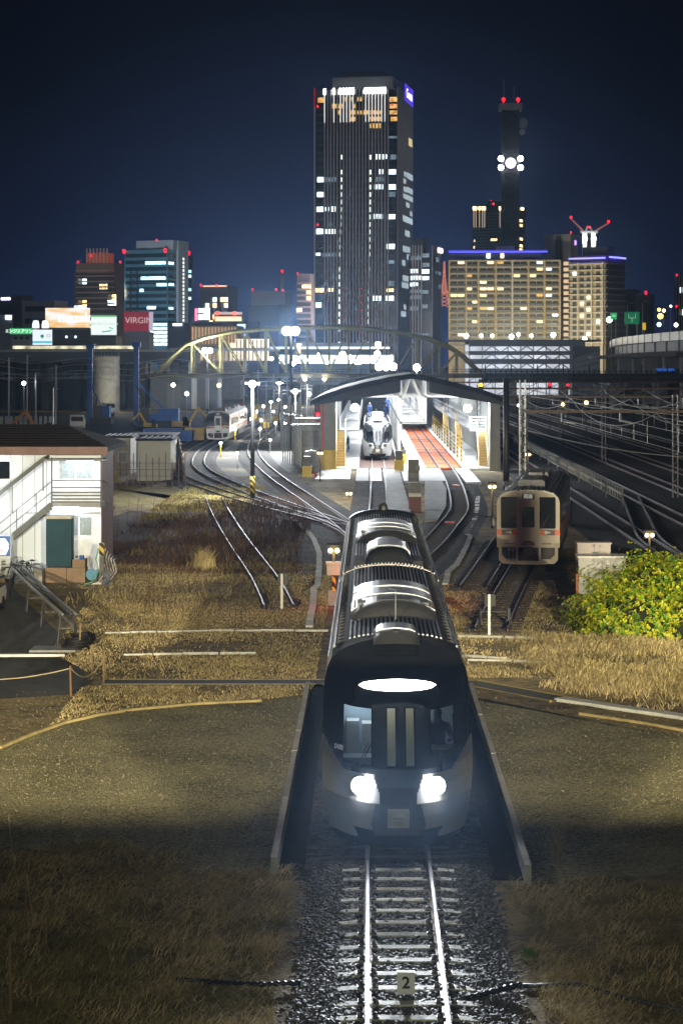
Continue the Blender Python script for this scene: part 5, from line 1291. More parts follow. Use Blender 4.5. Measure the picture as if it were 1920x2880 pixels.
lit(t1, [(155,240,385,450),(1085,1190,378,440),(1085,1190,470,525),(1085,1190,553,603),(1100,1185,635,690),(505,530,380,435),(585,610,378,430),(668,735,375,432),(340,405,468,525),(418,490,468,525),(620,650,468,522),(418,448,553,605),(580,650,550,605),(668,735,552,603),(745,815,552,603),(828,890,552,603),(905,975,552,600),(580,655,635,690),(828,890,635,688),(905,975,635,688),(828,890,722,782),(905,970,722,782)], e_wing)
lit(t1, [(148,230,1418,1485),(145,228,1612,1675),(140,225,1803,1868),(240,260,1805,1860),(278,300,1803,1860),(315,352,1800,1865),(358,384,1800,1865),(893,925,1122,1188),(935,965,1122,1188),(975,1010,1122,1188),(1030,1050,1122,1180),(935,968,1318,1380),(975,1002,1318,1380),(1065,1168,1318,1382),(888,918,1512,1575),(928,960,1512,1575),(970,1000,1512,1575),(1065,1165,1512,1578),(880,912,1897,1960),(922,955,1897,1960),(965,995,1897,1960),(1055,1158,1900,1962)], e_winw)
e_t1 = e_wind
lit(t1, [(1095,1168,1125,1188),(893,1010,1415,1475),(300,340,2000,2050),(1060,1160,1610,1670),(240,390,1420,1480),(1075,1175,885,915)], e_wind)
z5x = lambda a: (860+a/3.92)*.8167
z5y = lambda a: (560+a/3.92)*.8167
lit(t1, [(115,190,325,382),(205,240,328,380),(250,325,328,380),(890,978,492,548),(735,830,1065,1118),(875,968,1065,1118),(108,172,1140,1192),(112,160,590,620)], e_winw, zxf=z5x, zyf=z5y)
lit(t1, [(105,210,980,1025),(232,315,980,1018),(888,965,985,1020)], e_winy, zxf=z5x, zyf=z5y)
lit(t1, [(890,975,670,710),(905,970,900,955),(180,330,590,630)], e_wind, zxf=z5x, zyf=z5y)
for yy in range(978, 1480, 82):
    for a in (440, 612): t1.fbox('red_lamp', z5x(a-4), z5x(a+4), z5y(yy), z5y(yy+9), e_red, .2)
def litr(b, rows, mat, zxf=zx, zyf=zy):
    for (a0, a1, c0, c1) in rows: b.rbox('lit_window', zxf(a0), zxf(a1), zyf(c0), zyf(c1), mat, .8)
e_winr = E('lit_window_pale', (.68,.82,.9), .55, .4)
litr(t1, [(1258,1285,1350,1410),(1295,1370,1375,1450),(1250,1280,1440,1500),(1252,1290,1545,1610),(1295,1368,1560,1630),(1248,1300,1640,1700),(1305,1370,1665,1730),(1285,1325,1750,1810),(1335,1362,1865,1925),(1245,1300,1930,2000),(1305,1362,1950,2020)], e_winr)
litr(t1, [(1055,1160,195,260),(1080,1130,345,410),(1055,1100,515,580),(1105,1150,530,590),(1100,1150,610,670),(1048,1080,670,730),(1055,1145,845,905),(1045,1115,920,980),(1065,1090,1160,1215),(1035,1088,1235,1295)], e_winr, z5x, z5y)
litr(t1, [(1318,1360,920,1020)], E('gold_side_window', (1,.8,.4), .7))
# purple white sign on the side wall
y0, zz = t1.r(zx(1325), zy(360)); sg = T('roof_sign', 'white sign with violet glow high on the side wall of the tallest tower', 'sign', t1.root.location, -t1.th)
mb = MB(); ya, _ = t1.r(zx(1262), zy(300)); yb, _ = t1.r(zx(1378), zy(400)); mb.box(.62,.8,ya+1,yb-1,zz-5,zz+5); part(sg, 'back_panel', mb, E('violet_glow', (.12,.06,.9), .8))
text('Cresta', 7.5, E('white_sign', (.95,.95,1), 3), sg, (.95,(ya+yb)/2,zz), rot=(PI/2,0,PI/2), sx=1.1)
for x, z in ((-t1.w+2,ztop-9),(-2.5,ztop-9),(-t1.w+2,ztop-76)): red(t1.root, x, -1, z, 1.0)
mb = MB(); mb.box(-t1.w-.35,-t1.w+.6,-.7,-.5,ztop-9,ztop+1.5); part(t1.root, 'red_edge', mb, E('red_edge_glow', (.6,.0,.03), .35))
# pale podium at its foot
# ---- second, lower tower to its right
t2 = B_('office_block', 'shorter fin fronted office block right behind the tallest tower', 'office block', 938, 992, 1011, 585, 1150, 18)
t2.wall(m_g1)
mb = MB(); mb.box(0,.6,-.4,t2.s,-.3,Z(563,1150)); part(t2.root, 'side_wall', mb, m_stone)
mb = MB(); mb.box(-t2.w,-t2.w*.42,3,t2.s-2,t2.h,Z(545,1150)); part(t2.root, 'roof_plant', mb, m_roofd)
for a in (1180,1210,1243,1275):
    x, zt = t2.f(z5x(a), z5y(505)); mb = MB(); mb.box(x-.3,x+.3,-.8,0,-.3,zt); part(t2.root, 'facade_fin', mb, m_fin)
lit(t2, [(1155,1205,770,815),(1210,1240,770,815),(1280,1358,772,820),(1155,1280,845,890),(1285,1355,850,890),(1150,1200,918,960),(1205,1240,920,955)], e_winw, zxf=z5x, zyf=z5y)
lit(t2, [(1155,1275,625,670),(1285,1360,595,640),(1285,1360,700,745),(1150,1270,995,1030),(1280,1350,1000,1040),(1150,1260,1060,1100),(1150,1240,1180,1225),(1280,1340,1160,1200),(1180,1350,1480,1500)], e_wind, zxf=z5x, zyf=z5y)
litr(t2, [(1425,1455,640,690),(1418,1430,795,830),(1450,1475,800,840),(1445,1475,940,990)], e_wind, z5x, z5y)
t2.rbox('roof_sign', z5x(1440), z5x(1490), z5y(540), z5y(590), E('pink_white_sign', (1,.75,.85), 4), 1.0)

# ---- apartment blocks with blue eaves lights
m_apt = M('apartment_wall', (.44,.385,.28), .7, v=.1, s=.08)
m_aptd = M('apartment_recess', (.07,.072,.068), .5, v=.3, s=.2)
m_slab = M('balcony_slab', (.62,.60,.54), .7, v=.08, s=.2)
m_pil = M('ochre_pilaster', (.55,.42,.18), .7, v=.1, s=.2)
e_blue = E('blue_eaves_light', (.10,.10,1), 6)
D = 760
a1 = B_('apartment_block', 'wide cream apartment block of balconies under a straight blue light line', 'apartment block', 1031, 1288, 1292, 597, D, 2)
a1.s = 16
a1.wall(m_apt)
rows = [597+15.05*k for k in range(13)]
cols = [1031,1070,1098,1138,1176,1213,1250,1285]
for k, e in enumerate(rows):
    x0, z1 = a1.f(1030, e); x1, _ = a1.f(1286, e); mb = MB(); mb.box(x0,x1,-1.3,0,z1-.32,z1); mb.box(x0,x1,-1.3,-1.22,z1-.32-0,z1+.0); part(a1.root, 'balcony_slab', mb, m_slab)
    mb = MB(); mb.box(x0,x1,-1.25,-1.2,z1-2.35+.1,z1-1.45); part(a1.root, 'balcony_rail', mb, M('rail_glass', (.12,.13,.12), .35) if k == 0 else bpy.data.materials['rail_glass'])
for i, c in enumerate(cols):
    x, zb = a1.f(c, 775); mb = MB(); mb.box(x-.22,x+.22,-1.4,0,-.3,a1.h-.2); part(a1.root, 'pilaster', mb, m_slab if i == 4 else m_pil)
zs = [a1.f(1100, e+13.4)[1] for e in rows[:-1]]
for i in range(7):
    xa, xb = a1.f(cols[i], 600)[0], a1.f(cols[i+1], 600)[0]; wbay = xb-xa
    a1.fgrid([xa+wbay*.28, xa+wbay*.70], zs, wbay*.36, 1.55, m_aptd, plit=.2, litm=(e_winy,e_winw,e_winy,e_wing), dep=.1, limit=14)
# top recessed storey and blue line
mb = MB(); mb.box(-a1.w+.3,-a1.w*.18,1.5,13,a1.h,Z(579,D)); part(a1.root, 'top_storey', mb, m_roofd)
a1.fbox('blue_light', 1030, 1257, 574.5, 578.5, e_blue, .5, .5)
mb = MB(); x0, z1 = a1.f(1030, 578); x1, _ = a1.f(1257, 578); mb.box(x0,x1,-.2,14,z1,z1+.5); part(a1.root, 'roof_edge', mb, m_roofd)
mb = MB(); x0, z1 = a1.f(1140, 563); x1, _ = a1.f(1182, 563); mb.box(x0,x1,4,10,a1.h,z1); part(a1.root, 'roof_house', mb, m_apt)
for dx_, mt in ((1122,e_winw),(1153,e_winy),(1121,e_winw)): a1.fbox('lit_window', dx_-4, dx_+4, 581, 592, mt, .3, 1.2)
core = B_('stair_core', 'tall plain grey stair core between the two apartment blocks', 'building', 1251, 1310, 1327, 537, D+14, 30)
core.wall(M('core_wall', (.36,.35,.33), .7, v=.08)); x, z = core.f(1285, 540); mb = MB(); mb.box(x-1.8,x+.6,-.1,0,0,core.h-.3); part(core.root, 'dark_strip', mb, m_aptd); red(core.root, -.8, 2, core.h+.8, .6)
core.rbox('violet_lamp', 1319, 1322, 552, 562, E('violet_lamp', (.2,.1,1), 5), .3)
for k in range(14):
    core.fbox('landing_window', 1294, 1305, 601+k*13.6, 609+k*13.6, E('landing_light', (1,.72,.4), .8) if k == 0 else bpy.data.materials['landing_light'], .1)
a2 = B_('apartment_block', 'narrower cream apartment block at right with its long side in shade', 'apartment block', 1308, 1389, 1433, 600, D-10, 33)
a2.wall(m_apt, z1=Z(600, D-10)); a2.wall(M('shade_toned_side', (.16,.13,.11), .7, v=.2, s=.2), 'side_wall', x0=0, x1=.3)  # shade of the long side is put into a darker wall colour
for k in range(14):
    e = 606+13.9*k; x0, z1 = a2.f(1308, e); mb = MB(); mb.box(-a2.w,0.2,-1.1,0,z1-.28,z1); part(a2.root, 'balcony_slab', mb, m_slab)
    mb = MB(); mb.box(.3,1.0,0,a2.s,z1-.25,z1); part(a2.root, 'side_slab', mb, M('shade_toned_slab', (.26,.23,.2), .7) if k == 0 else bpy.data.materials['shade_toned_slab'])  # side slabs carry their shade as a darker slab colour
for c in (1330, 1361, 1386):
    x, zb = a2.f(c, 775); mb = MB(); mb.box(x-.16,x+.16,-1.2,0,-.3,a2.h-.2); part(a2.root, 'pilaster', mb, m_slab)
zs = [a2.f(1340, 618+13.9*k)[1] for k in range(13)]
a2.fgrid([a2.f(c, 650)[0] for c in (1319,1336,1351,1373)], zs, 1.5, 1.3, m_aptd, plit=.16, litm=(e_winy,e_winw), limit=60)
a2.fgrid([a2.s*q for q in (.1,.22,.35,.47,.6,.72,.85)], zs, 2.0, 1.2, m_aptd, plit=.1, litm=(e_wing,), side=True, limit=90)
mb = MB(); mb.box(-a2.w,.4,-.9,-.6,a2.h+1.0,a2.h+1.5); part(a2.root, 'blue_light', mb, e_blue)
mb = MB(); mb.box(.6,1.0,2,a2.s*.97,a2.h+1.4,a2.h+1.9); part(a2.root, 'blue_light', mb, e_blue)
mb = MB(); mb.box(-a2.w+1,0,1,a2.s,a2.h,a2.h+2.4); part(a2.root, 'top_storey', mb, M('top_storey', (.10,.05,.05), .6))
mb = MB(); mb.box(-a2.w+3,-1,4,a2.s*.6,a2.h+2.4,a2.h+5.4); part(a2.root, 'roof_plant', mb, m_roofd)
# lamps at the foot of the blocks
for i, (dx, dy, p) in enumerate(((1070,771,1),(1105,771,0),(1174,773,1),(1190,768,0),(1220,771,0),(1270,769,1),(1342,779,1),(1130,771,0))):
    Yl = 735; x, z = X(dx, Yl), Z(dy, Yl); t = T('street_lamp', 'bright street lamp at the foot of the apartment blocks, %s from the left' % ORD[[0,1,3,4,5,6,7,2][i]], 'lamp', (x, Yl, 0), 0, 'street lamps below the apartment blocks')
    mb = MB(); mb.tube([(0,0,0),(0,0,z)], .15, 6); part(t, 'post', mb, m_steel)
    mb = MB(); mb.ball((0,-.3,z), .85 if p else .6, 10, 6); part(t, 'lamp_globe', mb, E('warm_white_lamp', (1,.92,.7), 20) if i == 0 else bpy.data.materials['warm_white_lamp'], True)
    if p: light('POINT', (x, Yl-9, z+3), 9000, (1,.86,.58), 1., t)
light('SPOT', (X(1160,690), 690, 14), 60000, (1,.86,.55), 2., spot=math.radians(150), blend=.5, target=(X(1160,760), 760, 28))  # added spot without a lamp of its own, brightens the apartment fronts
# ---- far dark towers and mast
dk = B_('high_rise', 'dark high rise with golden lit column tops behind the antenna mast', 'tower', 1085, 1160, 1207, 470, 1350, 25)
dk.wall(glassm('dark_tower_glass', (.035,.035,.05)))
e_gold = E('golden_lamp', (1,.7,.3), 6); e_goldl = E('golden_strip', (1,.75,.45), .5)
for i, dx in enumerate((1088,1093,1101,1108,1113,1148)):
    dk.fbox('golden_lamp', dx-1.5, dx+1.5, 474, 482, e_gold, .8); dk.fbox('golden_strip', dx-.6, dx+.6, 482, 522, e_goldl, .6)
for dx, dy in ((1164,476),(1181,476),(1198,476)): dk.rbox('golden_lamp', dx-2, dx+2, dy, dy+6, e_gold, .8)
for k in range(15): dk.fbox('floor_line', 1086, 1158, 490+k*7, 491.5+k*7, m_span, .3)
for dx, dy, w_ in ((1127,548,14),(1088,550,3),(1087,565,3)): dk.fbox('lit_window', dx, dx+w_, dy, dy+5, e_winy, .3)
for dx, dy in ((1187,503),(1187,514),(1187,545),(1187,561),(1187,570)): dk.rbox('lit_window', dx, dx+12, dy, dy+6, e_winy, .3)
mb = MB(); mb.box(-dk.w*.6,-dk.w*.15,4,14,dk.h,Z(458,1350)); part(dk.root, 'roof_plant', mb, m_roofd); red(dk.root, -dk.w*.4, 2, dk.h+1, 1.2); red(dk.root, -dk.w*.55, 6, Z(457,1350), .7)
Dm = 1250; xm = X(1171, Dm); hm = Z(252, Dm); hwid = 18*Dm/F
ms = T('antenna_mast', 'tall dark lattice antenna mast with white floodlights and two red lamps', 'mast', (xm, Dm, 0))
mb = MB(); q = hwid
for sx in (-1,1):
    for sy in (-1,1): mb.bar((sx*q*1.02,sy*q,0),(sx*q*.95,sy*q,hm),1.3)
n = 26
for k in range(n):
    z0, z1 = hm*k/n, hm*(k+1)/n
    for s in (-1,1):
        mb.bar((-q,s*q,z0),(q,s*q,z1),.8).bar((q,s*q,z0),(-q,s*q,z1),.8).bar((s*q,-q,z0),(s*q,q,z1),.8); mb.bar((-q,s*q,z1),(q,s*q,z1),.8)
part(ms, 'lattice', mb, m_black)
mb = MB(); mb.box(-q*.72,q*.72,-q*.7,q*.7,0,hm); part(ms, 'core_shaft', mb, m_roofd)
mb = MB(); mb.box(-q*1.45,q*1.45,-q*1.3,q*1.3,hm-.5,hm+3.4); part(ms, 'platform', mb, m_grey)
for s in (-1,1): red(ms, s*q*.93, -q*1.3, hm+5.5, 1.9)
mb = MB(); mb.tube([(-q*.8,0,hm+3),(-q*.8,0,hm+18)], .2, 5).tube([(q*.5,0,hm+3),(q*.5,0,hm+14)], .2, 5); part(ms, 'aerial', mb, m_grey)
zl_ = Z(376, Dm)
for s in (-1,1):
    for dz in (-2.6,2.6):
        mb = MB(); mb.ball((s*q*1.25,-q*1.2,zl_+dz), 1.7, 10, 6); part(ms, 'floodlight', mb, e_white, True)
mb = MB(); mb.tube([(0,-q*1.25,zl_),(0,-q*1.35,zl_)], 3.1, 16); part(ms, 'lit_disc', mb, E('lit_disc_glow', (1,.75,.95), 2.2))
light('POINT', (xm, Dm-q*2.6, zl_), 5000, (.85,.95,1), 1, ms)
mb = MB(); mb.tube([(q*1.5,-2,Z(283,Dm)),(q*1.7,-4,Z(283,Dm))], [3.4,2.6], 14).tube([(q*1.4,-2,Z(304,Dm)),(q*1.5,-4,Z(304,Dm))], 1.8, 12); part(ms, 'dish', mb, m_grey)
# far orange lit lattice tower
tv = T('broadcast_tower', 'tiny far lattice broadcast tower lit orange between the towers and the apartments', 'tower', (X(1020,2000), 2000, 0))
mb = MB(); 
hh = [(Z(705,2000),9),(Z(672,2000),5),(Z(655,2000),4),(Z(640,2000),2),(Z(600,2000),.4)]
for (z0, w0), (z1, w1) in zip(hh, hh[1:]):
    for sx in (-1,1):
        mb.bar((sx*w0*.5,0,z0),(sx*w1*.5,0,z1),1.0); 
        for k in range(4): t0, t1_ = k/4, (k+1)/4; mb.bar((sx*(w0+(w1-w0)*t0)*.5,0,z0+(z1-z0)*t0),(-sx*(w0+(w1-w0)*t1_)*.5,0,z0+(z1-z0)*t1_),.7)
mb.box(-4.5,4.5,-3,3,Z(674,2000),Z(668,2000))
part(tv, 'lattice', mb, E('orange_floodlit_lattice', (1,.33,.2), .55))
# cranes on a far site
for i, (dx, dyb, dyt, tip, lb) in enumerate(((1342,565,533,(1311,502),'left tower crane with its jib raised to the left over the apartment roofs'),(1362,565,533,(1397,512),'right tower crane with its jib raised to the right over the apartment roofs'))):
    Dc = 1100; t = T('tower_crane', lb, 'crane', (X(dx,Dc), Dc, 0)); mb = MB(); mb.box(-1.1,1.1,-1.1,1.1,0,Z(dyt,Dc)); part(t, 'mast', mb, M('crane_white', (.6,.6,.58), .5) if i == 0 else bpy.data.materials['crane_white'])
    mb = MB(); a_ = Vector((0,0,Z(dyt,Dc))); b_ = Vector((X(tip[0],Dc)-X(dx,Dc),0,Z(tip[1],Dc))); mb.bar(a_, b_, .9); part(t, 'jib', mb, M('jib_red', (.4,.12,.1), .6) if i == 0 else bpy.data.materials['jib_red'])
    mb = MB(); mb.box(-2.2,2.2,-1.5,1.5,Z(dyt+2,Dc),Z(dyt-3,Dc)); mb.bar((0,0,Z(dyt,Dc)),(-b_.x*.25,0,Z(520,Dc)),.7); part(t, 'cab', mb, m_grey)
    red(t, b_.x, 0, b_.z+.8, 1.2); red(t, -b_.x*.22, 0, Z(521,Dc), .9); mb = MB(); mb.ball((0,-2,Z(548,Dc)), 1.3, 8, 5); part(t, 'work_lamp', mb, e_white)
    light('POINT', (X(dx,Dc), Dc-9, Z(546,Dc)), 2500, (1,1,.9), 1, t)
# ---- dark far blocks at the right
def plain(name, label, cat, dL, dR, dS, dyt, D, th, mat, lits=(), reds=(), grid=None, e=None):
    b = B_(name, label, cat, dL, dR, dS, dyt, D, th); b.wall(mat)
    for (a0, a1_, c0, c1) in lits: b.fbox('lit_window', a0, a1_, c0, c1, e or e_winy, .3)
    for (dx, dy, r) in reds: x, z = b.f(dx, dy); red(b.root, x, -.5, z, r)
    if grid:
        n, m, ww, hh, p, litm = grid; b.fgrid([-b.w*(i+.5)/n for i in range(n)], [b.h*(.02 if D > 0 else 0)+ (b.h-14)*j/m+8 for j in range(m)], ww, hh, m_aptd, plit=p, litm=litm, limit=95)
    return b
m_db = M('dark_block', (.055,.05,.06), .7, v=.15, s=.1)
plain('dark_block', 'unlit dark block just right of the shaded apartment side', 'building', 1425, 1452, 1470, 664, 900, 20, m_db)
plain('dark_block', 'dark block with one red roof lamp behind the expressway signs', 'building', 1460, 1493, 1502, 676, 850, 30, m_db, reds=((1484,671,1.0),))
fr = plain('apartment_tower', 'lit grid of an apartment tower cut by the right edge', 'tower', 1552, 1600, 1610, 632, 900, 10, M('pinkish_wall', (.20,.16,.17), .7), reds=((1554,631,.7),(1553,703,.7)), grid=(9,14,2.2,2.4,.18,(e_winy,e_winw)))
for k in range(6): x, _ = fr.f(1553+k*6, 640); mb = MB(); mb.box(x-.3,x+.3,-.5,0,0,fr.h); part(fr.root, 'white_frame', mb, m_fin)
# ---- left skyline
rt = plain('apartment_tower', 'brown apartment tower with a red lit crown left of the blue office', 'tower', 175, 262, 285, 603, 1000, 14, M('brown_tower', (.23,.16,.13), .7, v=.15, s=.1), reds=((180,601,.8),(210,586,.8),(277,601,.8)), grid=(9,17,4.2,2.6,.17,(e_winy,e_winw,e_winy)))
for k in range(18):
    z = 10+(rt.h-12)*k/17.5; mb = MB(); mb.box(-rt.w,.3,-.9,0,z-.6,z); part(rt.root, 'balcony_slab', mb, M('rosy_slab', (.38,.27,.21), .7) if k == 0 else bpy.data.materials['rosy_slab'])
mb = MB(); mb.box(-rt.w*.8,-rt.w*.25,3,12,rt.h,rt.h+5); part(rt.root, 'crown', mb, E('red_crown', (.8,.12,.03), .22))
for k in range(7): mb = MB(); mb.box(-rt.w*(.25+.09*k),-rt.w*(.25+.09*k)+.6,2.4,2.9,rt.h,rt.h+7); part(rt.root, 'crown_fin', mb, m_fin)
light('SPOT', (X(230,900), 900, 40), 60000, (1,.75,.5), 2., spot=math.radians(120), blend=.5, target=(X(230,1000), 1000, 45))  # added spot, no lamp behind it, brightens the brown tower
bo = B_('blue_office', 'blue green glass office with banded floors and a pale side pier', 'office block', 286, 384, 428, 572, 900, 22)
m_band = M('blue_glass_band', (.10,.24,.30), .35, .1, v=.2, s=.1); m_bandd = M('dark_glass_band', (.02,.035,.045), .2)
bo.wall(m_band)
for k in range(14):
    e = 583+k*15.4; x0, z1 = bo.f(286, e); mb = MB(); mb.box(-bo.w+.6,-.2,-.15,0,z1-1.6,z1); mb.box(0,.15,.4,bo.s*.5,z1-1.6,z1); part(bo.root, 'window_band', mb, m_bandd)
e_cyan = E('lit_office_cyan', (.55,.9,1), 2., .5, .4)
for a0, a1_, e in ((334,381,600),(324,380,635),(360,383,650),(321,330,663),(338,358,703),(286,334,729)): bo.fbox('lit_window', a0, a1_, e, e+7, e_cyan if e < 720 else e_winw, .3)
for a0, a1_, e in ((386,398,601),(387,398,650),(387,397,705)): bo.rbox('lit_window', a0, a1_, e, e+6, e_cyan, .3)
for k in range(6): bo.fbox('lit_window', 346, 384, 742+k*9, 748+k*9, e_winw if k > 1 else e_cyan, .3)
y0, zt = bo.r(404, 552); y1, _ = bo.r(427, 552); mb = MB(); mb.box(-bo.w*.83,.8,4,y1,bo.h,zt); part(bo.root, 'top_wall', mb, M('office_white', (.42,.42,.45), .6)); mb = MB(); mb.box(.15,1.2,y0,y1,-.3,zt); part(bo.root, 'side_pier', mb, M('pier_white', (.42,.42,.45), .6))
for k in range(19): bo.rbox('stair_window', 414, 417, 592+k*8.8, 597+k*8.8, E('pier_light', (.95,.95,.85), 1.6) if k == 0 else bpy.data.materials['pier_light'], 1.3)
w2 = B_('office_wing', 'dark right wing of the blue office with a few lit bands', 'office block', 424, 440, 443, 584, 935, 12); w2.wall(m_bandd)
for e in (620,631,662,682): w2.fbox('lit_window', 428, 439, e, e+6, e_cyan, .3)
red(w2.root, -1, -1, Z(580,935), 1.3); 
for dx, dy in ((287,576),(382,574)): x, z = bo.f(dx, dy); red(bo.root, x, -1, z, 1.3)
red(bo.root, -bo.w*.4, 6, Z(549,900), 1.1)
light('SPOT', (X(340,800), 800, 35), 170000, (.7,.9,1), 2., spot=math.radians(110), blend=.5, target=(X(350,900), 900, 45))  # added spot, no lamp behind it, brightens the blue office
light('SPOT', (X(800,1060), 1060, 30), 90000, (1,.95,.9), 2., spot=math.radians(120), blend=.5, target=(X(820,1200), 1200, 75))  # added spot, no lamp behind it, brightens the tallest tower's fins
# low rise row
m_lr = M('low_block_grey', (.20,.20,.22), .7, v=.15, s=.1)
plain('white_office', 'pale banded office behind the brown and white billboard', 'office block', 50, 125, 155, 690, 620, 16, M('pale_office', (.42,.43,.48), .6), lits=())
for k in range(3):
    b = bpy.data.objects['white_office']; mb = MB(); mb.box(-9.2,-.2,-.1,0,17.5+k*3.6,19.0+k*3.6); part(b, 'window_band', mb, m_aptd)
plain('dark_block', 'dark slab with a violet white sign at the far left skyline', 'building', 0, 48, 75, 677, 800, 20, m_db, lits=((3,24,683,689),), e=E('violet_sign', (.75,.75,1), 3))
for k in range(7): bpy.data.objects['dark_block.002'] and None
plain('pale_block', 'pale block with a white lit window pair at the left edge', 'building', -30, 27, 30, 722, 520, 12, M('pale_block', (.34,.36,.42), .6), lits=((13,17,724,733),(19,27,724,734)), e=e_winw)
def billboard(label, d0, d1, e0, e1, D, body, dyb, em, bodymat):
    t = T('billboard_building', label, 'building', ((X(d0,D)+X(d1,D))/2, D, 0)); wd = (X(d1,D)-X(d0,D))/2
    mb = MB(); mb.box(-wd*body,wd*body,.5,12,-.3,Z(e1,D)-.2); part(t, 'wall', mb, bodymat)
    mb = MB(); mb.box(-wd,wd,0,.5,Z(e1,D),Z(e0,D)); sgn = part(t, 'sign_face', mb, em)
    mb = MB(); mb.box(-wd-.1,wd+.1,-.3,.6,Z(e1,D)-.5,Z(e1,D)).box(-wd,wd,-.9,-.5,Z(e0,D)+.2,Z(e0,D)+.35); part(t, 'sign_frame', mb, m_grey)
    return t, sgn, wd
def em_mix(name, c0, c1, st, s):
    mt = E(name, c0, st); n = mt.node_tree.nodes; l = mt.node_tree.links
    t = n.new('ShaderNodeTexCoord'); mp = n.new('ShaderNodeMapping'); mp.inputs['Scale'].default_value = (.14*s,1,.5*s); no = n.new('ShaderNodeTexNoise'); no.inputs['Scale'].default_value = 1.2; r = n.new('ShaderNodeValToRGB')
    l.new(t.outputs['Object'], mp.inputs[0]); l.new(mp.outputs[0], no.inputs['Vector']); l.new(no.outputs['Fac'], r.inputs[0]); r.color_ramp.elements[0].color = (*c0,1); r.color_ramp.elements[1].color = (*c1,1)
    r.color_ramp.elements[0].position = .4; r.color_ramp.elements[1].position = .62; l.new(r.outputs[0], n['Principled BSDF'].inputs['Emission Color']); return mt
m_ply = M('louvred_wall', (.17,.165,.16), .7, v=.1, s=.1)
t, s_, wd = billboard('brown slatted building under a glowing white and golden rooftop billboard', 104, 206, 707, 752, 480, 1.0, 795, em_mix('golden_billboard', (1,.97,.9), (.95,.50,.10), 1.0, 1), m_ply)
text('mazak', 2.9, E('mazak_letters', (1,1,.97), 1.7), t, (1.6,-.05,Z(730,480)), bold=.05)
mb = MB(); 
for k in range(6): mb.box(-wd,wd,.42,.5,Z(762+k*5.5,480),Z(763+k*5.5,480))
part(t, 'wall_groove', mb, m_dgrey)
for dx, dy in ((152,771),(173,771)): mb = MB(); x = X(dx,480)-t.location.x; mb.box(x-.2,x+.2,.3,.5,Z(dy+5,480),Z(dy,480)); part(t, 'lit_window', mb, e_winw)
t, s_, wd = billboard('building with a glowing white and pale green rooftop billboard behind the silo', 209, 267, 725, 769, 470, .95, 795, E('white_billboard', (.9,1,.95), 1.0, .1), M('olive_block', (.24,.24,.17), .7))
mb = MB(); mb.box(-wd,wd,-.02,0,Z(728,470),Z(724,470)); part(t, 'green_edge', mb, E('green_edge', (.3,.9,.4), .6))
text('NAKAMURA  INOUE', .72, E('faint_sign_letters', (.45,.7,.65), .8), t, (0,-.05,Z(744,470)))
mb = MB(); mb.tube([(-.3,-.05,Z(762,470)),(1.4,-.05,Z(760,470)),(2.1,-.05,Z(755,470)),(1.2,-.05,Z(752,470))], .16, 6); part(t, 'green_swoosh', mb, E('green_swoosh', (.15,.6,.45), .7))
t, s_, wd = billboard('building with a dark red rooftop billboard behind the thin lattice mast', 284, 342, 716, 760, 500, .98, 790, E('red_billboard', (.34,.02,.035), .55, .1), M('shop_wall', (.22,.22,.23), .7))
text('VIRGIN', 2.0, E('pale_red_sign_letters', (.8,.6,.6), .7), t, (.6,-.05,Z(736,500)))
mb = MB(); mb.box(wd,wd+.95,0,.4,Z(760,500),Z(716,500)); part(t, 'white_side_panel', mb, E('violet_white_panel', (.7,.62,.8), .6))
t, s_, wd = billboard('low shop with a long green lit sign at the left skyline', 22, 74, 754, 767, 460, .98, 795, E('green_sign', (.06,.62,.2), .9, .2), M('shop_grey', (.36,.38,.38), .7))
text('\u30a8\u30f3\u30b8\u30cb\u30a2\u30ea\u30f3\u30b0', .85, E('green_sign_letters', (.95,1,.95), 2), t, (0,-.05,Z(760.5,460)))
for a in (-1.6,-.4,.9): mb = MB(); mb.box(a,a+.8,.4,.5,Z(779,460),Z(773,460)); part(t, 'window', mb, m_aptd)
t, s_, wd = billboard('white cube sign with a green and blue emblem beside the golden billboard', 75, 119, 757, 792, 450, .98, 795, E('white_cube_sign', (.82,.92,.97), 1.05, .05), m_lr)
mb = MB(); z = Z(772,450); mb.prism_y([(-.75,z+.25),(-.45,z+.25),(-.2,z-.35),(0,z-.5),(.2,z-.35),(.45,z+.25),(.15,z+.25),(0,z-.05),(-.15,z+.25)], -.06, -.0); part(t, 'green_emblem', mb, E('green_emblem', (.05,.5,.25), .8))
text('\u25b2 -\u25cb\u30c8', .9, E('grey_letters', (.1,.15,.2), .5), t, (1.1,-.05,Z(771,450)))
mb = MB(); mb.box(-wd,wd,-.05,0,Z(788,450),Z(783,450)); part(t, 'blue_wave', mb, E('blue_wave', (.12,.6,.9), .9))
mb = MB(); 
for x in (-1.3,.55): mb.box(x,x+1.2,1,2,Z(757,450),Z(736,450))
t2_ = T('rooftop_sign', 'pair of glowing white rooftop letters above the white cube sign', 'sign', (X(93,452), 452, Z(757,452))); mb = MB()
for x in (-1.6,.4): mb.lathe((x+.6,0,0), [(.75,.2),(.72,1.2),(.55,1.9),(.001,2.0)], 14)
part(t2_, 'letter', mb, E('white_rooftop_letters', (.9,.97,1), 1.4))
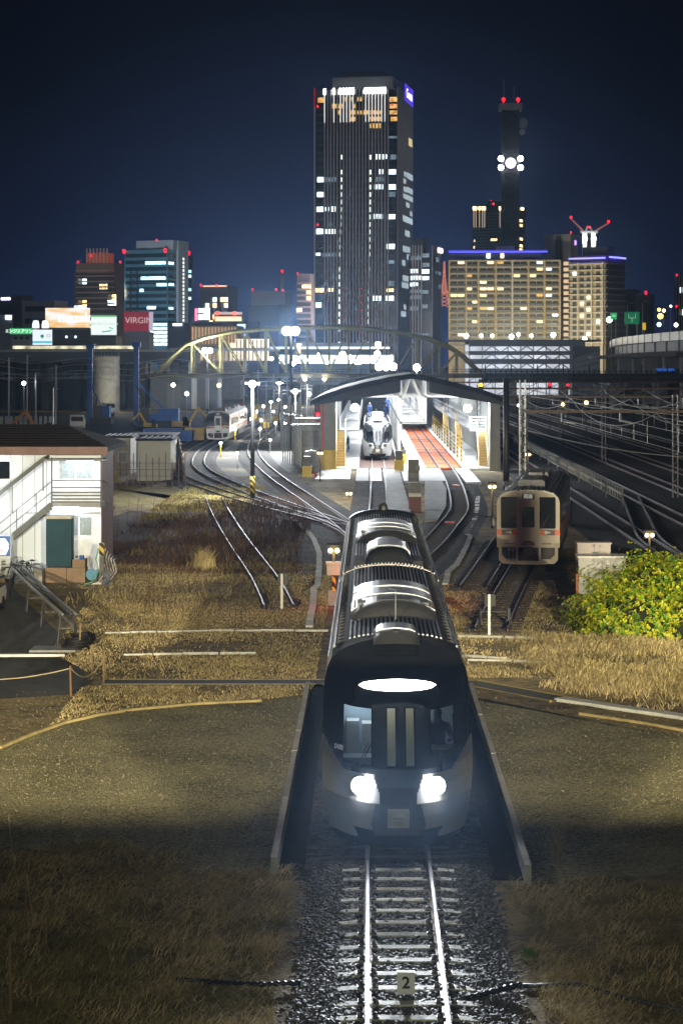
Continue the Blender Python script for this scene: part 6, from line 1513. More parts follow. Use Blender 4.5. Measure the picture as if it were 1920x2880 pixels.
# mid skyline
plain('apartment_tower', 'dark apartment tower with orange roof lamps between the blue office and the station', 'tower', 460, 520, 545, 656, 1050, 15, M('dark_res', (.07,.065,.08), .7), reds=((462,654,.9),(498,655,.9)), grid=(7,12,3.4,2.2,.2,(e_winy,e_winy,e_winw)))
b = bpy.data.objects['apartment_tower.002']; mb = MB(); mb.box(-12,.2,-.6,0,Z(658,1050),Z(655,1050)); part(b, 'roof_lamp_row', mb, E('orange_roof_row', (1,.55,.3), 1.4))
plain('station_office', 'broad dim block with a pale upper wall left of the tallest tower', 'building', 577, 655, 668, 668, 1000, 20, M('violet_grey_block', (.20,.185,.22), .7), reds=((581,664,.8),(650,666,.8)))
plain('dark_block', 'dark lower block in front of the pale upper walled one', 'building', 570, 640, 672, 700, 950, 25, m_db)
plain('apartment_tower', 'pinkish striped apartment tower close left of the tallest tower', 'tower', 682, 712, 722, 628, 1080, 15, M('pink_block', (.26,.19,.19), .7), reds=((684,627,.8),), grid=(3,14,3.,2.2,.3,(e_winy,)))
b = bpy.data.objects['apartment_tower.003']
for k in range(15): mb = MB(); mb.box(-6.6,.2,-.9,0,8+k*3,9+k*3); part(b, 'balcony_slab', mb, M('pink_slab', (.42,.30,.28), .7) if k == 0 else bpy.data.materials['pink_slab'])
an = T('radio_mast', 'thin dark radio mast with a red top lamp left of the tallest tower', 'mast', (X(648,1100), 1100, 0)); mb = MB(); hz = Z(622,1100); mb.bar((0,0,0),(0,0,hz),1.6).bar((-2,0,0),(-.4,0,hz),.5).bar((2,0,0),(.4,0,hz),.5); part(an, 'lattice', mb, m_dgrey); red(an, 0,-1,hz, 1.2); red(an, -3,-1,Z(664,1100),.9)
sg2 = T('neon_sign_block', 'dark block carrying small bright neon signs right of the blue office', 'building', (X(470,700), 700, 0))
mb = MB(); mb.box(-4.5,10,1,14,0,Z(738,700)); part(sg2, 'wall', mb, m_db)
for (d0,d1,e0,e1,c,s_) in ((447,453,708,736,(1,.25,.4),1.5),(455,466,708,718,(.9,.95,1),3),(455,466,722,734,(.9,.95,1),3),(468,481,707,734,(.75,.88,1),3),(492,506,735,741,(.8,.85,1),3.5)):
    mb = MB(); a = sg2.location.x; mb.box(X(d0,700)-a,X(d1,700)-a,.5,1,Z(e1,700),Z(e0,700)); part(sg2, 'neon_sign', mb, E('neon_glow', c, s_))
rs = T('roadhouse_sign', 'low building with a glowing orange sign band and red emblems', 'building', (X(520,690), 690, 0))
mb = MB(); mb.box(-4,5,1,12,0,Z(716,690)); part(rs, 'wall', mb, m_db); mb = MB(); mb.box(-3.7,4.8,.4,1,Z(737,690),Z(727,690)); part(rs, 'orange_band', mb, E('orange_band_glow', (1,.55,.3), 2)); mb = MB(); mb.box(-4,5,.4,1,Z(722,690),Z(716,690)); part(rs, 'pale_band', mb, E('pale_band_glow', (.8,.6,.55), .7))
for x in (-3,2.6): mb = MB(); mb.tube([(x,.4,Z(719,690)),(x,.2,Z(719,690))], .7, 12); part(rs, 'red_emblem', mb, E('red_emblem_glow', (1,.12,.08), 2))
bs = T('blue_lit_block', 'small building with bright blue and white lit panels left of the floodlight mast', 'building', (X(553,620), 620, 0)); mb = MB(); mb.box(-2,5,1,9,0,Z(738,620)); part(bs, 'wall', mb, m_db)
for e0, e1 in ((744,756),(765,772)): mb = MB(); mb.box(-1.1,1.3,.5,1,Z(e1,620),Z(e0,620)); part(bs, 'blue_panel', mb, E('blue_panel_glow', (.35,.45,1), 2.6))
gh = T('grey_hall', 'grey windowless hall with warm lit columns along its right part', 'building', (X(437,560), 560, 0))
mb = MB(); mb.box(X(385,560)-gh.location.x,0,0,16,0,Z(741,560)); part(gh, 'wall', mb, M('hall_grey', (.17,.17,.18), .7)); mb = MB(); mb.box(0,X(552,560)-gh.location.x,.3,16,0,Z(748,560)); part(gh, 'right_wall', mb, M('hall_warm', (.40,.30,.16), .7))
for k in range(14): mb = MB(); x = .6+k*.86; mb.box(x-.12,x+.12,0,.3,Z(790,560),Z(751,560)); part(gh, 'lit_column', mb, E('lit_column', (1,.66,.3), .75) if k == 0 else bpy.data.materials['lit_column'])
mb = MB(); mb.box(X(397,560)-gh.location.x,X(418,560)-gh.location.x,-.2,0,Z(748,560),Z(743,560)); part(gh, 'roof_sign', mb, E('hall_sign', (.8,.88,1), 3))
sh = T('station_hall', 'glass hall glowing warm white behind the arch bridge', 'building', (X(575,520), 520, 0))
for (d0,d1,e0,e1,mt) in ((528,618,787,800,'a'),(540,618,778,787,'a'),(437,528,805,828,'b'),(528,618,806,828,'a')):
    mb = MB(); a = sh.location.x; mb.box(X(d0,520)-a,X(d1,520)-a,0,.4,Z(e1,520),Z(e0,520)); part(sh, 'glass_wall', mb, E('hall_glow', (1,.82,.5), 1.1, .35, .25) if mt == 'a' else E('hall_glow_dim', (1,.75,.4), .45, .9, .5))
mb = MB(); 
for k in range(20): x = X(440+k*9.4,520)-sh.location.x; mb.box(x-.12,x+.12,-.2,0,Z(829,520),Z(780 if k > 10 else 806,520))
part(sh, 'mullion', mb, m_grey); mb = MB(); a = sh.location.x; mb.box(X(390,520)-a,X(640,520)-a,-.6,10,Z(806,520),Z(799,520)); part(sh, 'canopy', mb, m_conc_white)
pl = T('station_platform', 'long white lit station canopy and platforms behind the arch bridge', 'station', (X(730,500), 500, 0))
mb = MB(); a = pl.location.x; mb.box(X(620,500)-a,X(895,500)-a,0,8,Z(801,500),Z(796,500)); part(pl, 'canopy', mb, E('lit_canopy', (.85,.93,1), .7, .3, .2))
mb = MB(); mb.box(X(640,500)-a,X(905,500)-a,2,4,Z(835,500),Z(815,500)); part(pl, 'lit_platform', mb, E('lit_platform', (.9,.95,1), .9, .8, .35))
mb = MB(); mb.box(X(690,500)-a,X(860,500)-a,9,11,Z(797,500),Z(786,500)); part(pl, 'rear_hall', mb, M('rear_hall', (.4,.4,.38), .7))
for k in range(18):
    dx = 625+k*16+R.uniform(-4,4); mb = MB(); x = X(dx,498)-a; mb.ball((x,-2,Z(R.uniform(812,836),498)), R.uniform(.35,.75), 8, 5); part(pl, 'platform_lamp', mb, e_cool, True)
light('POINT', (X(740,480), 470, 9), 14000, (.9,.95,1), 2.)
tp = B_('podium', 'pale low podium wall at the foot of the tallest tower', 'building', 690, 852, 880, 792, 1000, 5); tp.wall(M('podium_wall', (.5,.5,.48), .6))
# ---- car park and expressway
cp = T('car_park', 'three level open car park glowing white below the apartment blocks', 'car park', (X(1200,640), 640, 0)); a = cp.location.x
x0, x1 = X(1078,640)-a, X(1313,640)-a
mb = MB(); mb.box(x0,x1,8,30,0,Z(790,640)); part(cp, 'inner_wall', mb, E('car_park_light', (.88,.92,1), .75, .35, .15))
for k, (e0, e1) in enumerate(((783,795),(806,815),(824,836),(846,862))):
    mb = MB(); mb.box(x0,x1+(1 if k else 4),0,30,Z(e1,640),Z(e0,640)); part(cp, 'floor_band', mb, M('band_grey', (.19,.21,.235), .6, v=.08) if k == 0 else bpy.data.materials['band_grey'])
mb = MB(); mb.box(x0-6,x1+9,2,28,Z(783,640),Z(779.5,640)); part(cp, 'roof', mb, m_grey)
for k in range(3):
    e = (801,820,841)[k]; mb = MB()
    for j in range(5): x = x0+(x1-x0)*(.15+.17*j); mb.bar((x,.4,Z(e+5,640)),(x+2.1,.4,Z(e-6,640)),.35).bar((x+2.1,.4,Z(e-6,640)),(x+4.2,.4,Z(e+5,640)),.35)
    part(cp, 'brace', mb, m_steel)
mb = MB()
for j in range(9): x = x0+(x1-x0)*j/8; mb.box(x-.16,x+.16,.2,.7,0,Z(785,640))
part(cp, 'column', mb, m_steel)
mb = MB(); mb.box(x1,x1+8.5,1,28,0,Z(795,640)); tw = part(cp, 'stair_tower', mb, M('stair_tower_grey', (.13,.14,.155), .6))
for k in range(3): mb = MB(); mb.bar((x1+.5,.7,Z(828+k*12,640)),(x1+8.2,.7,Z(812+k*14,640)),.5,1.3); part(cp, 'stair_flight', mb, m_grey)
light('POINT', (X(1150,600), 600, 12), 9000, (.9,.95,1), 2.)
# expressway curving away at the right
ex = T('expressway', 'elevated expressway with pale lit noise barriers at the right edge', 'expressway', (X(1500,520), 520, 0))
m_bar = M('noise_barrier', (.46,.46,.46), .5, v=.15, s=.3)
up = [(1640,430),(1560,470),(1480,520),(1430,570),(1408,620),(1400,690)]
def ribbon(name, pts, mat, e_top, e_bot, thick=.6, seg=None, ref=520, dz=0):
    zt, zb = Z(e_top, ref)+dz, Z(e_bot, ref)+dz; P2 = [(X(dx, Y), Y) for dx, Y in pts]
    if not seg:
        mb = MB(); mb.strip(P2, thick, zb, zt); part(ex, name, mb, mat, world=True)
    else:
        for (a_, b_) in zip(P2, P2[1:]):
            A_, B2 = Vector((*a_,0)), Vector((*b_,0)); n = max(1, round((B2-A_).length/seg))
            for k in range(n):
                mb = MB(); mb.strip([A_.lerp(B2,(k+.03)/n), A_.lerp(B2,(k+.86)/n)], thick, zb, zt); part(ex, name, mb, mat, world=True)
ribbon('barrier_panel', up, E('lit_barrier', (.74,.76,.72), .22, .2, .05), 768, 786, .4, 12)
ribbon('girder', up, m_conc_dark, 787, 791, 1.2)
lo = [(1640,400),(1560,440),(1480,495),(1440,545),(1412,600)]
ribbon('lower_panel', lo, M('lower_barrier', (.34,.34,.38), .5, v=.15), 791, 811, .4, 16)
ribbon('girder', lo, m_conc_dark, 811, 822, 4)
ribbon('deck', [(dx-6, Y+9) for dx, Y in lo], m_conc_dark, 815, 822, 14)
for dx, Y in ((1440,540),(1500,500),(1548,470),(1590,450)):
    x = X(dx,Y); mb = MB(); mb.box(x-1.6,x+1.6,Y+4,Y+8,-.3,Z(822,520)); part(ex, 'pier', mb, m_concrete, world=True)
mb = MB(); mb.box(X(1450,560),X(1540,560),556,560,-.3,Z(815,560)); part(ex, 'abutment', mb, M('abutment', (.38,.37,.31), .8), world=True)
light('POINT', (X(1470,520), 505, 6), 4000, (1,.95,.8), 1., ex)
rp_ = T('ramp_road', 'narrow ramp road curving down between pale walls beside the expressway', 'road', (X(1400,560), 560, 0))
q = [(1400,700),(1393,640),(1382,580),(1392,530),(1425,480)]
mb = MB(); mb.strip([(X(a_,Y),Y) for a_,Y in q], 5, 2.5, 4.2); part(rp_, 'deck', mb, m_asphalt, world=True)
for o in (-7,11):
    mb = MB(); mb.strip([(X(a_+o,Y),Y) for a_,Y in q], .4, 4.2, 5.6); part(rp_, 'side_wall', mb, m_conc_white, world=True)
for i, (dx, e0, D_, lb) in enumerate(((1434,716,560,'green road sign board on twin posts, larger of two by the expressway'),(1409,718,565,'smaller green road sign left of the larger one'))):
    wd = (34 if i == 0 else 15)*D_/F/2; t = T('road_sign', lb, 'sign', (X(dx+(17 if i == 0 else 0),D_), D_, 8)); h0, h1 = Z(e0+(28 if i == 0 else 15),D_)-8, Z(e0,D_)-8
    mb = MB(); mb.box(-wd,wd,0,.2,h0,h1); part(t, 'board', mb, E('green_board', (.01,.22,.09), .55) if i == 0 else E('bright_green_board', (.03,.5,.15), .7))
    mb = MB(); 
    for x in (-wd*.7,wd*.7): mb.box(x-.08,x+.08,.2,.4,0,h1)
    part(t, 'post', mb, m_steel)
    mb = MB(); 
    if i == 0: mb.bar((-wd*.45,-.05,(h0+h1)/2),(wd*.45,-.05,(h0+h1)/2),.10).bar((0,-.05,h0+.4),(0,-.05,(h0+h1)/2),.10).bar((-wd*.45,-.05,(h0+h1)/2),(-wd*.45,-.05,h1-.5),.10).bar((wd*.45,-.05,(h0+h1)/2),(wd*.45,-.05,h1-.5),.1)
    else: mb.bar((-wd*.5,-.05,h0+.9),(-wd*.1,-.05,h0+.9),.5).bar((wd*.1,-.05,h0+.9),(wd*.5,-.05,h0+.9),.5)
    part(t, 'sign_marking', mb, E('sign_marking', (.6,.9,.7), .6))
mb = MB(); x = X(1447+77,540); mb.box(X(1520,540),X(1527,540),540,540.3,Z(757,540),Z(742,540)); solo('yellow_banner', mb, E('yellow_banner', (.9,.6,.02), .7), 'upright yellow board on the expressway right of the green signs', 'sign') if False else None
for i, (dx, e, r, c, s_) in enumerate(((1447,743,.6,(.9,.62,.02),.0),)):
    t = T('yellow_board', 'upright yellow board right of the large green road sign', 'sign', (X(1811*.8167,545), 545, 8)); mb = MB(); mb.box(-.4,.4,0,.2,Z(741+20*.8167,545)-8,Z(741,545)-8); part(t, 'board', mb, E('yellow_board', (.9,.6,.02), .7)); mb = MB(); mb.box(-.08,.08,.2,.3,0,Z(750,545)-8); part(t, 'post', mb, m_steel)
for i, (dx, e, c, r) in enumerate(((1399,734,(.75,1,.9),.9),(1516,726,(1,.6,.1),.8),(1524,713,(1,.7,.3),.5),(1513,711,(1,.5,.1),.5),(1513,745,(.7,1,.95),.6),(1552,746,(1,.9,1),.6),(1540,703,(.9,.9,1),.35))):
    t = T('roadside_lamp', ['greenish white lamp above the left end of the expressway barrier','amber lamp above the expressway, larger one','small pale orange lamp above the amber one','small orange lamp beside the pale orange one','mint white lamp standing on the expressway barrier','pinkish lamp near the right edge over the expressway','tiny bluish lamp high near the right edge'][i], 'lamp', (X(dx,600), 600, 8)); z = Z(e,600)-8
    mb = MB(); mb.tube([(0,.3,0),(0,.3,z)], .1, 6); part(t, 'post', mb, m_dgrey); mb = MB(); mb.ball((0,0,z), r, 8, 5); part(t, 'lamp', mb, E('roadside_glow', c, 6))
for i, (dx, dyt) in enumerate(((1441,697),(1475,692),(1387,708))):
    t = T('lamp_column', 'unlit curved lamp column on the expressway, %s' % ('leftmost of three' if i == 2 else ['middle of three','rightmost of three'][i]), 'lamp', (X(dx,560), 560, 8)); z = Z(dyt,560)-8; mb = MB(); mb.tube([(0,0,0),(0,0,z-.3),(.4,0,z),(1.6,0,z+.25)], .1, 6); part(t, 'column', mb, m_steel)
    mb = MB(); mb.box(1.4,2.1,-.12,.12,z+.18,z+.32); part(t, 'lamp_head', mb, m_grey)
lb_ = T('bus_sign', 'blue lit shop front with a white strip sign under the expressway', 'shop', (X(1535,430), 430, 0)); mb = MB(); a = lb_.location.x; mb.box(X(1505,430)-a,X(1560,430)-a,0,6,-.3,Z(846,430)); part(lb_, 'wall', mb, m_db)
mb = MB(); mb.box(X(1506,430)-a,X(1548,430)-a,-.3,0,Z(853,430),Z(846,430)); part(lb_, 'blue_fascia', mb, E('blue_fascia', (.02,.10,.45), .8))
mb = MB(); mb.box(X(1501,430)-a,X(1517,430)-a,-.5,-.3,Z(864,430),Z(859,430)); part(lb_, 'white_strip_sign', mb, E('strip_sign', (.5,.5,1), 4))
mb = MB(); mb.box(X(1545,430)-a,X(1566,430)-a,-.5,-.3,Z(862,430),Z(858,430)); part(lb_, 'green_strip_sign', mb, E('green_strip', (.5,.95,.5), .9))
# ---- arch bridge
m_arch = M('ochre_bridge_paint', (.30,.27,.10), .5, v=.2, s=.3)
Yb = 420
ab_ = T('arch_bridge', 'ochre steel arch truss bridge spanning the yard in front of the station', 'bridge', (X(730,Yb), Yb, 0)); a = ab_.location.x
arch = [(352,862),(390,822),(425,792),(470,775),(530,762),(600,755),(680,751.5),(760,751),(840,754),(920,764),(985,778),(1030,795),(1065,818),(1105,858)]
for yy in (0, 7):
    mb = MB(); mb.tube([(X(dx,Yb)-a, yy, Z(dy,Yb)) for dx, dy in arch], .38, 8); part(ab_, 'arch_rib', mb, m_arch, True)
    xs = [440,505,560,608,655,705,755,800,850,905,960,1010,1050]
    ya = lambda dx: float(np.interp(dx, [p[0] for p in arch], [p[1] for p in arch]))
    for i, dx in enumerate(xs): mb = MB(); mb.bar((X(dx,Yb)-a,yy,Z(ya(dx),Yb)),(X(dx,Yb)-a,yy,Z(856,Yb)),.28); part(ab_, 'hanger', mb, m_arch)
    for i, (p_, q_) in enumerate(zip(xs, xs[1:])):
        mb = MB()
        if i < 6: mb.bar((X(p_,Yb)-a,yy,Z(ya(p_),Yb)),(X(q_,Yb)-a,yy,Z(856,Yb)),.22)
        else: mb.bar((X(p_,Yb)-a,yy,Z(856,Yb)),(X(q_,Yb)-a,yy,Z(ya(q_),Yb)),.22)
        part(ab_, 'diagonal', mb, m_arch)
mb = MB(); mb.box(X(340,Yb)-a,X(1115,Yb)-a,-.4,8,Z(868,Yb),Z(858,Yb)); part(ab_, 'deck', mb, M('bridge_deck_ochre', (.11,.10,.06), .6))
mb = MB()
for k in range(70): x = X(345+k*11,Yb)-a; mb.bar((x,-.5,Z(858,Yb)),(x,-.5,Z(848,Yb)),.07)
for e in (848,853): mb.bar((X(345,Yb)-a,-.5,Z(e,Yb)),(X(1110,Yb)-a,-.5,Z(e,Yb)),.07)
part(ab_, 'guard_rail', mb, m_dgrey)
ov = T('overbridge', 'dark girder road bridge running right from the arch bridge over the main line', 'bridge', (X(1350,Yb), Yb+2, 0)); a = ov.location.x
mb = MB(); mb.box(X(1112,Yb)-a,X(1700,Yb)-a,0,9,Z(877,Yb),Z(858,Yb)); part(ov, 'girder', mb, M('black_girder', (.022,.02,.018), .7))
mb = MB()
for k in range(40): x = X(1115+k*12,Yb)-a; mb.box(x-.12,x+.12,-.2,0,Z(862,Yb),Z(850 if k % 5 else 838,Yb))
mb.bar((X(1112,Yb)-a,-.1,Z(853,Yb)),(X(1700,Yb)-a,-.1,Z(853,Yb)),.1); part(ov, 'parapet', mb, m_black)
for dx in (1180,1300,1420,1530): mb = MB(); x = X(dx,Yb)-a; mb.box(x-.8,x+.8,2,7,-.3,Z(877,Yb)); part(ov, 'pier', mb, m_conc_dark)
va = T('viaduct', 'grey concrete viaduct behind the pile drivers at left', 'viaduct', (X(200,440), 440, 0)); a = va.location.x
mb = MB(); mb.box(X(-60,440)-a,X(450,440)-a,0,10,Z(832,440),Z(806,440)); part(va, 'girder', mb, M('viaduct_grey', (.085,.09,.10), .8, v=.15, s=.1))
mb = MB(); mb.box(X(-60,440)-a,X(450,440)-a,-.3,0,Z(808,440),Z(803,440)); part(va, 'parapet', mb, m_concrete)
for k in range(9): mb = MB(); x = X(20+k*50,440)-a; mb.box(x-1,x+1,2,8,-.3,Z(832,440)); part(va, 'pier', mb, m_black)
mb = MB(); mb.box(X(48,430)-X(200,440)-0,X(318,430)-X(200,440),-20,-19,Z(802,430),Z(795,430)); part(va, 'lit_shop_row', mb, E('lit_shop_row', (1,.93,.65), .75, .8, .5))
rw = MB(); rw.box(X(-80,452), X(345,452), 452, 453, -.3, Z(834,452)); solo('dark_backdrop', rw, m_black, 'black backdrop wall added for the darkness under the grey viaduct at left', 'wall')  # added so the space under the viaduct stays dark
wh = T('warehouse', 'plain grey warehouse with a shutter under the left arch end', 'warehouse', (X(440,440), 440, 0)); a = wh.location.x
mb = MB(); mb.box(X(345,440)-a,X(500,440)-a,0,12,-.3,Z(858,440)); part(wh, 'wall', mb, M('warehouse_grey', (.15,.16,.17), .6))
mb = MB(); mb.box(X(384,440)-a,X(414,440)-a,-.15,0,0,Z(880,440)); part(wh, 'shutter', mb, m_grey)
mb = MB(); mb.box(X(440,440)-a,X(452,440)-a,-.2,0,0,Z(862,440)); mb.box(X(473,440)-a,X(480,440)-a,-.2,0,0,Z(866,440)); part(wh, 'white_panel', mb, m_white)
# ---------------------------------------------------------------- construction yard at left
def pile_driver(label, dx, dy_top, dy_base, Y, wd, body):
    x = X(dx, Y); t = T('pile_driver', label, 'pile driver', (x, Y, -.25)); zt = Z(dy_top, Y)+.25
    mb = MB(); mb.box(-wd/2,wd/2,-.4,.4,.4,zt); part(t, 'mast', mb, m_blue)
    mb = MB(); mb.box(-wd*.8 if body > 0 else -wd*1.6,wd*.9,-.5,.5,zt-.5,zt+.25); part(t, 'mast_head', mb, m_blue)
    for k in range(9): mb = MB(); mb.box(wd/2,wd/2+.12,-.1,.1,zt*(.2+.08*k),zt*(.2+.08*k)+.25); part(t, 'pipe_clamp', mb, m_steel)
    mb = MB(); s = 1 if body > 0 else -1; L = abs(body)
    mb.box(s*.8,s*(.8+L),-1.2,1.4,1.0,2.1).box(s*(.8+L*.45),s*(.8+L),-1.2,1.4,2.1,2.8); part(t, 'engine_body', mb, m_blue)
    mb = MB(); mb.box(s*.6,s*(2.1),-1.25,-.2,1.0,2.9); part(t, 'cab', mb, m_dgrey)
    mb = MB(); mb.box(s*.2,s*(1.2+L),-1.5,-.8,0,.9).box(s*.2,s*(1.2+L),.8,1.5,0,.9); part(t, 'crawler', mb, m_black)
    mb = MB(); mb.bar((s*L*.8,0,2.4),(0,0,zt*.55),.22); part(t, 'back_stay', mb, m_blue)
    mb = MB(); mb.tube([(0,-.5,zt*.5),(s*1.2,-.7,zt*.35),(s*1.0,-.8,2.5)], .1, 6); part(t, 'hose', mb, m_rubber); return t
pile_driver('left blue pile driver with a tall straight mast by the silo', 207, 793, 948, 340, .75, 2.4)
pile_driver('right blue pile driver whose mast head hooks to the left, with a long blue body', 313, 790, 962, 320, .7, 5.6)
# silo
si = T('silo', 'round grey concrete silo lit from below at its right side', 'silo', (X(245,430), 430, -.3)); r = 30*430/F; h = Z(818,430)
mb = MB(); mb.lathe((0,0,0), [(r,0),(r,h*.33),(r*1.01,h*.335),(r,h*.34),(r,h*.66),(r*1.01,h*.665),(r,h*.67),(r,h),(r*1.03,h),(r*1.03,h+.3),(r*.9,h+.4),(.001,h+.5)], 24); part(si, 'shell', mb, m_concrete, True)
mb = MB(); 
for k in range(12): a = 2*PI*k/12; mb.bar((r*math.cos(a),r*math.sin(a),h+.3),(r*math.cos(a),r*math.sin(a),h+1.3),.08)
part(si, 'roof_rail', mb, m_steel)
light('POINT', (X(268,422), 421, 3), 1100, (1,.95,.7), .5)
light('POINT', (X(285,410), 400, 4), 1500, (1,.93,.75), .5)
# excavators and trucks
def excavator(label, dx, Y, mat, arm=1, s=1.):
    t = T('excavator', label, 'excavator', (X(dx,Y), Y, -.25)); t.scale = (s,s,s)
    mb = MB(); mb.box(-1.6,1.6,-1.2,-.6,0,.8).box(-1.6,1.6,.6,1.2,0,.8); part(t, 'crawler', mb, m_black)
    mb = MB(); mb.prism_y([(-1.7,.9),(1.4,.9),(1.4,1.5),(.4,1.7),(-1.7,1.8)], -1.1, 1.1); part(t, 'engine_body', mb, mat)
    mb = MB(); mb.prism_y([(.2,.95),(1.3,.95),(1.35,1.8),(.9,2.6),(.2,2.6)], -1.12, -.1); part(t, 'cab', mb, m_dglass)
    mb = MB(); a_ = arm; mb.bar((1.2*a_,.3,1.4),(2.8*a_,.3,4.2),.35,.45).bar((2.8*a_,.3,4.2),(4.4*a_,.3,2.4),.28,.35); part(t, 'boom', mb, mat)
    mb = MB(); mb.prism_y([(4.1*a_,2.5),(4.7*a_,2.4),(4.6*a_,1.5),(3.9*a_,1.6)], 0, .6); part(t, 'bucket', mb, m_black); return t
excavator('yellow excavator in front of the grey warehouse', 418, 300, m_yellow, 1, .8)
excavator('orange excavator folded up on the dark ground at the far left', 105, 260, M('dull_orange', (.34,.13,.03), .7), -1, .9)
excavator('orange excavator by the white warehouse panels behind the railcar', 519, 330, M('rust_orange', (.45,.14,.05), .7), 1, .8)
excavator('small yellow excavator beside the right pile driver', 347, 305, m_yellow, -1, .6)
def truck(label, dx, Y, rz=0., body=None, s=1.):
    t = T('truck', label, 'truck', (X(dx,Y), Y, -.25), rz); t.scale = (s,s,s)
    mb = MB(); mb.prism_y([(-1.05,.5),(1.05,.5),(1.05,1.5),(.98,2.4),(-.98,2.4),(-1.05,1.5)], 0, 1.7); cabp = part(t, 'cab', mb, M('truck_white', (.55,.56,.57), .4) if 'truck_white' not in bpy.data.materials else bpy.data.materials['truck_white'])
    mb = MB(); mb.prism_y([(-.9,1.5),(.9,1.5),(.86,2.2),(-.86,2.2)], -.03, .02); part(cabp, 'windscreen', mb, m_dglass)
    mb = MB(); mb.box(-1.0,1.0,-.08,.0,.45,.8); part(cabp, 'bumper', mb, m_grey)
    mb = MB(); mb.box(-1.05,1.05,1.9,6.2,.9,1.1).box(-1.05,-.98,1.9,6.2,1.1,1.7).box(.98,1.05,1.9,6.2,1.1,1.7); part(t, 'load_bed', mb, body or m_grey)
    for y in (.9,4.6):
        for q in (-1,1): mb = MB(); mb.tube([(q*.72,y,.45),(q*1.02,y,.45)], .45, 12); part(t, 'wheel', mb, m_rubber)
    return t
truck('pale truck facing the camera beside the left pile driver', 177, 300, .1, None, .95)
truck('white truck parked at the lit foot of the silo', 253, 390, .5)
# bits of the left yard: blue skips, yellow container, fences, poles
for i, (dx, Y, w_, h_, mt, lb) in enumerate(((372,262,2.2,1.5,m_blue,'blue site skip right below the long blue machine body'),(402,258,2.0,1.4,m_blue,'dark blue skip beside the orange hoarding'),(447,262,1.1,1.6,m_yellow,'yellow steel box left of the white railcar'),(340,250,2.6,1.2,M('faded_blue', (.22,.28,.33), .7),'faded pale blue container behind the cream huts'))):
    t = T('site_skip', lb, 'skip', (X(dx,Y), Y, -.25)); mb = MB(); mb.prism_y([(-w_,.1),(w_,.1),(w_+.15,h_),(-w_-.15,h_)], 0, 2); part(t, 'shell', mb, mt)
    mb = MB()
    for x in np.linspace(-w_, w_, 6): mb.box(x-.06,x+.06,-.08,0,.1,h_)
    part(t, 'rib', mb, mt)
def frame_gantry(label, d0, d1, dyt, Y):
    t = T('line_gantry', label, 'gantry', (X(d0,Y), Y, -.25)); mb = MB(); z = Z(dyt,Y); x0, x1 = X(d0,Y), X(d1,Y)
    for x in (x0,x1): mb.bar((x,Y,-.25),(x,Y,z+1),.25)
    part(t, 'mast', mb, m_steel, world=True); mb = MB(); mb.box(x0,x1,Y-.1,Y+.1,z-.1,z+.05).box(x0,x1,Y-.1,Y+.1,z+.75,z+.85)
    n = int(abs(x1-x0)/1.2); 
    for k in range(n): mb.bar((x0+(x1-x0)*k/n,Y,z),(x0+(x1-x0)*(k+1)/n,Y,z+.8) if k % 2 else (x0+(x1-x0)*k/n,Y,z+.8),.06)
    part(t, 'lattice_beam', mb, m_steel, world=True)
frame_gantry('dim lattice line gantry in the dark at the far left', -20, 205, 868, 420)
frame_gantry('second dim lattice gantry farther back at left', 60, 330, 850, 500)
frame_gantry('lattice gantry over the left sidings behind the tallest mast', 560, 800, 876, 390)
for i, (dx, dyt, dyb, Y) in enumerate(((20,820,905,330),(62,815,900,400),(82,855,930,300),(128,838,940,280),(192,790,880,450),(122,890,960,250))):
    mb = MB(); x = X(dx,Y); mb.tube([(x,Y,-.25),(x,Y,Z(dyt,Y))], .11, 6).tube([(x,Y,Z(dyt+2,Y)),(x+.7,Y,Z(dyt+3,Y))], .05, 5)
    solo('line_pole', mb, m_steel, 'slim grey pole standing in the dark left yard, %s from the left' % ORD[[0,1,2,4,5,3][i]], 'pole', 'poles of the dark left yard')
for i in range(4):
    mb = MB(); p = []
    for k in range(25):
        t = k/24; p.append((X(-40,300)+t*34, 300+60*t, 7.4+i*.9-.8*math.sin(t*3*PI)**2)); 
    mb.tube(p, .03, 4); solo('left_wire', mb, m_wire, 'slack wire across the dark left yard, %s from the lowest' % ORD[i], 'wire')
sf = T('steel_fence', 'row of upright steel panels in the dark at the far left', 'fence', (X(40,270), 270, -.25)); mb = MB()
for k in range(12): mb.box(X(0,270)+k*.62,X(0,270)+k*.62+.35,270,270.08,-.25,2.6)
part(sf, 'panel', mb, m_grey, world=True)
lm = T('lattice_mast', 'thin black lattice mast standing in front of the blue office', 'mast', (X(307,540), 540, 0)); mb = MB(); q = .8; hz = Z(622,540)
for sx in (-q,q): mb.bar((sx*1.6,0,0),(sx,0,hz),.18).bar((sx*1.6,1.4,0),(sx,1.4,hz),.18)
for k in range(22): z0, z1 = hz*k/22, hz*(k+1)/22; mb.bar((-q*1.2,0,z0),(q*1.2,0,z1),.1).bar((q*1.2,0,z0),(-q*1.2,0,z1),.1)
part(lm, 'lattice', mb, m_black)
# red lit locomotive lamps deep in the yard
rt_ = T('rear_train', 'red lit train end far behind the shed', 'train', (X(741,330), 330, -.25)); mb = MB(); mb.box(-1.3,1.3,0,14,.5,3.4); part(rt_, 'car_body', mb, m_dgrey)
for x in (-.8,.8): mb = MB(); mb.ball((x,-.1,1.7), .32, 8, 5); part(rt_, 'tail_lamp', mb, e_red)
mb = MB(); mb.ball((0,-.1,3.3), .25, 8, 5); part(rt_, 'top_lamp', mb, e_red)
light('POINT', (X(741,327), 326, 1.5), 260, (1,.05,.08), .3)
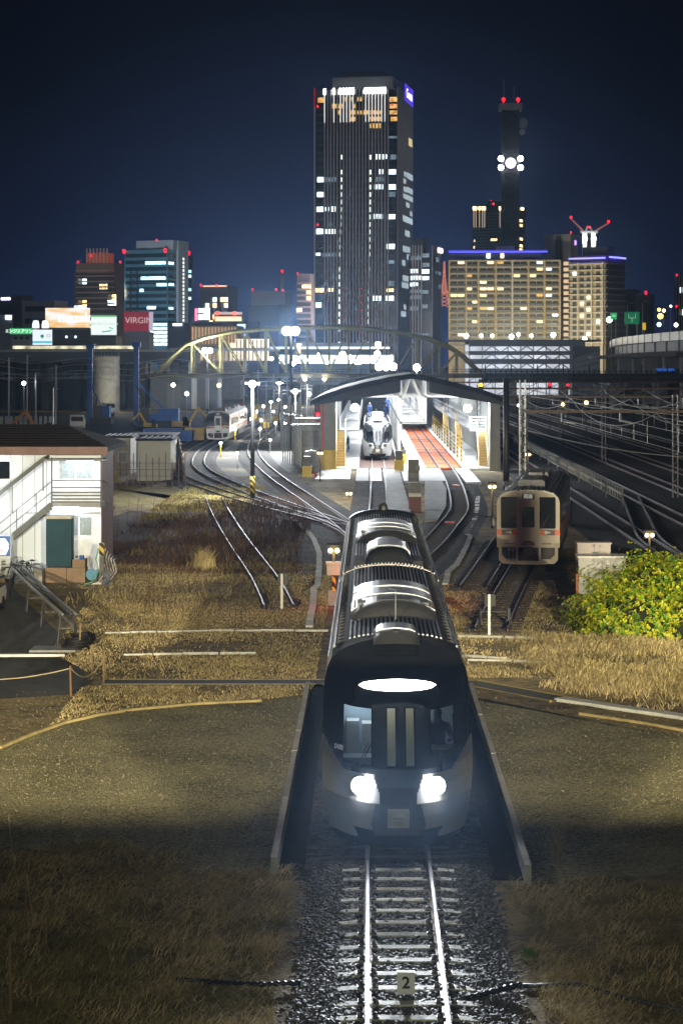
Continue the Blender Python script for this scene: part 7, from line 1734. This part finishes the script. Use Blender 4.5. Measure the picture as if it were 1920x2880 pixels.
# big pale board roof strip seen left, low roofs
for i, (d0,d1,dy,Y,lb) in enumerate(((190,330,1012,195,'long low pale roof behind the prefab office'),(290,390,998,215,'grey low shed roof behind the cream huts'))):
    t = T('low_shed', lb, 'shed', ((X(d0,Y)+X(d1,Y))/2, Y, -.25)); wd = (X(d1,Y)-X(d0,Y))/2; h = Z(dy,Y)+.25
    mb = MB(); mb.box(-wd,wd,0,8,0,h-.2); part(t, 'wall', mb, M('low_wall', (.17,.15,.14), .7) if i == 0 else bpy.data.materials['low_wall']); mb = MB(); mb.box(-wd-.3,wd+.3,-.3,8.3,h-.2,h); part(t, 'roof', mb, M('corrugated_roof', (.30,.31,.31), .6, v=.2, s=1) if i == 0 else m_proof)

# ---------------------------------------------------------------- people
def person(label, loc, rz, mat, J, s=1.):
    V = [J[k][0] for k in J]; idx = {k: i for i, k in enumerate(J)}
    Ed = [('pelvis','chest'),('chest','neck'),('neck','head'),('head','crown'),('chest','sl'),('sl','el'),('el','hl'),('chest','sr'),('sr','er'),('er','hr'),('pelvis','pl'),('pl','kl'),('kl','fl'),('fl','tl'),('pelvis','pr'),('pr','kr'),('kr','fr'),('fr','tr')]
    me = bpy.data.meshes.new('person'); me.from_pydata([tuple(Vector(v)*s) for v in V], [(idx[a], idx[b]) for a, b in Ed], []); me.materials.append(mat)
    o = link('person', me, None, loc, rz); m_ = o.modifiers.new('Skin', 'SKIN'); 
    for k in J: me.skin_vertices[0].data[idx[k]].radius = (J[k][1]*s, J[k][1]*s)
    o.modifiers.new('Subsurf', 'SUBSURF').levels = 1; o.modifiers['Subsurf'].render_levels = 2; m_.use_smooth_shade = True
    return tag(o, label, 'person')
ST = lambda ax=.0, st=.12: {'pelvis':((0,0,.95),.14),'chest':((0,.02,1.32),.16),'neck':((0,0,1.50),.06),'head':((0,-.02,1.62),.10),'crown':((0,-.01,1.74),.08),
 'sl':((-.19,.02,1.40),.075),'el':((-.26,.0,1.14),.05),'hl':((-.22,-.12-ax,.92+ax),.04),'sr':((.19,.02,1.40),.075),'er':((.26,.02,1.14),.05),'hr':((.24,-.08,.9),.04),
 'pl':((-.09,0,.86),.10),'kl':((-.11,-st,.48),.07),'fl':((-.11,-st*.3,.06),.05),'tl':((-.12,-st*.3-.15,.03),.04),'pr':((.09,0,.86),.10),'kr':((.11,.02,.48),.07),'fr':((.11,st,.06),.05),'tr':((.12,st-.15,.03),.04)}
def clothes(name, c, hat):
    mt = bpy.data.materials.new(name); mt.use_nodes = True; n = mt.node_tree.nodes; l = mt.node_tree.links; t = n.new('ShaderNodeTexCoord'); sp_ = n.new('ShaderNodeSeparateXYZ'); l.new(t.outputs['Object'], sp_.inputs[0])
    r = n.new('ShaderNodeValToRGB'); r.color_ramp.interpolation = 'CONSTANT'; mr = n.new('ShaderNodeMath'); mr.operation = 'DIVIDE'; mr.inputs[1].default_value = 2; l.new(sp_.outputs['Z'], mr.inputs[0]); l.new(mr.outputs[0], r.inputs[0])
    e = r.color_ramp.elements; e[0].color = (.02,.02,.02,1); e[1].position = .05; e[1].color = (*c,1); x = e.new(.755); x.color = (.45,.28,.2,1); x = e.new(.835); x.color = (*hat,1)
    l.new(r.outputs[0], n['Principled BSDF'].inputs['Base Color']); return mt
m_work = clothes('blue_overalls', (.02,.06,.22), (.7,.7,.68)); m_grey_s = clothes('light_work_shirt', (.2,.3,.38), (.6,.6,.55)); m_uni = clothes('dark_uniform', (.03,.03,.045), (.75,.75,.75))
person('worker in blue overalls standing on the shed platform nearest the white express train', (X(884,226), 226, 3.3), .4, m_work, ST(.25))
person('worker in blue overalls bending at the walkway rail beside the white express train', (X(890,232), 232, 3.92), -.8, m_work, ST(.3))
person('worker in white helmet on the left shed platform beside the bright lamp', (X(849,230), 230, 3.3), .2, m_work, ST(.1))
person('worker in pale shirt standing on the white floor at the foot of the left stair', (X(790,215), 215, 0), .6, m_grey_s, ST(.2))
person('worker walking along the white shed floor left of the standing train', (X(799,222), 222, 0), 1.2, m_work, ST(.15,.2))
SIT = {'pelvis':((0,0,.55),.15),'chest':((0,-.04,.95),.17),'neck':((0,-.05,1.14),.06),'head':((0,-.09,1.27),.10),'crown':((0,-.08,1.40),.085),'sl':((-.2,-.04,1.03),.075),'el':((-.28,-.16,.80),.05),'hl':((-.2,-.42,.80),.04),'sr':((.2,-.04,1.03),.075),'er':((.28,-.16,.80),.05),'hr':((.2,-.42,.80),.04),'pl':((-.1,-.04,.53),.1),'kl':((-.12,-.46,.55),.07),'fl':((-.12,-.44,.1),.05),'tl':((-.12,-.6,.06),.04),'pr':((.1,-.04,.53),.1),'kr':((.12,-.46,.55),.07),'fr':((.12,-.44,.1),.05),'tr':((.12,-.6,.06),.04)}
person('driver in dark uniform and white cap seated at the right window of the near train', (XC+.80, 41.95, .98), 0, m_uni, SIT)

# ---------------------------------------------------------------- grass, weeds and the bush
def blades(name, base, hgt, wid, lean, mat, sway=None, kind='stuff', comb=1.):
    n = len(base); a = RN.uniform(-1.1, 1.1, n)/max(comb, .2)+comb*2.2*np.sin(base[:,0]*.9+1.3*np.sin(base[:,1]*.7))+comb*2*np.cos(base[:,1]*1.1+base[:,0]*.4); ln = lean*RN.uniform(.3,1.2,n)
    d = np.stack([np.cos(a), np.sin(a), np.zeros(n)], -1)
    if sway is not None: d = d*.6+np.array(sway)*.7
    h = hgt*RN.uniform(.5,1.25,n); side = np.stack([-np.sin(a+.9), np.cos(a+.9), np.zeros(n)], -1)*(wid*RN.uniform(.6,1.3,n))[:,None]
    up = np.zeros((n,3)); up[:,2] = 1
    p1 = base+up*(h*.55)[:,None]+d*(h*ln*.35)[:,None]; p2 = base+up*(h*np.clip(1-ln*.45,.1,1))[:,None]+d*(h*ln)[:,None]
    V = np.stack([base-side, base+side, p1+side*.7, p1-side*.7, p2], 1).reshape(-1,3); i = np.arange(n)*5
    V4 = np.stack([i,i+1,i+2,i+3],-1); T3 = np.stack([i+3,i+2,i+4,i+4],-1)
    tri = np.concatenate([np.stack([i,i+1,i+2],-1), np.stack([i,i+2,i+3],-1), np.stack([i+3,i+2,i+4],-1)])
    o = link(name, npmesh(name, V, tri, mat)); return tag(o, kind=kind) if kind else o
def clumpy(n, x0, x1, y0, y1, sc=1.2, thr=0., seed=1, z=-.25, dens_y=True):
    "scatter with clumps"
    m = int(n*2.2); x = RN.uniform(x0,x1,m); yv = RN.uniform(y0,y1,m)
    if dens_y: u = RN.uniform(0,1,m); yv = 1/(1/y0+u*(1/y1-1/y0))
    f = np.zeros(m)
    for k in range(5): a = seed*1.7+k*2.1; f += np.sin((x*math.cos(a)+yv*math.sin(a))*sc*(1+.5*k)+a*3)*np.cos((x*math.sin(a*1.3)-yv*math.cos(a*1.3))*sc*(.7+.4*k)+a)/(1+.3*k)
    p = np.clip(.5+f*.45-thr, .02, 1); k = RN.uniform(0,1,m) < p
    return np.stack([x[k],yv[k],np.full(k.sum(), z)],-1)[:n]
m_g1_ = M('straw_grass', (.56,.45,.22), .85, v=.4, s=1.2, spec=.1)
m_g2_ = M('brown_grass', (.27,.225,.11), .9, v=.45, s=1.0, spec=.1)
m_g3_ = M('olive_grass', (.25,.235,.09), .9, v=.45, s=1.1, spec=.1)
m_g4_ = M('pale_straw', (.66,.52,.28), .85, v=.3, s=1.5, spec=.1)
m_weed = M('dark_weed_stems', (.085,.05,.035), .9, v=.4, s=1, spec=.1)
inside = lambda P_, f: P_[f(P_[:,0], P_[:,1])]
# near grass both sides of the ballast
for k, (mt, n, h, sd) in enumerate(((m_g2_,24000,.13,1),(m_g3_,24000,.15,2),(m_g1_,22000,.15,3),(m_g4_,5000,.22,4))):
    a = clumpy(n, -8.5, -1.35, 27, 42, 1.3, .25, sd); a = inside(a, lambda x, yv: (x < -1.55-.5*np.sin(yv*1.3+sd)*.3) & ((yv < 39.2-(x+1.8)*.0) | (x < -3.5)) & (yv < 41.5+np.sin(x*2)*.6))
    blades('matted_grass', a, h, .0055, 2.2, mt, comb=.45)
    a = clumpy(n, 2.35, 9.5, 27, 42, 1.3, .25, sd+5); a = inside(a, lambda x, yv: (x > 2.55+.4*np.sin(yv*1.4+sd)*.4) & (yv < 38.2+np.sin(x*2)*.5+(x-3)*.18))
    blades('matted_grass', a, h, .0055, 2.2, mt, comb=.45)
a = clumpy(5200, -3.6, -1.4, 27, 39.5, 1.6, .15, 51); blades('pale_straw_grass', inside(a, lambda x, yv: RN.uniform(0,1,len(x)) < np.clip((x+4.0)/1.6,0,1)), .24, .006, 2.2, m_g4_, comb=.5)
a = clumpy(5200, 2.5, 4.8, 27, 38.5, 1.6, .15, 52); blades('pale_straw_grass', inside(a, lambda x, yv: RN.uniform(0,1,len(x)) < np.clip((5.0-x)/1.8,0,1)), .24, .006, 2.2, m_g4_, comb=.5)
# meadow left, mid distance
edge = [(p[0], p[1]) for p in lg]
ex_, ey_ = [p[0] for p in edge], [p[1] for p in edge]
def meadow(x, yv): return (yv > np.interp(x, ex_, ey_)+.25) & (np.abs(yv-62.6) > .65) & ((x > -8.3) | (yv > 64+(-8.3-x)*2.6)) & (x < -1.6-.0*yv) & ((x > -10.4-(yv-70)*.05) | (yv > 89))
a = clumpy(11000, -14, -3, 95, 150, .5, .1, 61, -.245); blades('low_weeds', inside(a, lambda x, yv: x < -3.2-(yv-95)*.03), .34, .016, 1.2, M('reddish_weed', (.13,.075,.05), .9, v=.5, s=.8, spec=.1), comb=.5)
for mt, n, h, sd, thr in ((m_g1_,52000,.09,11,.05),(m_g2_,16000,.13,12,.35),(m_g4_,34000,.09,13,.15)):
    a = clumpy(n, -13, -1.5, 54, 100, .55, thr, sd, -.245); blades('dry_grass', inside(a, meadow), h, .010, 1.6, mt, comb=.4)
a = clumpy(8000, -12, -2.2, 98, 146, .3, .4, 21, -.245); a = inside(a, lambda x, yv: (x < -2.6-(yv-84)*.02)); blades('tall_weeds', a, .75, .016, .5, m_weed)
a = clumpy(5000, -12, -3.6, 80, 120, .4, .5, 23, -.245); blades('tall_weeds', a, .4, .016, .8, m_g2_)
a = clumpy(11000, -14, -8, 128, 166, .3, .0, 24, -.245); blades('turf_grass', a, .22, .03, 1.0, M('yellow_turf', (.5,.42,.16), .9, v=.3, s=.7, spec=.1))
# sparse tall stalks
def stalks(name, pts, mat, h=1.3, label=None):
    mb = MB()
    for (x, yv) in pts:
        hh = h*R.uniform(.6,1.2); dx_, dy_ = R.uniform(-.2,.2), R.uniform(-.1,.1); mb.tube([(x,yv,-.25),(x+dx_*.4,yv+dy_,hh*.6-.25),(x+dx_,yv+dy_,hh-.25)], [.012,.010,.004], 4)
        for k in range(7): t = R.uniform(.3,1); q = R.uniform(-.22,.22); mb.tube([(x+dx_*t,yv+dy_*t,hh*t-.25),(x+dx_*t+q,yv+dy_*t,hh*t-.25+R.uniform(.05,.22))], .006, 3, cap=False)
    return tag(link(name, mb.mesh(name, mat)), kind='stuff')
stalks('weed_stalks', [tuple(G(R.uniform(225,560), R.uniform(1330,1440)))[:2] for _ in range(34)], m_weed, 1.1)
stalks('weed_stalks', [tuple(G(R.uniform(240,700), R.uniform(1180,1300)))[:2] for _ in range(60)], m_weed, 1.5)
# plume grass tuft
def tuft(label, dx, dy, n, h, mat, name='grass_tuft', wid=.012, rad=.5, lean=.7):
    g = G(dx, dy); a = np.stack([RN.normal(0,rad*.4,n), RN.normal(0,rad*.4,n), np.full(n,0.)],-1)
    o = blades(name, a, h, wid, lean, mat, kind=None); o.location = (g.x, g.y, -.25); return tag(o, label, 'grass tuft')
tuft('large pale plume grass tuft left of the overgrown siding', 468, 1308, 520, 1.15, m_g1_, 'plume_grass', .010, .7, 1.1)
tuft('small fresh green tuft by the right ballast edge in the foreground', 1213, 2200, 260, .2, M('fresh_green', (.12,.28,.03), .8, v=.3), 'grass_tuft', .006, .12)
tuft('yellow shrub sprig at the brown end of the prefab office', 262, 1110, 300, 1.2, M('yellow_shoot', (.34,.26,.05), .8), 'shrub', .015, .5)
tuft('tall dry stalk clump standing alone right of the right kerb wall', 1282, 1985, 120, .75, m_g2_, 'dry_stalk', .006, .12, .35)
# right side grass
for mt, n, h, sd in ((m_g4_,22000,.26,31),(m_g1_,16000,.34,32),(m_g2_,5000,.3,36)):
    a = clumpy(n, 4.9, 13, 56.3, 73, .8, .1, sd, -.245); a = inside(a, lambda x, yv: (yv > 60.2-(x-5)*.75+.9*np.sin(x*2.3)*np.sin(x*.9+1)) & (RN.uniform(0,1,len(x)) < np.clip((x-4.7-.6*np.sin(yv*1.7)-.5*np.sin(yv*.6+2))/2.2, 0, 1)**.8) & (RN.uniform(0,1,len(x)) < .25+.75*np.clip((yv-60.2+(x-5)*.75)/3, 0, 1))); blades('tall_dry_grass', a, h, .010, 1.5, mt, comb=.3)
for mt, n, h, sd in ((m_g1_,22000,.10,33),(m_g4_,12000,.09,34),(m_g2_,8000,.12,35)):
    a = clumpy(n, 2.4, 9, 63.6, 92, .6, .1, sd, -.245); a = inside(a, lambda x, yv: x < 6.5+(yv-63)*.05); blades('dry_grass', a, h, .010, 1.1, mt)
a = clumpy(9000, -9.5, 9, 41, 60, .5, .35, 41, -.24); a = inside(a, lambda x, yv: (np.abs(x-.55) > 2.5)); blades('sparse_grass', a, .05, .006, 1.2, m_g3_)
# leafy bush
m_leaf = M('yellow_green_leaf', (.43,.43,.02), .5, v=.5, s=2.2, spec=.35)
m_leaf2 = M('dark_green_leaf', (.11,.22,.015), .5, v=.5, s=2., spec=.35)
bush = T('leafy_bush', 'large rounded yellow green bush at the right edge above the tall dry grass', 'bush', (10.6, 77, -.25))
lobes = [(11.2,77.5,3.8,4.2,2.35),(9.0,76,1.9,2.4,1.45),(8.6,74.0,1.2,1.4,.8),(12.6,75.5,3.0,3.4,2.5),(9.6,74.6,2.2,2.2,1.55),(11.8,73.6,2.4,2.0,1.6),(14,77,3,4,2.8)]
def lobe_pts(n):
    P_, N_ = [], []
    w_ = np.array([l[2]*l[3] for l in lobes]); w_ = w_/w_.sum()
    for l_, ww in zip(lobes, w_):
        m = int(n*ww); th = RN.uniform(0,2*PI,m); u = RN.uniform(-.05,1,m); s = np.sqrt(1-u*u)
        d = np.stack([s*np.cos(th), s*np.sin(th), u],-1)
        bump = 1+.10*np.sin(d[:,0]*9+l_[0])*np.sin(d[:,1]*8+l_[1])+.08*np.sin(d[:,2]*11+d[:,0]*7)
        rr = bump*np.where(RN.uniform(0,1,m) < .09, RN.uniform(1.03,1.15,m), RN.uniform(.88,1.04,m))
        P_.append(np.stack([l_[0]+d[:,0]*l_[2]*rr, l_[1]+d[:,1]*l_[3]*rr, -.25+d[:,2]*l_[4]*rr],-1)); N_.append(d)
    return np.concatenate(P_), np.concatenate(N_)
def leaves(n, sz, mat, root, per=7):
    C, N_ = lobe_pts(n); m = len(C); V = []; 
    N2 = N_+np.array([0,0,.5])+RN.normal(0,.3,(m,3)); N2 /= np.linalg.norm(N2,axis=1)[:,None]
    ref = np.where(np.abs(N2[:,2:3]) < .9, np.array([[0,0,1.]]), np.array([[1.,0,0]])); A_ = np.cross(N2, ref); A_ /= np.linalg.norm(A_,axis=1)[:,None]; B2 = np.cross(N2, A_)
    for k in range(per):
        t = 2*PI*k/per+RN.uniform(-.4,.4,m); d = A_*np.cos(t)[:,None]+B2*np.sin(t)[:,None]; d = d*.9+N2*RN.uniform(-.1,.75,m)[:,None]
        s = np.cross(N2, d); s /= (np.linalg.norm(s,axis=1)[:,None]+1e-6); L = sz*RN.uniform(.6,1.2,m)[:,None]; w2 = L*.24
        V.append(np.stack([C+d*L*.08, C+d*L*.6+s*w2, C+d*L, C+d*L*.6-s*w2],1))
    V = np.concatenate(V).reshape(-1,3)-np.array(root.location); q = np.arange(len(V)).reshape(-1,4)
    return link('foliage', npmesh('foliage', V, q, mat), root)
leaves(12500, .10, m_leaf, bush); leaves(8500, .11, m_leaf2, bush)
mb = MB()
for l_ in lobes: mb.ball((l_[0]-bush.location.x, l_[1]-bush.location.y, 0), 1, 14, 8)
n_ = 0; V = []
for i, l_ in enumerate(lobes):
    c = mb.v[i*126:(i+1)*126]; cx, cy = l_[0]-bush.location.x, l_[1]-bush.location.y
    V += [(cx+(x-cx)*l_[2]*.84, cy+(y-cy)*l_[3]*.84, max(-.02, z*l_[4]*.84)) for x, y, z in c]
mb.v = V; part(bush, 'inner_mass', mb, M('bush_inside', (.018,.02,.008), .95, v=.5, s=3), True)  # near-black lumps filling the inside of the leaves
# ---------------------------------------------------------------- small foreground things
nm = T('track_number_plate', 'white plate with a black figure two standing between the rails in the foreground', 'marker', (X(932,31.35), 31.35, -.25))
mb = MB(); mb.box(-.13,.13,-.03,.03,.10,.43); part(nm, 'plate', mb, m_white); mb = MB(); mb.box(-.02,.02,.0,.04,0,.12); part(nm, 'stake', mb, m_dgrey)
text('2', .24, m_black, nm, (0,-.035,.265), 'figure', ext=.003, bold=.006)
def corrugated(label, pts, r):
    P_ = [Vector(p) for p in pts]; S = []; Rr = []
    L = sum((b-a).length for a, b in zip(P_, P_[1:])); acc = 0
    for a, b in zip(P_, P_[1:]):
        n = max(2, int((b-a).length/.0275))
        for k in range(n): S.append(a.lerp(b, k/n)); Rr.append(r if (len(S)//2) % 2 else r*.72)
    mb = MB(); mb.tube(S, Rr, 8); return solo('cable_conduit', mb, M('conduit_black', (.02,.02,.022), .32), label, 'conduit', smooth=True)
corrugated('black corrugated conduit running out of the ballast to the left grass', [tuple(G(690,2258,-.16)),tuple(G(600,2262,-.12)),tuple(G(520,2258,-.16)),tuple(G(400,2250,-.22))], .042)
corrugated('short black corrugated conduit curving off at the right of the ballast', [tuple(G(1060,2296,-.18)),tuple(G(1110,2284,-.14)),tuple(G(1160,2270,-.10)),tuple(G(1200,2262,-.08))], .048)
mb = MB(); p = [tuple(G(1200,2266,-.2)),tuple(G(1330,2262,-.2)),tuple(G(1420,2290,-.2)),tuple(G(1600,2330,-.2))]; mb.tube(p, .035, 6); solo('buried_hose', mb, m_dgrey, 'dark half buried hose in the grass at the lower right', 'hose', smooth=True)
for i, (dx, dy, h) in enumerate(((62,2115,.9),(105,2175,1.0),(25,2330,1.1))):
    g = G(dx, dy); mb = MB(); mb.tube([(g.x,g.y,-.25),(g.x+(.06 if i == 1 else -.02),g.y,h-.25)], .018, 6); solo('rope_stake', mb, m_wood, ['thin wooden rope stake in the lower left grass, farthest of three','leaning wooden rope stake in the lower left grass, middle of three','thin wooden rope stake in the lower left corner, nearest of three'][i], 'stake')
pts = [G(20,1965),G(62,2115),G(105,2175),G(25,2330)]
for i, (a, b) in enumerate(zip(pts, pts[1:])):
    mb = MB(); mb.tube([(a.x+(b.x-a.x)*t, a.y+(b.y-a.y)*t, .55-.65*4*t*(1-t)) for t in np.linspace(0,1,14)], .008, 5); solo('stake_rope', mb, m_rope, ['thin rope sagging to the farthest stake at lower left','thin rope between the two farther stakes at lower left','thin rope between the two nearer stakes at lower left'][i], 'rope')
# ---------------------------------------------------------------- night air
mb = MB(); mb.box(-900, 900, -60, 2300, -1.3, 240)
hz_ = link('haze', mb.mesh('haze', [])); hz_['kind'] = 'stuff'
mt = bpy.data.materials.new('night_air'); mt.use_nodes = True; nt = mt.node_tree; nt.nodes.remove(nt.nodes['Principled BSDF'])
pv = nt.nodes.new('ShaderNodeVolumePrincipled'); pv.inputs['Color'].default_value = (.42,.64,1,1); pv.inputs['Density'].default_value = .000095; pv.inputs['Anisotropy'].default_value = .85
nt.links.new(pv.outputs[0], nt.nodes['Material Output'].inputs['Volume']); hz_.data.materials.append(mt)
